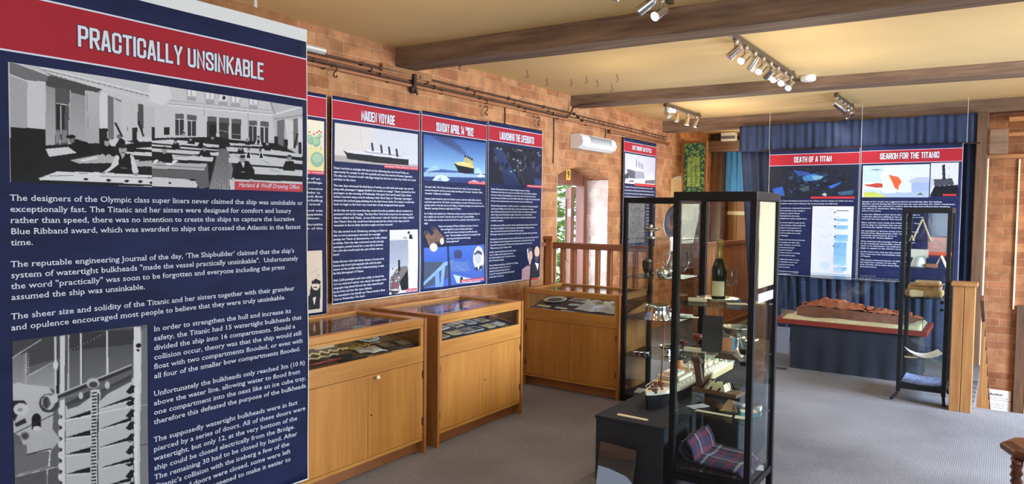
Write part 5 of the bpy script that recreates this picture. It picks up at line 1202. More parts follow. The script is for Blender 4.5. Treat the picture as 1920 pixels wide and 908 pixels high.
def lathe_thing(name, label, cat, pos, prof, m, seg=28, **k):
    mb = MB(); mb.lathe(prof, seg=seg, **k); o = mb.build(name, m, smooth=True); o.location = pos; return tag(o, label, cat)
def compote(label, pos, r, h, m, finial=False):
    t = thing('silver_compote', label, 'silver dish', pos)
    mb = MB(); mb.lathe([(0, 0), (r * .5, 0), (r * .48, h * .05), (r * .16, h * .14), (r * .09, h * .3), (r * .14, h * .45), (r * .09, h * .58), (r * .12, h * .62), (0, h * .63)], seg=28); mb.build('stem', m, t, smooth=True)
    mb = MB(); mb.lathe([(0, h * .62), (r * .3, h * .64), (r * .75, h * .76), (r, h * .96), (r * 1.03, h), (r * .97, h), (r * .7, h * .82), (0, h * .7)], seg=32); mb.build('bowl', m, t, smooth=True)
    if finial:
        mb = MB(); mb.lathe([(0, h * .7), (.008, h * .72), (.004, h), (.010, h * 1.1), (.014, h * 1.2), (.006, h * 1.34), (0, h * 1.36)], seg=12); mb.build('finial', m, t, smooth=True)
    return t
# ---- foreground showcase, third shelf: bottle, wine glass, oval tray, cards
M_BOTTLE = mat('dark_green_bottle', (20, 42, 24), .12); M_FOIL = mat('gold_foil', (200, 174, 100), .35, .6); M_LABEL = mat('cream_label', (224, 214, 160), .6)
Z3 = 1.096
t = thing('silver_tray', 'oval silver tray under the champagne bottle', 'tray', (-1.34, 4.02, Z3))
mb = MB(); mb.lathe([(0, .001), (.085, .001), (.115, .010), (.125, .014), (.118, .016), (.085, .006), (0, .005)], seg=40, sy=.8); mb.build('body', M_SILVER, t, smooth=True)
t = thing('champagne_bottle', 'dark green champagne bottle with gold foil neck and cream label', 'bottle', (-1.34, 4.03, Z3 + .006))
mb = MB(); mb.lathe([(0, .012), (.02, .004), (.036, 0), (.0415, .006), (.0415, .165), (.038, .19), (.028, .215), (.0185, .24), (.0155, .262), (.0155, .28), (0, .28)], seg=32); mb.build('glass_body', M_BOTTLE, t, smooth=True)
mb = MB(); mb.lathe([(.0190, .232), (.0205, .234), (.0170, .262), (.0160, .315), (.0182, .318), (.0185, .333), (.016, .340), (.0, .342)], seg=28); mb.build('foil', M_FOIL, t, smooth=True)
mb = MB(); n = 14
mb.grid(lambda a, b: (.0422 * math.cos(-2.35 + a * 1.9), .0422 * math.sin(-2.35 + a * 1.9), .02 + b * .085), n, 1); mb.build('label', M_LABEL, t, smooth=True)
t = thing('wine_glass', 'clear wine glass beside the champagne bottle', 'glass', (-1.262, 4.02, Z3))
mb = MB(); mb.lathe([(0, 0), (.03, 0), (.03, .002), (.005, .008), (.0035, .012), (.0035, .07), (.008, .08), (.028, .10), (.036, .13), (.034, .165), (.030, .185), (.0285, .185), (.0325, .165), (.0345, .13), (.026, .102), (0, .084)], seg=28); mb.build('glass_body', glass('wine_glass_clear', (.96, .98, .97), .05), t, smooth=True)
sheet('caption_card', 'cream card on the champagne shelf at the right front', 'card', (-1.20, 3.92, Z3), .11, .06, .5, M_CREAM)
sheet('caption_card', 'cream card on the champagne shelf by the right pane', 'card', (-1.12, 4.04, Z3), .07, .10, .2, M_CREAM)
mb = MB(); mb.box(-.05, .05, -.012, .012, 0, .02); o = mb.build('caption_block', M_CREAM, bevel=.002); o.location = (-1.41, 3.88, Z3); o.rotation_euler = (0, 0, .2); tag(o, 'small cream caption block at the left of the champagne shelf', 'card')
# reflection in the right pane, built as cream sheet with white strip below
mb = MB(); rr = random.Random(2)
ed = [(3.84 + rr.uniform(-.006, .006) + .010 * k / 8 , 1.66 - .465 * k / 8) for k in range(9)]
mb.prism(ed + [(4.155, 1.195), (4.155, 1.66)], 'x', -1.0690, -1.0675)
tag(mb.build('pane_reflection', M_CREAM), 'large cream reflection built as a ragged sheet on the foreground showcase right pane', 'paper')
mb = MB(); mb.box(-1.069, -1.0675, 3.86, 4.155, 1.115, 1.165)
tag(mb.build('pane_reflection_strip', M_PAPER), 'white reflection strip below the ragged cream reflection on the right pane', 'paper')
# ---- foreground showcase, second shelf
Z2 = 0.811
t = thing('picture_easel', 'dark framed picture leaning back on a pale wire easel', 'picture', at(1334, 664, Z2), .25)
R = T(0, 0, 0, 0, -.32)
mb = MB(); mb.box(-.055, .055, -.006, .006, .01, .215, R); mb.build('picture', mat('dark_picture', (44, 42, 40), .4, noise=.3, nscale=20), t)
mb = MB(); mb.tube([(-.03, -.05, .003), (-.03, .015, .012), (-.025, .05, .13), (.025, .05, .13), (.03, .015, .012), (.03, -.05, .003)], .003, 6); mb.tube([(-.025, .05, .13), (-.02, .11, .003), (.02, .11, .003), (.025, .05, .13)], .003, 6); mb.build('wire_stand', M_STEELSAT, t, smooth=True)
compote('silver pedestal dish on the shelf below the champagne bottle', at(1381, 668, Z2), .082, .165, M_SILVER)
t = thing('boat_model', 'small dark boat-shaped silver piece behind the pedestal dish', 'silver dish', (-1.20, 4.07, Z2))
mb = MB(); mb.lathe([(0, 0), (.04, 0), (.02, .02), (.06, .05), (.085, .075), (.08, .076), (.05, .055), (0, .035)], seg=28, sy=.5); mb.build('body', M_SILVER, t, smooth=True)
mb = MB(); mb.box(-.03, .03, -.006, .006, 0, .085); o = mb.build('booklet', mat('orange_cover', (190, 120, 70), .6)); o.location = at(1362, 662, Z2); o.rotation_euler = (0, 0, .5); tag(o, 'small orange booklet standing on the shelf below the bottle', 'booklet')
mb = MB(); mb.box(-.02, .02, -.006, .006, 0, .08); o = mb.build('booklet', mat('sky_cover', (100, 180, 206), .6)); o.location = at(1371, 661, Z2) + Vector((.0, .03, 0)); o.rotation_euler = (0, 0, .4); tag(o, 'pale blue booklet standing behind the orange booklet', 'booklet')
mb = MB(); mb.box(-.06, .06, -.014, .014, 0, .022); o = mb.build('caption_block', M_CREAM, bevel=.002); o.location = (-1.415, 3.87, Z2); o.rotation_euler = (0, 0, .1); tag(o, 'cream caption block at the left of the easel shelf', 'card')
lathe_thing('goblet', 'small dark wooden goblet at the left of the easel shelf', 'goblet', (-1.44, 3.98, Z2), [(0, 0), (.02, 0), (.018, .004), (.005, .01), (.005, .04), (.026, .06), (.03, .08), (.026, .082), (0, .065)], M_MAHOG)
mb = MB(); mb.prism([(0, 0), (.14, 0), (.10, .03), (.03, .035)], 'y', -.03, .03); o = mb.build('stone_fragment', mat('brown_stone', (96, 74, 58), .9, noise=.3, nscale=30)); o.location = (-1.27, 3.80, Z2); tag(o, 'brown stone fragment at the right of the easel shelf', 'stone')
# ---- foreground showcase, first shelf
Z1 = 0.486
t = thing('acrylic_riser', 'clear acrylic bridge stand carrying a wooden model', 'stand', (-1.315, 3.99, Z1), -.12)
mb = MB(); mb.box(-.125, .125, -.075, .075, .075, .08); mb.box(-.125, -.12, -.075, .075, 0, .075); mb.box(.12, .125, -.075, .075, 0, .075); mb.build('bridge', M_ACRYL, t)
t = thing('sledge_model', 'dark wooden plank model with upright keel and yellow panels', 'model', (-1.315, 3.99, Z1 + .0805), -.12)
mb = MB(); mb.box(-.135, .135, -.06, .06, 0, .022); mb.build('plank', M_DARKW, t, bevel=.004)
mb = MB(); mb.prism([(-.13, .02), (-.09, .02), (-.115, .17), (-.16, .18)], 'y', -.012, .012); mb.prism([(-.17, .165), (-.10, .155), (-.115, .19), (-.16, .195)], 'y', -.02, .02); mb.build('upright', M_DARKW, t, bevel=.003)
mb = MB(); mb.prism([(-.06, .022), (.06, .022), (.05, .06), (-.03, .065)], 'y', -.04, .04); mb.build('yellow_panel', M_LABEL, t)
mb = MB()
for x in (-.05, 0, .05): mb.tube([(x - .03, -.045, .022), (x, -.02, .075), (x + .02, .02, .07), (x + .03, .05, .022)], .005, 6)
mb.build('straps', M_BLACKF, t, smooth=True)
sheet('caption_card', 'long cream card along the front of the lowest glass shelf', 'card', (-1.29, 3.845, Z1), .20, .03, 0, M_CREAM)
sheet('leaflet', 'cream leaflet at the front right of the lowest glass shelf', 'leaflet', (-1.13, 3.86, Z1), .09, .06, .2, M_CREAM)
sheet('leaflet', 'white leaflet on the left of the lowest glass shelf', 'leaflet', (-1.41, 3.93, Z1), .06, .12, -.5, M_PAPER)
mb = MB(); mb.box(-.045, .045, -.03, .03, 0, .022); o = mb.build('matchbox', mat('teal_box', (90, 160, 176), .6), bevel=.001); o.location = (-1.12, 3.92, Z1 + .001); o.rotation_euler = (0, 0, .45); tag(o, 'teal blue box on the lowest glass shelf, right of the riser', 'box')
mb = MB(); mb.box(-.043, .043, -.028, .028, 0, .002); o2 = mb.build('printed_lid', M_CREAM, o); o2.location = (0, 0, .0221)
mb = MB(); mb.box(-.05, .05, -.03, .03, 0, .02); o = mb.build('white_box', M_PAPER, bevel=.001); o.location = (-1.14, 4.05, Z1 + .001); o.rotation_euler = (0, 0, .1); tag(o, 'white box with dark mark behind the teal box', 'box')
mb = MB(); mb.prism([(-.05, 0), (.05, 0), (.03, .06), (.0, .07)], 'y', -.002, .002); o = mb.build('tan_card', mat('tan_card', (190, 150, 96), .7)); o.location = (-1.235, 3.93, Z1); o.rotation_euler = (-.3, 0, .2); tag(o, 'tan card standing under the acrylic riser', 'card')
mb = MB(); bmesh.ops.create_icosphere(mb.b, subdivisions=3, radius=.028, matrix=Matrix.Translation((0, 0, .02)) @ Matrix.Scale(.7, 4, (0, 0, 1))); o = mb.build('coal_lump', mat('brown_coal', (86, 62, 44), .8, noise=.4, nscale=40, bump=.6), smooth=True); o.location = (-1.29, 3.94, Z1); tag(o, 'brown lump under the acrylic riser beside the tan card', 'stone')
mb = MB(); mb.box(-.05, .05, -.02, .02, 0, .01, T(0, 0, .012, .9, 0, -.35)); o = mb.build('wood_fragment', M_DARKW, bevel=.002); o.location = (-1.125, 3.99, Z1 + .012); tag(o, 'wooden fragment tilted against the right pane on the lowest glass shelf', 'wood')
# ---- foreground showcase, bottom: folded tartan rug, white card
def tartan():
    m = bpy.data.materials.new('tartan_wool'); m.use_nodes = True; nt = m.node_tree; b = nt.nodes['Principled BSDF']; L = nt.links.new
    uv = nt.nodes.new('ShaderNodeAttribute'); uv.attribute_name = 'weave'; sp = nt.nodes.new('ShaderNodeSeparateXYZ'); L(uv.outputs['Vector'], sp.inputs[0])
    cols = []
    for ax in ('X', 'Y'):
        k = nt.nodes.new('ShaderNodeMath'); k.operation = 'MULTIPLY'; k.inputs[1].default_value = 5.5; L(sp.outputs[ax], k.inputs[0])
        f = nt.nodes.new('ShaderNodeMath'); f.operation = 'FRACT'; L(k.outputs[0], f.inputs[0])
        r = nt.nodes.new('ShaderNodeValToRGB'); r.color_ramp.interpolation = 'CONSTANT'; e = r.color_ramp.elements
        st = [(0, (30, 32, 60)), (.30, (104, 26, 38)), (.46, (30, 32, 60)), (.62, (150, 144, 136)), (.70, (30, 32, 60)), (.86, (96, 24, 34))]
        e[0].position = 0; e[0].color = (*s2l(st[0][1]), 1); e[1].position = st[1][0]; e[1].color = (*s2l(st[1][1]), 1)
        for p_, c_ in st[2:]: q = e.new(p_); q.color = (*s2l(c_), 1)
        L(f.outputs[0], r.inputs['Fac']); cols.append(r)
    mx = nt.nodes.new('ShaderNodeMix'); mx.data_type = 'RGBA'; mx.inputs['Factor'].default_value = .5
    L(cols[0].outputs['Color'], mx.inputs['A']); L(cols[1].outputs['Color'], mx.inputs['B']); L(mx.outputs['Result'], b.inputs['Base Color']); b.inputs['Roughness'].default_value = .95
    return m
mb = MB(); path = [(.03, .004), (.20, .006), (.385, .006), (.395, .02), (.385, .036), (.2, .040), (.06, .05), (.02, .10), (.035, .155), (.07, .17), (.10, .13), (.12, .07), (.2, .062), (.36, .058), (.385, .03)]
nsub = 5; fine = []
for i in range(len(path) - 1):
    for k in range(nsub): f = k / nsub; fine.append((path[i][0] * (1 - f) + path[i + 1][0] * f, path[i][1] * (1 - f) + path[i + 1][1] * f))
fine.append(path[-1]); NU = len(fine) - 1
mb.grid(lambda a, b: (fine[round(a * NU)][0] - .2, (b - .5) * .34 + .02 * math.sin(a * 5), fine[round(a * NU)][1] + .006 * math.sin(b * 9 + a * 6)), NU, 20)
o = mb.build('tartan_rug', tartan(), smooth=True, solid=.008); me = o.data
at_ = me.attributes.new('weave', 'FLOAT_VECTOR', 'POINT'); acc = 0; ds = [0]
for i in range(NU): acc += math.hypot(fine[i + 1][0] - fine[i][0], fine[i + 1][1] - fine[i][1]); ds.append(acc)
at_.data.foreach_set('vector', np.array([(ds[i], j / 20 * .34, 0) for j in range(21) for i in range(NU + 1)], np.float32).ravel())
o.location = (-1.285, 3.95, .158); tag(o, 'folded navy and red tartan rug in the bottom of the foreground showcase', 'rug')
sheet('caption_card', 'white card at the bottom right of the foreground showcase', 'card', (-1.105, 4.08, .151), .06, .09, .3, M_PAPER)

# ---- silver showcase
ZA = [0.061, 0.393, 0.710, 1.053, 1.377]
compote('silver bowl on a stem on the top shelf of the silver showcase', at(1221, 447, ZA[4]) + Vector((0, 0, 0)), .075, .085, M_SILVER, finial=True)
t = thing('silver_platter', 'oval silver platter standing on the upper shelf of the silver showcase', 'silver plate', (-2.31, 5.74, ZA[4]), -.5)
mb = MB(); mb.lathe([(0, 0), (.08, 0), (.105, .008), (.112, .012), (.105, .014), (.078, .006), (0, .006)], seg=36, sy=1.25, M=T(0, 0, .142, 0, math.radians(80))); mb.build('body', M_SILVER, t, smooth=True)
t = thing('silver_urn', 'dark tarnished urn on the middle shelf of the silver showcase', 'urn', at(1213, 519, ZA[3]))
mb = MB(); mb.lathe([(0, 0), (.03, 0), (.028, .006), (.016, .014), (.03, .05), (.043, .09), (.042, .125), (.046, .13), (.042, .134), (0, .13)], seg=24); mb.build('body', mat('tarnished_silver', (88, 80, 76), .25, 1.0), t, smooth=True)
mb = MB(); mb.lathe([(.042, .134), (.02, .146), (.004, .15), (.008, .158), (.0, .165)], seg=20); mb.build('lid', mat('tarnished_silver_lid', (100, 92, 88), .25, 1.0), t, smooth=True)
t = thing('silver_teapot', 'silver teapot between the dark urn and the tall jug', 'teapot', at(1242, 520, ZA[3]))
mb = MB(); mb.lathe([(0, 0), (.035, 0), (.05, .02), (.052, .045), (.04, .065), (.02, .072), (.006, .078), (.008, .086), (0, .09)], seg=24); mb.build('body', M_SILVER, t, smooth=True)
mb = MB(); mb.tube([(.045, 0, .03), (.075, 0, .045), (.085, 0, .072)], [.010, .007, .005], 8); mb.build('spout', M_SILVER, t, smooth=True)
mb = MB(); mb.tube([(-.045, 0, .06), (-.08, 0, .065), (-.085, 0, .03), (-.05, 0, .02)], .005, 8); mb.build('handle', M_SILVER, t, smooth=True)
t = thing('silver_jug', 'tall silver jug on the middle shelf of the silver showcase', 'jug', at(1262, 519, ZA[3]), .3)
mb = MB(); mb.lathe([(0, 0), (.045, 0), (.05, .02), (.058, .07), (.055, .11), (.035, .16), (.026, .19), (.03, .215), (.028, .216), (.022, .19), (0, .15)], seg=26); mb.build('body', M_SILVER, t, smooth=True)
mb = MB(); mb.tube([(-.028, 0, .20), (-.075, 0, .19), (-.085, 0, .12), (-.056, 0, .06)], .006, 8); mb.build('handle', M_SILVER, t, smooth=True)
t = thing('silver_salver', 'round silver salver leaning at the right of the middle silver shelf', 'tray', (-2.26, 5.80, ZA[3]), -.5)
mb = MB(); mb.lathe([(0, 0), (.09, 0), (.11, .006), (.107, .010), (.088, .004), (0, .004)], seg=36, M=T(0, 0, .112, 0, math.radians(76))); mb.build('body', M_SILVER, t, smooth=True)
sheet('napkin', 'white folded napkin in front of the round silver salver', 'napkin', (-2.25, 5.50, ZA[3]), .10, .06, .5, M_PAPER, curl=.008)
t = thing('silver_tureen', 'wide silver dish with straight sides on the lower shelf of the silver showcase', 'silver dish', at(1232, 598, ZA[2]))
mb = MB(); mb.lathe([(0, 0), (.125, 0), (.125, .006), (.105, .03), (.095, .10), (.10, .112), (.095, .115), (.088, .10), (0, .03)], seg=36); mb.build('body', M_CHROME, t, smooth=True)
mb = MB()
for s in (-1, 1): mb.tube([(s * .098, -.025, .085), (s * .125, -.02, .09), (s * .125, .02, .09), (s * .098, .025, .085)], .005, 6)
mb.build('handles', M_CHROME, t, smooth=True)
t = thing('cruet', 'small silver cruet right of the wide silver dish', 'cruet', at(1260, 598, ZA[2]) + Vector((.03, .03, 0)))
mb = MB(); mb.lathe([(0, 0), (.025, 0), (.012, .015), (.028, .04), (.026, .06), (.012, .075), (.014, .085), (0, .09)], seg=18); mb.build('body', M_CHROME, t, smooth=True)
t = thing('folded_fan', 'pale gold painted fan lying at the right of the lower silver shelf', 'fan', at(1292, 596, ZA[2]), .1)
mb = MB(); n = 9
mb.grid(lambda a, b: ((.03 + .10 * b) * math.cos(.3 + a * 2.5), (.03 + .10 * b) * .5 * math.sin(.3 + a * 2.5) - .03, .004 + .006 * (round(a * 18) % 2)), 18, 2); mb.build('leaf', M_LABEL, t, solid=.002)
for i, (x, y) in enumerate(((1191, 668), (1201, 669), (1212, 670))):
    o = lathe_thing('salt_cellar', ['crystal salt cellar, left of three, on the lowest silver shelf', 'crystal salt cellar, middle of three, on the lowest silver shelf', 'crystal salt cellar, right of three, on the lowest silver shelf'][i], 'salt cellar', at(x, y, ZA[1]), [(0, 0), (.022, 0), (.026, .01), (.024, .035), (.026, .045), (.02, .046), (.016, .02), (0, .015)], M_CHROME, 10)
    o['group'] = 'salt cellars on the lowest silver shelf'
compote('low silver stand with a flared top on the lowest silver shelf', at(1252, 671, ZA[1]), .075, .10, M_CHROME)
lathe_thing('goblet', 'dark goblet behind the pedestal on the lowest silver shelf', 'goblet', (-2.24, 5.85, ZA[1]), [(0, 0), (.03, 0), (.026, .005), (.006, .012), (.006, .05), (.03, .075), (.042, .10), (.038, .10), (0, .08)], M_MAHOG)
sheet('papers', 'white papers in the bottom of the silver showcase', 'paper', (-2.42, 5.62, ZA[0] + .001), .28, .16, .2, M_PAPER)

# ---- right-hand showcase
ZR = [.147, .377, .895, 1.151, 1.375]
def tent(label, pos, w, h, ang, rz, m):
    t = thing('tent_card', label, 'card', pos, rz)
    for s in (-1, 1):
        mb = MB(); mb.box(-.0015, .0015, -w / 2, w / 2, 0, h, T(-s * h * math.sin(ang), 0, 0, 0, 0, s * ang)); mb.build('panel', m, t)
    return t
tent('tall cream card propped on the top shelf of the showcase with curved legs', (-.585, 7.06, ZR[4]), .09, .20, .35, .2, M_CREAM)
tent('small cream tent card at the left of the top shelf, curved leg showcase', (-.655, 7.02, ZR[4]), .05, .05, .35, .0, M_CREAM)
t = thing('toy_box', 'orange red printed box on the top shelf of the showcase with curved legs', 'box', (-.455, 7.12, 1.2515), .1)
mb = MB(); mb.box(-.09, .09, -.04, .04, 0, .03); mb.build('tray', mat('orange_box', (186, 66, 40), .5), t, bevel=.002)
mb = MB(); mb.box(-.085, .085, -.036, -.03, .03, .155); mb.build('printed_panel', mat('orange_print', (150, 84, 64), .5, noise=.6, nscale=25), t)
mb = MB(); mb.prism([(.05, .03), (.085, .03), (.085, .12), (.07, .13)], 'y', -.04, -.036); mb.build('yellow_panel', M_LABEL, t)
mb = MB(); mb.box(-.60 , -.36, 6.9, 7.32, 1.244, 1.25); 
tag(mb.build('shelf_plate', M_SHELF), 'short extra glass plate under the orange red box', 'shelf')
sheet('leaflet', 'white leaflet hanging below the tall cream card', 'leaflet', (-.585, 6.93, ZR[3] + .12), .13, .07, 0, M_PAPER).rotation_euler = (r90, 0, 0)
t = thing('figurine', 'white draped figurine on the middle shelf of the showcase with curved legs', 'figurine', (-.60, 7.02, ZR[3]))
mb = MB(); mb.lathe([(0, 0), (.06, 0), (.058, .02), (.045, .06), (.03, .09), (.012, .105), (.014, .12), (.008, .135), (0, .137)], seg=18, sy=.7); mb.build('body', M_PORC, t, smooth=True)
sheet('leaflet', 'white card standing behind the draped figurine', 'card', (-.60, 7.10, ZR[3] + .06), .10, .11, 0, M_PAPER).rotation_euler = (r90, 0, 0)
mb = MB(); mb.box(-.045, .045, -.025, .025, 0, .032); o = mb.build('trinket_box', mat('brown_trinket', (150, 100, 76), .5, noise=.2), bevel=.003); o.location = (-.50, 7.0, ZR[3] + .001); tag(o, 'small brown trinket box beside the white figurine', 'box')
tent('cream tent card at the right of the figurine shelf', (-.43, 7.02, ZR[3]), .09, .11, .4, -.1, M_CREAM)
def lump(name, label, cat, pos, r, sc, m, seed, rz=0):
    mb = MB(); bmesh.ops.create_icosphere(mb.b, subdivisions=3, radius=1); rr = random.Random(seed)
    ph = [rr.uniform(0, 6) for _ in range(6)]
    for v in mb.b.verts:
        k = 1 + .12 * math.sin(v.co.x * 4 + ph[0]) + .10 * math.sin(v.co.y * 5 + ph[1]) + .08 * math.sin(v.co.z * 6 + ph[2])
        v.co = Vector((v.co.x * sc[0] * k, v.co.y * sc[1] * k, max(-.75, v.co.z) * sc[2] * k)) * r
    zmin = min(v.co.z for v in mb.b.verts)
    for v in mb.b.verts: v.co.z -= zmin
    o = mb.build(name, m, smooth=True); o.location = pos; o.rotation_euler = (0, 0, rz); return tag(o, label, cat)
M_CORK = mat('cork_canvas', (176, 140, 92), .85, noise=.3, nscale=20, bump=.4)
t = thing('life_jacket', 'folded tan cork life jacket in the showcase with curved legs', 'life jacket', (-.55, 7.08, ZR[2]))
for i, (x, y, z, w, d_, h_) in enumerate(((-.0, 0, 0, .28, .20, .06), (-.0, .01, .055, .25, .18, .05), (.02, .01, .10, .20, .15, .035))):
    mb = MB(); mb.box(x - w / 2, x + w / 2, y - d_ / 2, y + d_ / 2, z, z + h_); mb.build('fold', M_CORK, t, bevel=.018)
mb = MB(); mb.box(-.10, .13, -.105, .10, .096, .102); mb.build('strap', M_RUST2, t)
lump('canvas_roll', 'pale canvas bundle in front of the folded tan life jacket', 'bundle', (-.60, 6.945, ZR[2]), .045, (1.2, .8, .8), M_CREAM, 5)
sheet('leaflet', 'white curled newspaper on the lowest glass shelf, curved leg showcase', 'newspaper', (-.54, 7.05, ZR[1]), .26, .22, .25, M_PAPER, curl=.012)
sheet('caption_card', 'cream card beside the curled newspaper', 'card', (-.62, 6.93, ZR[1]), .10, .05, .2, M_CREAM)
sheet('cloth_mat', 'blue grey patterned cloth on the bottom of the showcase with curved legs', 'cloth', (-.5375, 7.11, ZR[0]), .30, .40, 0, mat('patterned_cloth', (110, 116, 150), .9, noise=.6, nscale=30), curl=.004)
mb = MB(); mb.box(-.002, .002, -.06, .06, 0, .11, T(0, 0, 0, 0, 0, .5)); o = mb.build('support_card', M_DARKW); o.location = (-.60, 7.05, .652); 
tag(o, 'dark card leaning on an unseen clear support in the showcase with curved legs', 'card'); 
bpy.data.objects.remove(o)

# ---------------------------------------------------------------- black plinth, ship model, sign holder
t = thing('plinth', 'long black cloth-covered plinth under the ship model', 'plinth', (-1.745, 4.74, 0))
mb = MB(); mb.box(-.212, .212, -1.02, 1.02, 0, .385); mb.build('cloth_cover', M_BLACKCLOTH, t, bevel=.008)
mb = MB(); mb.box(-.216, .216, -1.024, 1.024, .372, .39); mb.build('cloth_top', M_BLACKCLOTH, t, bevel=.004)
mb = MB(); mb.box(-.095, .095, -.013, .013, 0, .006); o = mb.build('caption_strip', M_CREAM, bevel=.001); o.location = (-1.755, 3.795, .391); o.rotation_euler = (0, 0, -.02); tag(o, 'cream caption strip on the front of the black plinth', 'card')
t = thing('display_box', 'black cloth-covered box behind the foreground glass showcase', 'box', (-1.405, 4.62, 0))
mb = MB(); mb.box(-.11, .115, -.30, .30, 0, .525); mb.build('cloth_cover', M_BLACKCLOTH, t, bevel=.012)
HULL = mat('black_hull', (30, 28, 30), .35); SHEER = mat('cream_paint', (224, 214, 186), .5); DECKM = mat('deck_wood', (190, 168, 128), .6, noise=.1); FUN = mat('funnel_buff', (196, 120, 52), .45); MAST = mat('mast_brown', (110, 62, 40), .5); PLANK = mat('planked_buff', (196, 172, 120), .6, noise=.15, stretch=(1, .3, 6))
t = thing('ship_model', 'model steamship with black hull, white decks and buff funnels on the plinth', 'ship model', (-1.75, 3.97, .391))
LN = 1.55
def hull_ring(f):
    y = LN * f
    w = .098 * min(1, (f / .22) ** .6 if f > 0 else 0) * min(1, ((1 - f) / .12 + .25) ** .5 if f > .9 else 1)
    sheer = .088 + .030 * (1 - f / .3) ** 2 * (f < .3) + .012 * max(0, (f - .7) / .3) ** 2
    return y, max(w, .004), sheer
N = 36
def hull_part(f0, f1, zl, zh, k0, k1):
    mb = MB(); vs = []; n = 24
    for i in range(n + 1):
        f = f0 + (f1 - f0) * i / n; y, w, s = hull_ring(f)
        rake = .03 * (1 - f / .06) if f < .06 else 0
        for s_ in (-1, 1): vs.append((s_ * w * k0, y + rake * (1 - zl), zl * s)); vs.append((s_ * w * k1, y + rake * (1 - zh), zh * s))
    fs = []
    for i in range(n):
        a = i * 4; fs += [(a, a + 1, a + 5, a + 4), (a + 2, a + 6, a + 7, a + 3), (a + 1, a + 3, a + 7, a + 5), (a, a + 4, a + 6, a + 2)]
    fs += [(0, 2, 3, 1), (n * 4, n * 4 + 1, n * 4 + 3, n * 4 + 2)]
    mb.verts(vs, fs); return mb
hull_part(.0, .42, 0, .8, .72, .98).build('bow_hull', HULL, t)
hull_part(.42, 1, 0, .8, .80, .98).build('aft_hull', PLANK, t)
hull_part(.0, 1, .8, 1.0, .98, 1.0).build('sheer_strake', SHEER, t)
mb = MB(); mb.box(-.075, .075, .30, 1.30, .088, .118); mb.box(-.068, .068, .36, .60, .118, .145); mb.box(-.06, .06, .70, 1.22, .118, .142); mb.box(-.05, .05, .38, .50, .145, .168); mb.build('deckhouse', SHEER, t, bevel=.003)
mb = MB()
for k in range(14): 
    y = .33 + k * .07
    for s in (-1, 1): mb.box(s * .0755 - .001, s * .0755 + .001, y - .008, y + .008, .098, .108)
mb.build('windows', HULL, t)
mb = MB(); mb.box(-.085, .085, .28, 1.32, .1178, .1205); mb.box(-.074, .074, .34, .62, .1448, .147); mb.build('boat_deck', DECKM, t)
for y in (.52, .86):
    mb = MB(); mb.lathe([(.028, 0), (.028, .15), (.022, .15), (.022, .0)], (0, y, .12), 20, M=Matrix.Shear('XY', 4, (0, 0)) if False else None); f = mb.build('funnel', FUN, t, smooth=True)
    mb = MB(); mb.lathe([(.0288, .11), (.0288, .152), (.02, .152), (.02, .11)], (0, y, .12), 20); mb.build('funnel_top', HULL, f, smooth=True)
for y, h_ in ((.22, .42), (1.34, .36)):
    mb = MB(); mb.tube([(0, y, .09), (0, y + .05, .09 + h_)], [.006, .003], 8); mb.tube([(0, y + .03, .33), (.0, y - .12, .11)], .0012, 4); mb.build('mast', MAST, t, smooth=True)
lb = MB(); lb.lathe([(0, -.035), (.008, -.02), (.011, 0), (.008, .02), (0, .035)], seg=10, M=T(.07, .66, .132, 0, r90)); b0 = lb.build('lifeboat', SHEER, t, smooth=True)
for k in range(1, 10):
    o = b0.copy(); COL.objects.link(o); o.parent = t; o.location = (0 if k % 2 == 0 else -.14, (k // 2) * .13, 0)
mb = MB(); rr = random.Random(1)
for k in range(14): x = rr.uniform(-.045, .045); y = rr.uniform(.06, .27); mb.box(x - .006, x + .006, y - .008, y + .008, .10, .118 + rr.uniform(0, .012))
mb.box(-.02, .02, .12, .14, .10, .125); mb.build('deck_fittings', MAST, t)
mb = MB()
for k in range(9): mb.lathe([(.006, 0), (.006, .03), (.013, .036), (.012, .046), (.004, .048), (0, .048)], ((-.04 if k % 2 else .045), .40 + k * .095, .145 if k < 3 else .12), 8)
mb.build('ventilators', SHEER, t, smooth=True)
mb = MB()
for s in (-1, 1): mb.tube([(s * hull_ring(f / 20)[1] * .96, LN * f / 20 + (.01 if f == 0 else 0), hull_ring(f / 20)[2] + .022) for f in range(0, 7)], .0012, 4)
mb.build('railings', SHEER, t)

t = thing('sign_holder', 'clear acrylic sign holder leaning in front of the black plinth', 'sign holder', (-1.735, 3.50, 0), -.05)
mb = MB(); R = T(0, 0, 0, 0, -.16, .03)
mb.box(-.112, .112, -.003, 0, .0, .30, R); mb.build('front_sheet', M_ACRYL, t)
mb = MB(); mb.box(-.112, .112, .004, .007, .0, .30, R); mb.build('back_sheet', mat('dark_reflection', (70, 64, 62), .25), t)  # dark reflection of the upper half put into the backing colour
mb = MB(); mb.prism([(-.108, .0), (.108, .0), (.108, .125), (.07, .15), (-.04, .165), (-.108, .165)], 'y', .001, .003, R); mb.build('painted_reflection', M_BLUEPAPER, t)  # pale curved reflection in the acrylic, built as a blue sheet

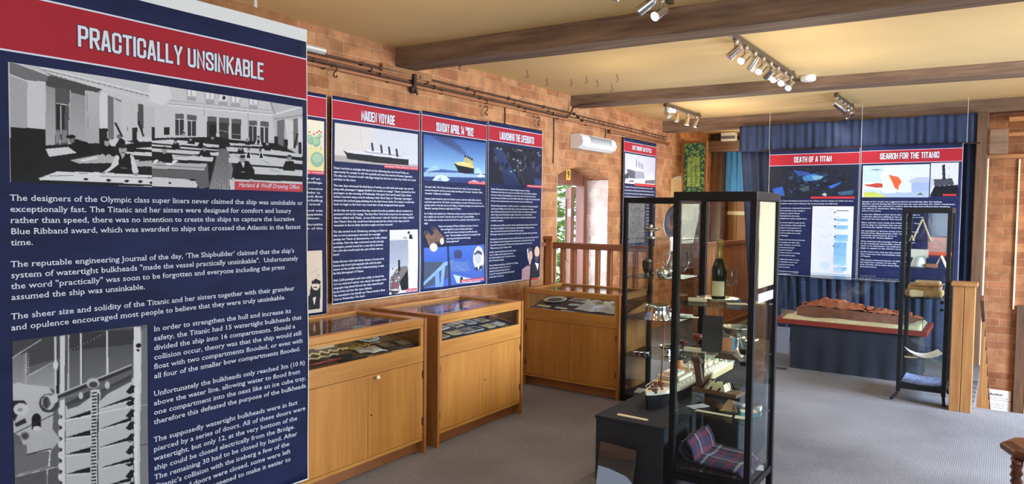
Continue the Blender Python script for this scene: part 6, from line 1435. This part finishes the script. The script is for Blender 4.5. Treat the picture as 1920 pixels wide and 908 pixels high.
# ---------------------------------------------------------------- wreck model in its tank
t = thing('display_table', 'long table with charcoal skirt and red-brown top under the glass tank', 'table', (-1.22, 7.99, 0))
mb = MB(); NX = 60
def sk(a, b):
    per = [(-.56, -.33), (.60, -.33), (.60, .33), (-.56, .33), (-.56, -.33)]; L4 = [0, 1.16, 1.82, 2.98, 3.64]; d_ = a * 3.64
    for i in range(4):
        if d_ <= L4[i + 1] + 1e-9: f = (d_ - L4[i]) / (L4[i + 1] - L4[i]); break
    x = per[i][0] * (1 - f) + per[i + 1][0] * f; y = per[i][1] * (1 - f) + per[i + 1][1] * f
    k = .006 * math.sin(a * 120) * (1 - b)
    return (x + k, y + k, b * .455)
mb.grid(sk, 160, 6); mb.build('skirt', M_SKIRT, t, smooth=True)
mb = MB(); mb.box(-.74, .66, -.355, .36, .455, .505); mb.build('table_top', M_MAHOG, t, bevel=.004)
t = thing('glass_tank', 'long clear glass cover over the wreck model', 'glass cover', (-1.22, 7.99, .506))
for q in ((-.66, .62, -.34, -.336), (-.66, .62, .336, .34), (-.66, -.656, -.336, .336), (.616, .62, -.336, .336)):
    mb = MB(); mb.box(*q, 0, .44); mb.build('pane', M_GLASS, t)
mb = MB(); mb.box(-.66, .62, -.34, .34, .44, .444); mb.build('top_pane', M_GLASS, t)
mb = MB(); rr = random.Random(6)
mb.grid(lambda a, b: (-1.22 - .652 + a * 1.264, 7.99 - .332 + b * .664, .507 + (.018 + .010 * math.sin(a * 17 + b * 4) * math.sin(b * 7 + 2 * a) if 0 < a < 1 and 0 < b < 1 else .0) ), 60, 24)
o = mb.build('sand', M_SAND, smooth=True); o['kind'] = 'stuff'; o['label'] = 'pale sand bed under the rusty wreck model'; o['category'] = 'sand'
t = thing('wreck_model', 'rusty red-brown broken ship model lying on sand in the tank', 'ship model', (-1.22, 7.93, .515))
def slab(name, pts, y0, y1, m, taper=0.0, seed=0, jag=.006):
    mb = MB(); rr = random.Random(seed); P2 = []
    for i in range(len(pts)):
        p, q = pts[i], pts[(i + 1) % len(pts)]; n = max(1, int(math.hypot(q[0] - p[0], q[1] - p[1]) / .03))
        for k in range(n): f = k / n; P2.append((p[0] * (1 - f) + q[0] * f + rr.uniform(-jag, jag), p[1] * (1 - f) + q[1] * f + rr.uniform(-jag, jag)))
    mb.prism(P2, 'y', y0, y1); return mb.build(name, m, t)
slab('hull', [(-.545, .0), (.10, -.005), (.42, 0), (.60, .07), (.56, .085), (.30, .095), (.09, .10), (-.42, .125), (-.52, .10), (-.56, .085), (-.54, .05)], -.10, .10, M_RUST, seed=1)
slab('lower_deck', [(-.55, .085), (-.42, .128), (.08, .115), (.11, .10), (.05, .145), (-.40, .155), (-.53, .11)], -.09, .09, M_RUST2, seed=2)
slab('upper_deck', [(-.40, .15), (.04, .142), (.07, .155), (-.02, .17), (-.32, .182), (-.38, .168)], -.07, .07, M_RUST2, seed=3)
slab('deckhouse', [(-.34, .178), (-.06, .168), (-.10, .192), (-.20, .198), (-.32, .205)], -.05, .05, M_RUST2, seed=4, jag=.008)
slab('collapsed_deck', [(.09, .10), (.30, .105), (.60, .075), (.40, .115), (.24, .135), (.18, .12)], -.07, .07, M_RUST2, seed=5)
for k in range(5):
    mb = MB(); rr = random.Random(20 + k); z = .045 + k * .018
    mb.box(-.53 + k * .02, .08 - k * .012, -.104 + k * .001, -.099, z, z + .002); mb.build('hull_seam', M_RUST2, t)
mb = MB(); rr = random.Random(31)
for k in range(46):
    x = rr.uniform(-.5, .5); zt = .12 + .06 * max(0, 1 - abs(x + .18) / .34) - .05 * max(0, x - .1); mb.box(x - .012, x + .012, rr.uniform(-.08, -.02), rr.uniform(0, .07), zt, zt + rr.uniform(.01, .03), None)
mb.build('wreckage', M_RUST2, t)
mb = MB(); mb.tube([(.06, 0, .14), (.28, -.02, .10)], .005, 6); mb.tube([(.20, 0, .15), (.34, .03, .11)], .006, 6); mb.build('fallen_mast', M_RUST, t)
t = thing('sign_holder', 'small clear acrylic sign stand on the floor left of the charcoal skirt', 'sign holder', (-1.87, 7.54, 0), .0)
mb = MB(); mb.box(-.07, .10, -.004, .0, .16, .43, T(0, 0, 0, 0, -.12)); mb.build('face', mat('frosted_acrylic', (120, 124, 136), .15), t)
mb = MB(); mb.box(-.06, .09, .02, .025, 0, .2); mb.box(-.06, .09, -.05, .06, 0, .004); mb.build('foot', M_ACRYL, t)

# ---------------------------------------------------------------- curtains
def drape(name, x0, x1, y, z0, z1, m, parent=None, folds=22, amp=.035, lean=0.0, seed=1, irregular=.5):
    rr = random.Random(seed); ph = [rr.uniform(0, 6.28) for _ in range(4)]
    mb = MB()
    def fn(a, b):
        w = math.sin(a * folds * 6.283 + ph[0] + irregular * 2 * math.sin(a * 9 + ph[1])) * .6 + .4 * math.sin(a * folds * 2.7 * 3.14 + ph[2] + b * 1.2)
        x = x0 + (x1 - x0) * a + lean * (1 - b) * (1 - a)
        return (x, y + amp * w * (.75 + .25 * (1 - b)), z0 + (z1 - z0) * b + .004 * math.sin(a * 40))
    mb.grid(fn, folds * 12, 8)
    return mb.build(name, m, parent, smooth=True, solid=.002)
t = thing('curtain', 'long navy blue gathered curtain hanging behind the two titled banners', 'curtain', (0, 0, 0))
drape('drape', -2.78, -.28, 9.08, .02, 2.42, M_CURT, t, 20, .030, .18, 3)
drape('pelmet', -2.79, -.275, 9.03, 2.36, 2.685, M_CURT, t, 26, .016, 0, 8)
t = thing('banner_rail', 'thin rail holding the two banners in front of the navy curtain', 'rail', (0, 0, 0))
mb = MB(); mb.cyl((-2.47, 8.965, 2.362), (-.24, 8.965, 2.362), .008); mb.build('rail', M_IRON, t)
for cx_ in (-1.378, -2.40, -.36): mb = MB(); mb.tube([(cx_, 8.965, 2.37), (cx_, 8.97, 2.84)], .0018, 6); mb.build('cord', M_HEM, t)
o = drape('curtain', -3.72, -3.32, 11.38, 1.9, 2.655, M_CURTLIGHT, None, 4, .03, 0, 5); tag(o, 'sky blue curtain in the far corner behind the navy curtain', 'curtain')
# ---------------------------------------------------------------- railings
t = thing('railing', 'brown wooden railing across the arched doorway behind the third cabinet', 'railing', (-3.85, 6.25, 0))
m = MB(); m.box(-.03, .05, -.045, .045, 0, 1.30); m.box(-.042, .062, -.056, .056, 1.30, 1.335); m.build('newel', M_RAILZ, t, bevel=.004)
m = MB(); m.box(.05, 1.12, -.032, .032, 1.215, 1.275); m.build('handrail', M_RAIL, t, bevel=.006)
m = MB(); m.box(.05, 1.12, -.028, .028, .10, .15); m.build('bottom_rail', M_RAIL, t)
for k in range(8):
    m = MB(); x = .155 + k * .134; m.box(x - .021, x + .021, -.021, .021, .15, 1.215); m.build('baluster', M_RAILZ, t, bevel=.002)
t = thing('railing', 'slatted wooden railing seen through the foreground glass showcase', 'railing', (-3.08, 8.52, 0))
m = MB(); m.box(-.05, .05, -.05, .05, 0, 1.26); m.build('newel', M_RAILZ, t, bevel=.004)
m = MB(); m.box(-.035, .035, .05, 2.5, 1.16, 1.215); m.build('handrail', M_RAIL, t, bevel=.005)
m = MB(); m.box(-.035, .035, .05, 2.5, .05, .12); m.build('bottom_rail', M_RAIL, t)
for k in range(20):
    m = MB(); y = .12 + k * .122; m.box(-.012, .012, y - .034, y + .034, .12, 1.16); m.build('slat', M_RAILZ, t, bevel=.002)
m = MB(); m.box(XL - .001, XL + .04, 5.95, 6.19, 1.235, 1.27)
tag(m.build('wall_rail', M_RAIL, bevel=.004), 'short wooden rail on the brick wall left of the doorway railing', 'rail')
m = MB(); m.box(XL - .001, XL + .03, 6.02, 6.4, 1.80, 1.825)
tag(m.build('wall_batten', M_RAIL, bevel=.003), 'thin brown batten on the wall right of the lifeboats banner', 'batten')

# newel post and descending balustrade of the stair opening
t = thing('newel_post', 'broad boarded wooden newel post with flat cap beside the stair opening', 'post', (-.25, 6.86, 0))
m = MB(); m.box(-.077, -.002, -.08, .08, 0, 1.025); m.build('board', M_PINE, t, bevel=.003)
m = MB(); m.box(.002, .077, -.08, .08, 0, 1.025); m.build('board', M_PINE, t, bevel=.003)
m = MB(); m.box(-.072, .072, -.075, .075, .005, 1.02); m.build('core', M_DARKW, t)
m = MB(); m.box(-.092, .092, -.095, .095, 1.025, 1.055); m.build('cap', M_PINE, t, bevel=.005)
t = thing('stair_balustrade', 'wooden balustrade going down the stair opening behind the newel post', 'balustrade', (-.13, 6.97, 0), -.04)
def hr(f): return Vector((0 + .05 * f, .0 + 1.85 * f, .95 - 1.50 * f))
m = MB()
P0, P1 = hr(0), hr(1)
m.prism([(0, .90), (0, .945), (1.85, -.555), (1.85, -.60)], 'x', -.014, .014); m.build('handrail', M_DARKW, t, bevel=.004)
for k in range(9):
    f = (k + .5) / 9; y = .16 + 1.66 * f; zt = .93 - 1.50 * (y / 1.85)
    m = MB(); m.box(-.011, .011, y - .011, y + .011, zt - 1.05, zt - .03); m.build('baluster', M_PINE, t)
m = MB(); m.prism([(0, -.06), (0, -.20), (1.85, -1.70), (1.85, -1.52)], 'x', -.03, .03); m.build('string_board', M_DARKW, t)
# timbers and doorway beyond the stair opening
m = MB(); m.box(-.275, -.175, 9.0, 9.1, -2.0, 2.69); struct(m.build('trim_4', M_DARKW, bevel=.006))
m = MB(); m.box(-.172, -.160, 9.05, 9.1, -2.0, 2.2); struct(m.build('trim_5', M_CREAM))
m = MB(); m.box(-.16, .0, 8.98, 9.09, 2.24, 2.50); struct(m.build('trim_6', M_BEAM, bevel=.006))
m = MB(); m.box(-.175, .9, 9.12, 9.2, 2.20, 2.245); m.box(-.0, .9, 9.0, 9.1, 2.42, 2.46); m.box(-.0, .9, 9.0, 9.1, 2.57, 2.62); struct(m.build('trim_7', M_PINEX, bevel=.004))
m = MB(); m.box(.10, .115, 9.27, 9.3, .6, 2.2); struct(m.build('trim_8', M_CREAM))
t = thing('notice_board', 'dark framed board with pale edge at the far right brick wall', 'board', (.24, 9.24, .1))
m = MB(); m.box(-.10, .12, 0, .03, -.9, .55); m.build('board', M_DARKW, t)
m = MB(); m.box(-.005, .01, -.008, 0, -.9, .55); m.build('pale_edge', M_PAPER, t)
t = thing('wall_notice', 'white Introduction notice on the brick wall of the stair opening', 'notice', (-.02, 9.285, -.48))
m = MB(); m.box(-.16, .14, 0, .006, -.12, .19); m.build('panel', M_PAPER, t)
S = Surf('B', 9.285, -.18, .12, -.6, -.29, 0.0)
S.um = -.02; S.v0 = -.48
lettering('notice_lettering', S, M_BLACKINK, [('Introduction', -.155, .045, -.355, -.325, 1)], t, .0012, .03, False)
lettering('notice_text', S, M_GREYINK, [(s_, -.155, -.385 - k * .022 - (.02 if k > 1 else 0), .018, .75) for k, s_ in enumerate(['This exhibition tells the story of the ship and', 'the lives of those who sailed on her maiden voyage', 'through objects and photographs, many of', 'which are shown here for the first time', 'in this building and on loan from local', 'families.'])], t, .0012)

# ---------------------------------------------------------------- spot light tracks
def aim(v):
    return Vector(v).normalized()
M_LENS_ON = emit('lit_lens', (1.0, .93, .84), 30.0)
M_LENS_OFF = mat('unlit_lens', (214, 210, 200), .15, .3)
def track(label, x, y0, y1, heads, z=2.79, box=None, bar=M_TRACK, stem=.075):
    t = thing('spotlight_track', label, 'ceiling light', (x, (y0 + y1) / 2, z))
    yc = (y0 + y1) / 2
    m = MB(); m.box(-.018, .018, y0 - yc, y1 - yc, .0, .035); m.build('track_bar', bar, t, bevel=.003)
    for sy in (y0 + .06, y1 - .06):
        m = MB(); m.cyl((0, sy - yc, .03), (0, sy - yc, CEIL - z), .02); m.build('mount', bar, t)
    for (y, d, on, pw) in heads:
        d = aim(d); p = Vector((0, y - yc, -.005))
        m = MB(); m.box(-.006, .006, -.017 + p.y, .017 + p.y, -stem, .0); m.cyl((0, p.y, -.02), (0, p.y, .0), .02)
        h = m.build('spot_head', M_STEELSAT, t, bevel=.002)
        c = Vector((0, p.y, -stem)); a = c - d * .035; b2 = c + d * .062
        m = MB(); m.cyl(a, b2, .024, .029, 20); m.cyl(a - d * .012, a, .016, .024, 20); m.build('spot_can', M_CHROME, h, smooth=False, bevel=.002)
        m = MB(); m.cyl(b2 - d * .002, b2 + d * .0015, .0245, seg=20); m.build('lens', M_LENS_ON if on else M_LENS_OFF, h)
        if pw:
            w = Vector((x, yc, z)) + b2 + d * .02
            lamp('spot', 'SPOT', w, pw, NEUT, w + d, .03, None, math.radians(95), .8)
    if box:
        m = MB(); m.box(*box); m.build('transformer', M_WHITE, t, bevel=.004)
    return t
track('long track of eight chrome spotlights between the first two beams', -1.57, 4.76, 6.60,
      [(4.95, (-1.83, -.85, -2), False, 20), (5.18, (-.35, -1, -.75), True, 16), (5.40, (-1.5, .3, -2.0), False, 20), (5.62, (-.35, -.9, -.75), True, 16), (5.83, (-.8, .5, -.6), False, 16), (6.05, (-.5, -.9, -.6), True, 16), (6.28, (-.3, -1, -.5), True, 16), (6.50, (-.2, -1, -.7), True, 16)])
track('short track of four spotlights at the left between the last two beams', -3.2, 7.62, 8.75,
      [(7.68, (.6, -.4, -.7), False, 12), (7.98, (.1, -.3, -1), False, 12), (8.33, (-.1, -.2, -1), False, 12), (8.63, (-.3, -.3, -1), False, 12)], box=(-.05, .03, -.5, -.3, -.045, -.005))
track('short track of five spotlights in front of the navy curtain', -1.46, 7.86, 8.85,
      [(7.92, (.5, .8, -.5), False, 6), (8.14, (.6, .8, -.6), False, 6), (8.36, (.2, .9, -.8), False, 6), (8.56, (.0, .9, -.9), False, 6), (8.76, (-.6, .5, -.6), False, 6)])
track('spotlight track at the top edge of the view before the first beam', -1.62, 2.2, 3.92,
      [(2.45, (-.9, -.3, -.6), False, 18), (2.85, (-1.78, .1, -2), False, 24), (3.25, (-1.78, .8, -2.0), False, 20), (3.60, (-.7, -.2, -.5), False, 18), (3.78, (-.3, -.9, -.6), True, 18)])  # the two cabinet-aimed heads are added out of view to brighten the cabinets
t = thing('smoke_detector', 'round white ceiling unit at the end of the long spotlight track', 'smoke detector', (-1.50, 6.82, CEIL))
m = MB(); m.lathe([(0, -.055), (.045, -.054), (.062, -.045), (.066, -.02), (.06, 0), (0, 0)], seg=28); m.build('body', M_WHITE, t, smooth=True)

# ---------------------------------------------------------------- fan heater above the arched door
t = thing('fan_heater', 'white fan heater on the brick wall above the arched doorway', 'heater', (XL, 7.11, 2.275))
prof = [(0, 0), (.10, 0.0), (.155, .03), (.17, .07), (.155, .12), (.12, .155), (0, .16)]
m = MB(); m.prism(prof, 'y', -.40, .40); m.build('casing', M_WHITE, t, bevel=.008)
m = MB()
for k in range(9): m.box(.150, .176, -.22, .25, .062 + k * .0085, .066 + k * .0085)
m.box(.150, .172, -.225, -.22, .06, .14); m.box(.150, .172, .25, .255, .06, .14); m.build('grille', mat('grille_grey', (168, 166, 160), .5), t)
m = MB(); m.prism([(.09, -.004), (.15, .022), (.160, .032), (.10, .0)], 'y', -.34, .34); m.build('outlet_flap', M_PAPER, t)

# number plate on the door head
t = thing('number_plate', 'small yellow number 9 plate on the head of the arched door', 'sign', (-4.186, 7.17, 1.955))
m = MB(); m.box(0, .006, -.05, .05, 0, .125); m.build('plate', M_YELLOW, t)
S = Surf('L', -4.18, 7.13, 7.21, 1.955, 2.08, 0.0); S.um = 7.17
lettering('numeral', S, M_BLACKINK, [('9', 7.143, 7.197, 1.98, 2.06, 1)], t, .0075, .02, False)

# ---------------------------------------------------------------- conduits, cables and hooks
cl = ['topmost of the four painted conduits along the left brick wall', 'second from the top of the four painted conduits on the left wall', 'third from the top of the four painted conduits on the left wall', 'lowest of the four painted conduits along the left brick wall']
for k, z in enumerate((2.650, 2.622, 2.597, 2.570)):
    t = thing('conduit', cl[k], 'pipe', (XL + .02, 4.2, z), 0, 'conduits along the left wall')
    r = .009 if k < 3 else .013
    m = MB(); n = 24; y0, y1 = (YB + .1 - 4.2, 6.62 - 4.2) if k < 3 else (YB + .1 - 4.2, 9.3 - 4.2)
    m.tube([(.004 * math.sin(k + i * .9), y0 + (y1 - y0) * i / n, .001 * math.sin(i * .8 + k * 2)) for i in range(n + 1)], r, 8); m.build('pipe', M_PIPE if k == 3 else M_RAIL if k == 9 else M_CABLE if k in (0, 2) else M_PIPE, t, smooth=True)
    for i in range(9):
        y = -2.4 + i * .62 + k * .09
        m = MB(); m.box(-.018, .012, y - .006, y + .006, -r - .004, r + .004); m.build('saddle_clip', M_IRON, t)
t = thing('cable_tray', 'ladder-like cable run along the wall above the arched door', 'cable tray', (XL + .015, 6.64, 2.63))
m = MB(); m.tube([(0, 0, .02), (0, .15, .015), (0, 2.7, .0)], .007, 6); m.tube([(0, 0, -.02), (0, .15, -.02), (0, 2.7, -.035)], .007, 6)
for k in range(20): m.cyl((0, .2 + k * .125, .02 - k * .0012), (0, .2 + k * .125, -.012 - k * .0012), .004, seg=6)
m.build('cables', M_CABLE, t)
m = MB(); m.tube([(XL + .015, 6.62, 2.60), (XL + .03, 6.66, 2.63), (XL + .06, 6.66, 2.70), (XL + .16, 6.67, 2.725), (XL + .5, 6.70, 2.722)], .011, 8)
tag(m.build('cable', M_CABLE, smooth=True), 'dark cable bending from the wall onto the second beam', 'cable')
for y, z0, z1, lb_ in ((6.36, 2.09, 2.58, 'dark vertical cable running down to the left of the door arch'), (7.52, 2.43, 2.59, 'dark vertical cable running down into the fan heater'), (5.48, 2.38, 2.57, 'dark vertical cable above the lifeboats banner'), (3.33, .92, 2.30, 'dark vertical cable between the half hidden banner and its neighbour'), (5.95, .6, .93, 'dark vertical cable below the lifeboats banner')):
    m = MB(); m.tube([(XL + .006, y, z1), (XL + .008, y + .006, (z0 + z1) / 2), (XL + .006, y, z0)], .006, 6); tag(m.build('cable', M_CABLE, smooth=True), lb_, 'cable')
def shook(y, z, s, label, x=XL + .05, grp='iron hooks along the left wall'):
    m = MB(); pts = [(0, 0, .075 * s), (0, 0, .05 * s)]
    pts = [(0, -.03 * s, .045 * s), (0, -.02 * s, .062 * s), (0, .004 * s, .068 * s), (0, .022 * s, .052 * s), (0, .014 * s, .03 * s), (0, -.004 * s, .018 * s), (0, -.012 * s, 0), (0, 0, -.014 * s), (0, .016 * s, -.012 * s), (0, .022 * s, 0)]
    m.tube(pts, .005, 6); o = m.build('hook', M_IRON, smooth=True); o.location = (x, y, z); return tag(o, label, 'hook', grp)
m = MB()
shook(3.38, 2.52, 1.0, 'iron S hook above the MAIDEN VOYAGE title')
shook(5.13, 2.46, 1.0, 'iron S hook above the right end of the SUNDAY banner')
shook(6.0, 2.46, 1.0, 'iron S hook above the right end of the lifeboats banner')
m = MB(); m.lathe([(0, 0), (.035, 0), (.035, .02), (.02, .03), (0, .03)], seg=16, M=T(XL + .02, 4.2, 2.545, 0, 0, r90)); m.tube([(XL + .03, 4.2, 2.55), (XL + .055, 4.2, 2.53), (XL + .055, 4.22, 2.50)], .008, 6); m.box(XL, XL + .05, 4.185, 4.215, 2.56, 2.66)
tag(m.build('pipe_clamp', M_IRON, smooth=False), 'iron clamp gathering the conduits below the end of the first beam', 'clamp')
# ceiling hooks
ch = [((-3.52, 5.284), 'nearest the first beam'), ((-3.586, 5.72), 'leftmost of the middle row'), ((-3.40, 5.855), 'beside the leftmost of the middle row'), ((-3.206, 5.795), 'in the centre of the group'), ((-3.206, 6.009), 'just behind the centre one'), ((-3.206, 6.309), 'nearest the second beam'), ((-2.942, 5.895), 'rightmost of the group')]
for (x, y), wd_ in ch:
    m = MB(); m.tube([(0, 0, 0), (0, 0, -.03), (.012, 0, -.042), (.014, 0, -.058), (0, 0, -.068), (-.012, 0, -.06)], .0025, 6); o = m.build('ceiling_hook', M_IRON, smooth=True); o.location = (x, y, CEIL); tag(o, 'small ceiling cup hook, ' + wd_, 'hook', 'cup hooks on the ceiling')
m = MB(); m.tube([(0, 0, .03)] + [(0.014 * math.sin(a * .7), 0, -.012 - .014 * math.cos(a * .7) + .014) for a in range(10)], .003, 6); o = m.build('eye_bolt', M_STEELSAT, smooth=True); o.location = (-3.42, 4.22, 2.665); tag(o, 'steel ring bolt under the first beam', 'hook')

# ---------------------------------------------------------------- far left corner
t = thing('stained_panel', 'framed green patterned glass panel standing out from the far left wall', 'glass panel', (-3.685, 9.9, 1.84))
m = MB(); m.box(-.195, -.155, -.025, .025, 0, .81); m.box(.155, .185, -.025, .025, 0, .78); m.box(-.155, .155, -.025, .025, .745, .78); m.box(-.155, .155, -.025, .025, 0, .05); m.build('frame', M_PINE, t, bevel=.004)
def green_panel():
    m = bpy.data.materials.new('green_leaded_glass'); m.use_nodes = True; nt = m.node_tree; b = nt.nodes['Principled BSDF']; L = nt.links.new
    tc = nt.nodes.new('ShaderNodeTexCoord'); v = nt.nodes.new('ShaderNodeTexVoronoi'); v.inputs['Scale'].default_value = 26; L(tc.outputs['Object'], v.inputs['Vector'])
    r = nt.nodes.new('ShaderNodeValToRGB'); e = r.color_ramp.elements; e[0].color = (*s2l((170, 216, 120)), 1); e[0].position = .12; e[1].color = (*s2l((40, 104, 92)), 1); e[1].position = .6
    L(v.outputs['Distance'], r.inputs['Fac']); L(r.outputs['Color'], b.inputs['Base Color']); b.inputs['Roughness'].default_value = .15
    return m
m = MB(); m.box(-.155, .155, -.004, .004, .05, .745); pn = m.build('pane', green_panel(), t)
m = MB()
for k in range(4): m.box(-.11 + k * .065, -.105 + k * .065, -.007, .007, .12, .56)
for k in range(7): m.box(-.11, .09, -.007, .007, .12 + k * .072, .124 + k * .072)
m.build('leading', M_DARKW, pn)
m = MB(); m.box(-.11, .09, -.0055, .0055, .12, .56); m.build('pale_centre', mat('pale_green_glass', (150, 196, 110), .2, noise=.5, nscale=18), pn)
m = MB(); m.box(-3.9, -3.72, 11.2, 11.36, 0, CEIL); struct(m.build('trim_9', M_DARKW, bevel=.01))
m = MB(); m.box(-3.9, -2.3, 11.0, 11.15, 2.55, 2.72); struct(m.build('trim_10', M_BEAM, bevel=.01))
d2 = struct(bpy.data.objects.new('door_2', None)); COL.objects.link(d2); d2.location = (-3.35, 11.55, 0)
for k in range(5):
    m = MB(); m.box(-.36 + k * .145, -.36 + k * .145 + .141, -.03, 0, 0, 1.86); m.build('door_board', M_PINE, d2, bevel=.004)
m = MB(); m.box(-.36, .365, -.05, -.03, 1.56, 1.62); m.box(-.36, .365, -.05, -.03, .2, .3); m.build('door_ledge', M_CREAM, d2)
t = thing('meter_box', 'pale grey electric box high on the far corner wall', 'electric box', (-3.55, 11.02, 2.70))
m = MB(); m.box(-.10, .12, -.12, 0, .0, .13); m.build('body', M_WHITE, t, bevel=.006); m = MB(); m.box(-.10, .12, -.123, -.12, .03, .075); m.build('dark_strip', M_GREYINK, t)
m = MB(); m.box(-3.10, -3.05, 8.6, 11.2, 0, .05); struct(m.build('baseboard_left', M_PAPER))

# ---------------------------------------------------------------- turned stool at the right edge
t = thing('stool', 'dark turned wooden stool cut by the right edge', 'stool', (.205, 4.25, 0))
MS = wood('stool_mahogany', (104, 58, 38), (58, 30, 20), 'x', .25, 1.0, 7.0)
m = MB(); m.lathe([(0, .435), (.16, .435), (.185, .445), (.19, .462), (.18, .478), (.14, .490), (0, .492)], seg=8); m.build('seat', MS, t, bevel=.006)
lp = [(0, 0), (.018, 0), (.022, .03), (.014, .06), (.026, .09), (.014, .12), (.022, .16), (.026, .2), (.016, .24), (.024, .255), (.015, .27), (.026, .29), (.015, .31), (.027, .33), (.016, .35), (.026, .37), (.018, .39), (.024, .41), (.024, .437), (0, .437)]
for sx, sy in ((-1, -1), (-1, 1), (1, -1), (1, 1)):
    m = MB(); m.lathe(lp, (sx * .115, sy * .115, 0), 16); m.build('leg', MS, t, smooth=True)
m = MB()
for s in (-1, 1): m.cyl((-.115, s * .115, .16), (.115, s * .115, .16), .011); m.cyl((s * .115, -.115, .16), (s * .115, .115, .16), .011)
m.build('stretcher', MS, t, smooth=True)

# sockets of the text engine
bpy.data.objects.remove(_fo)
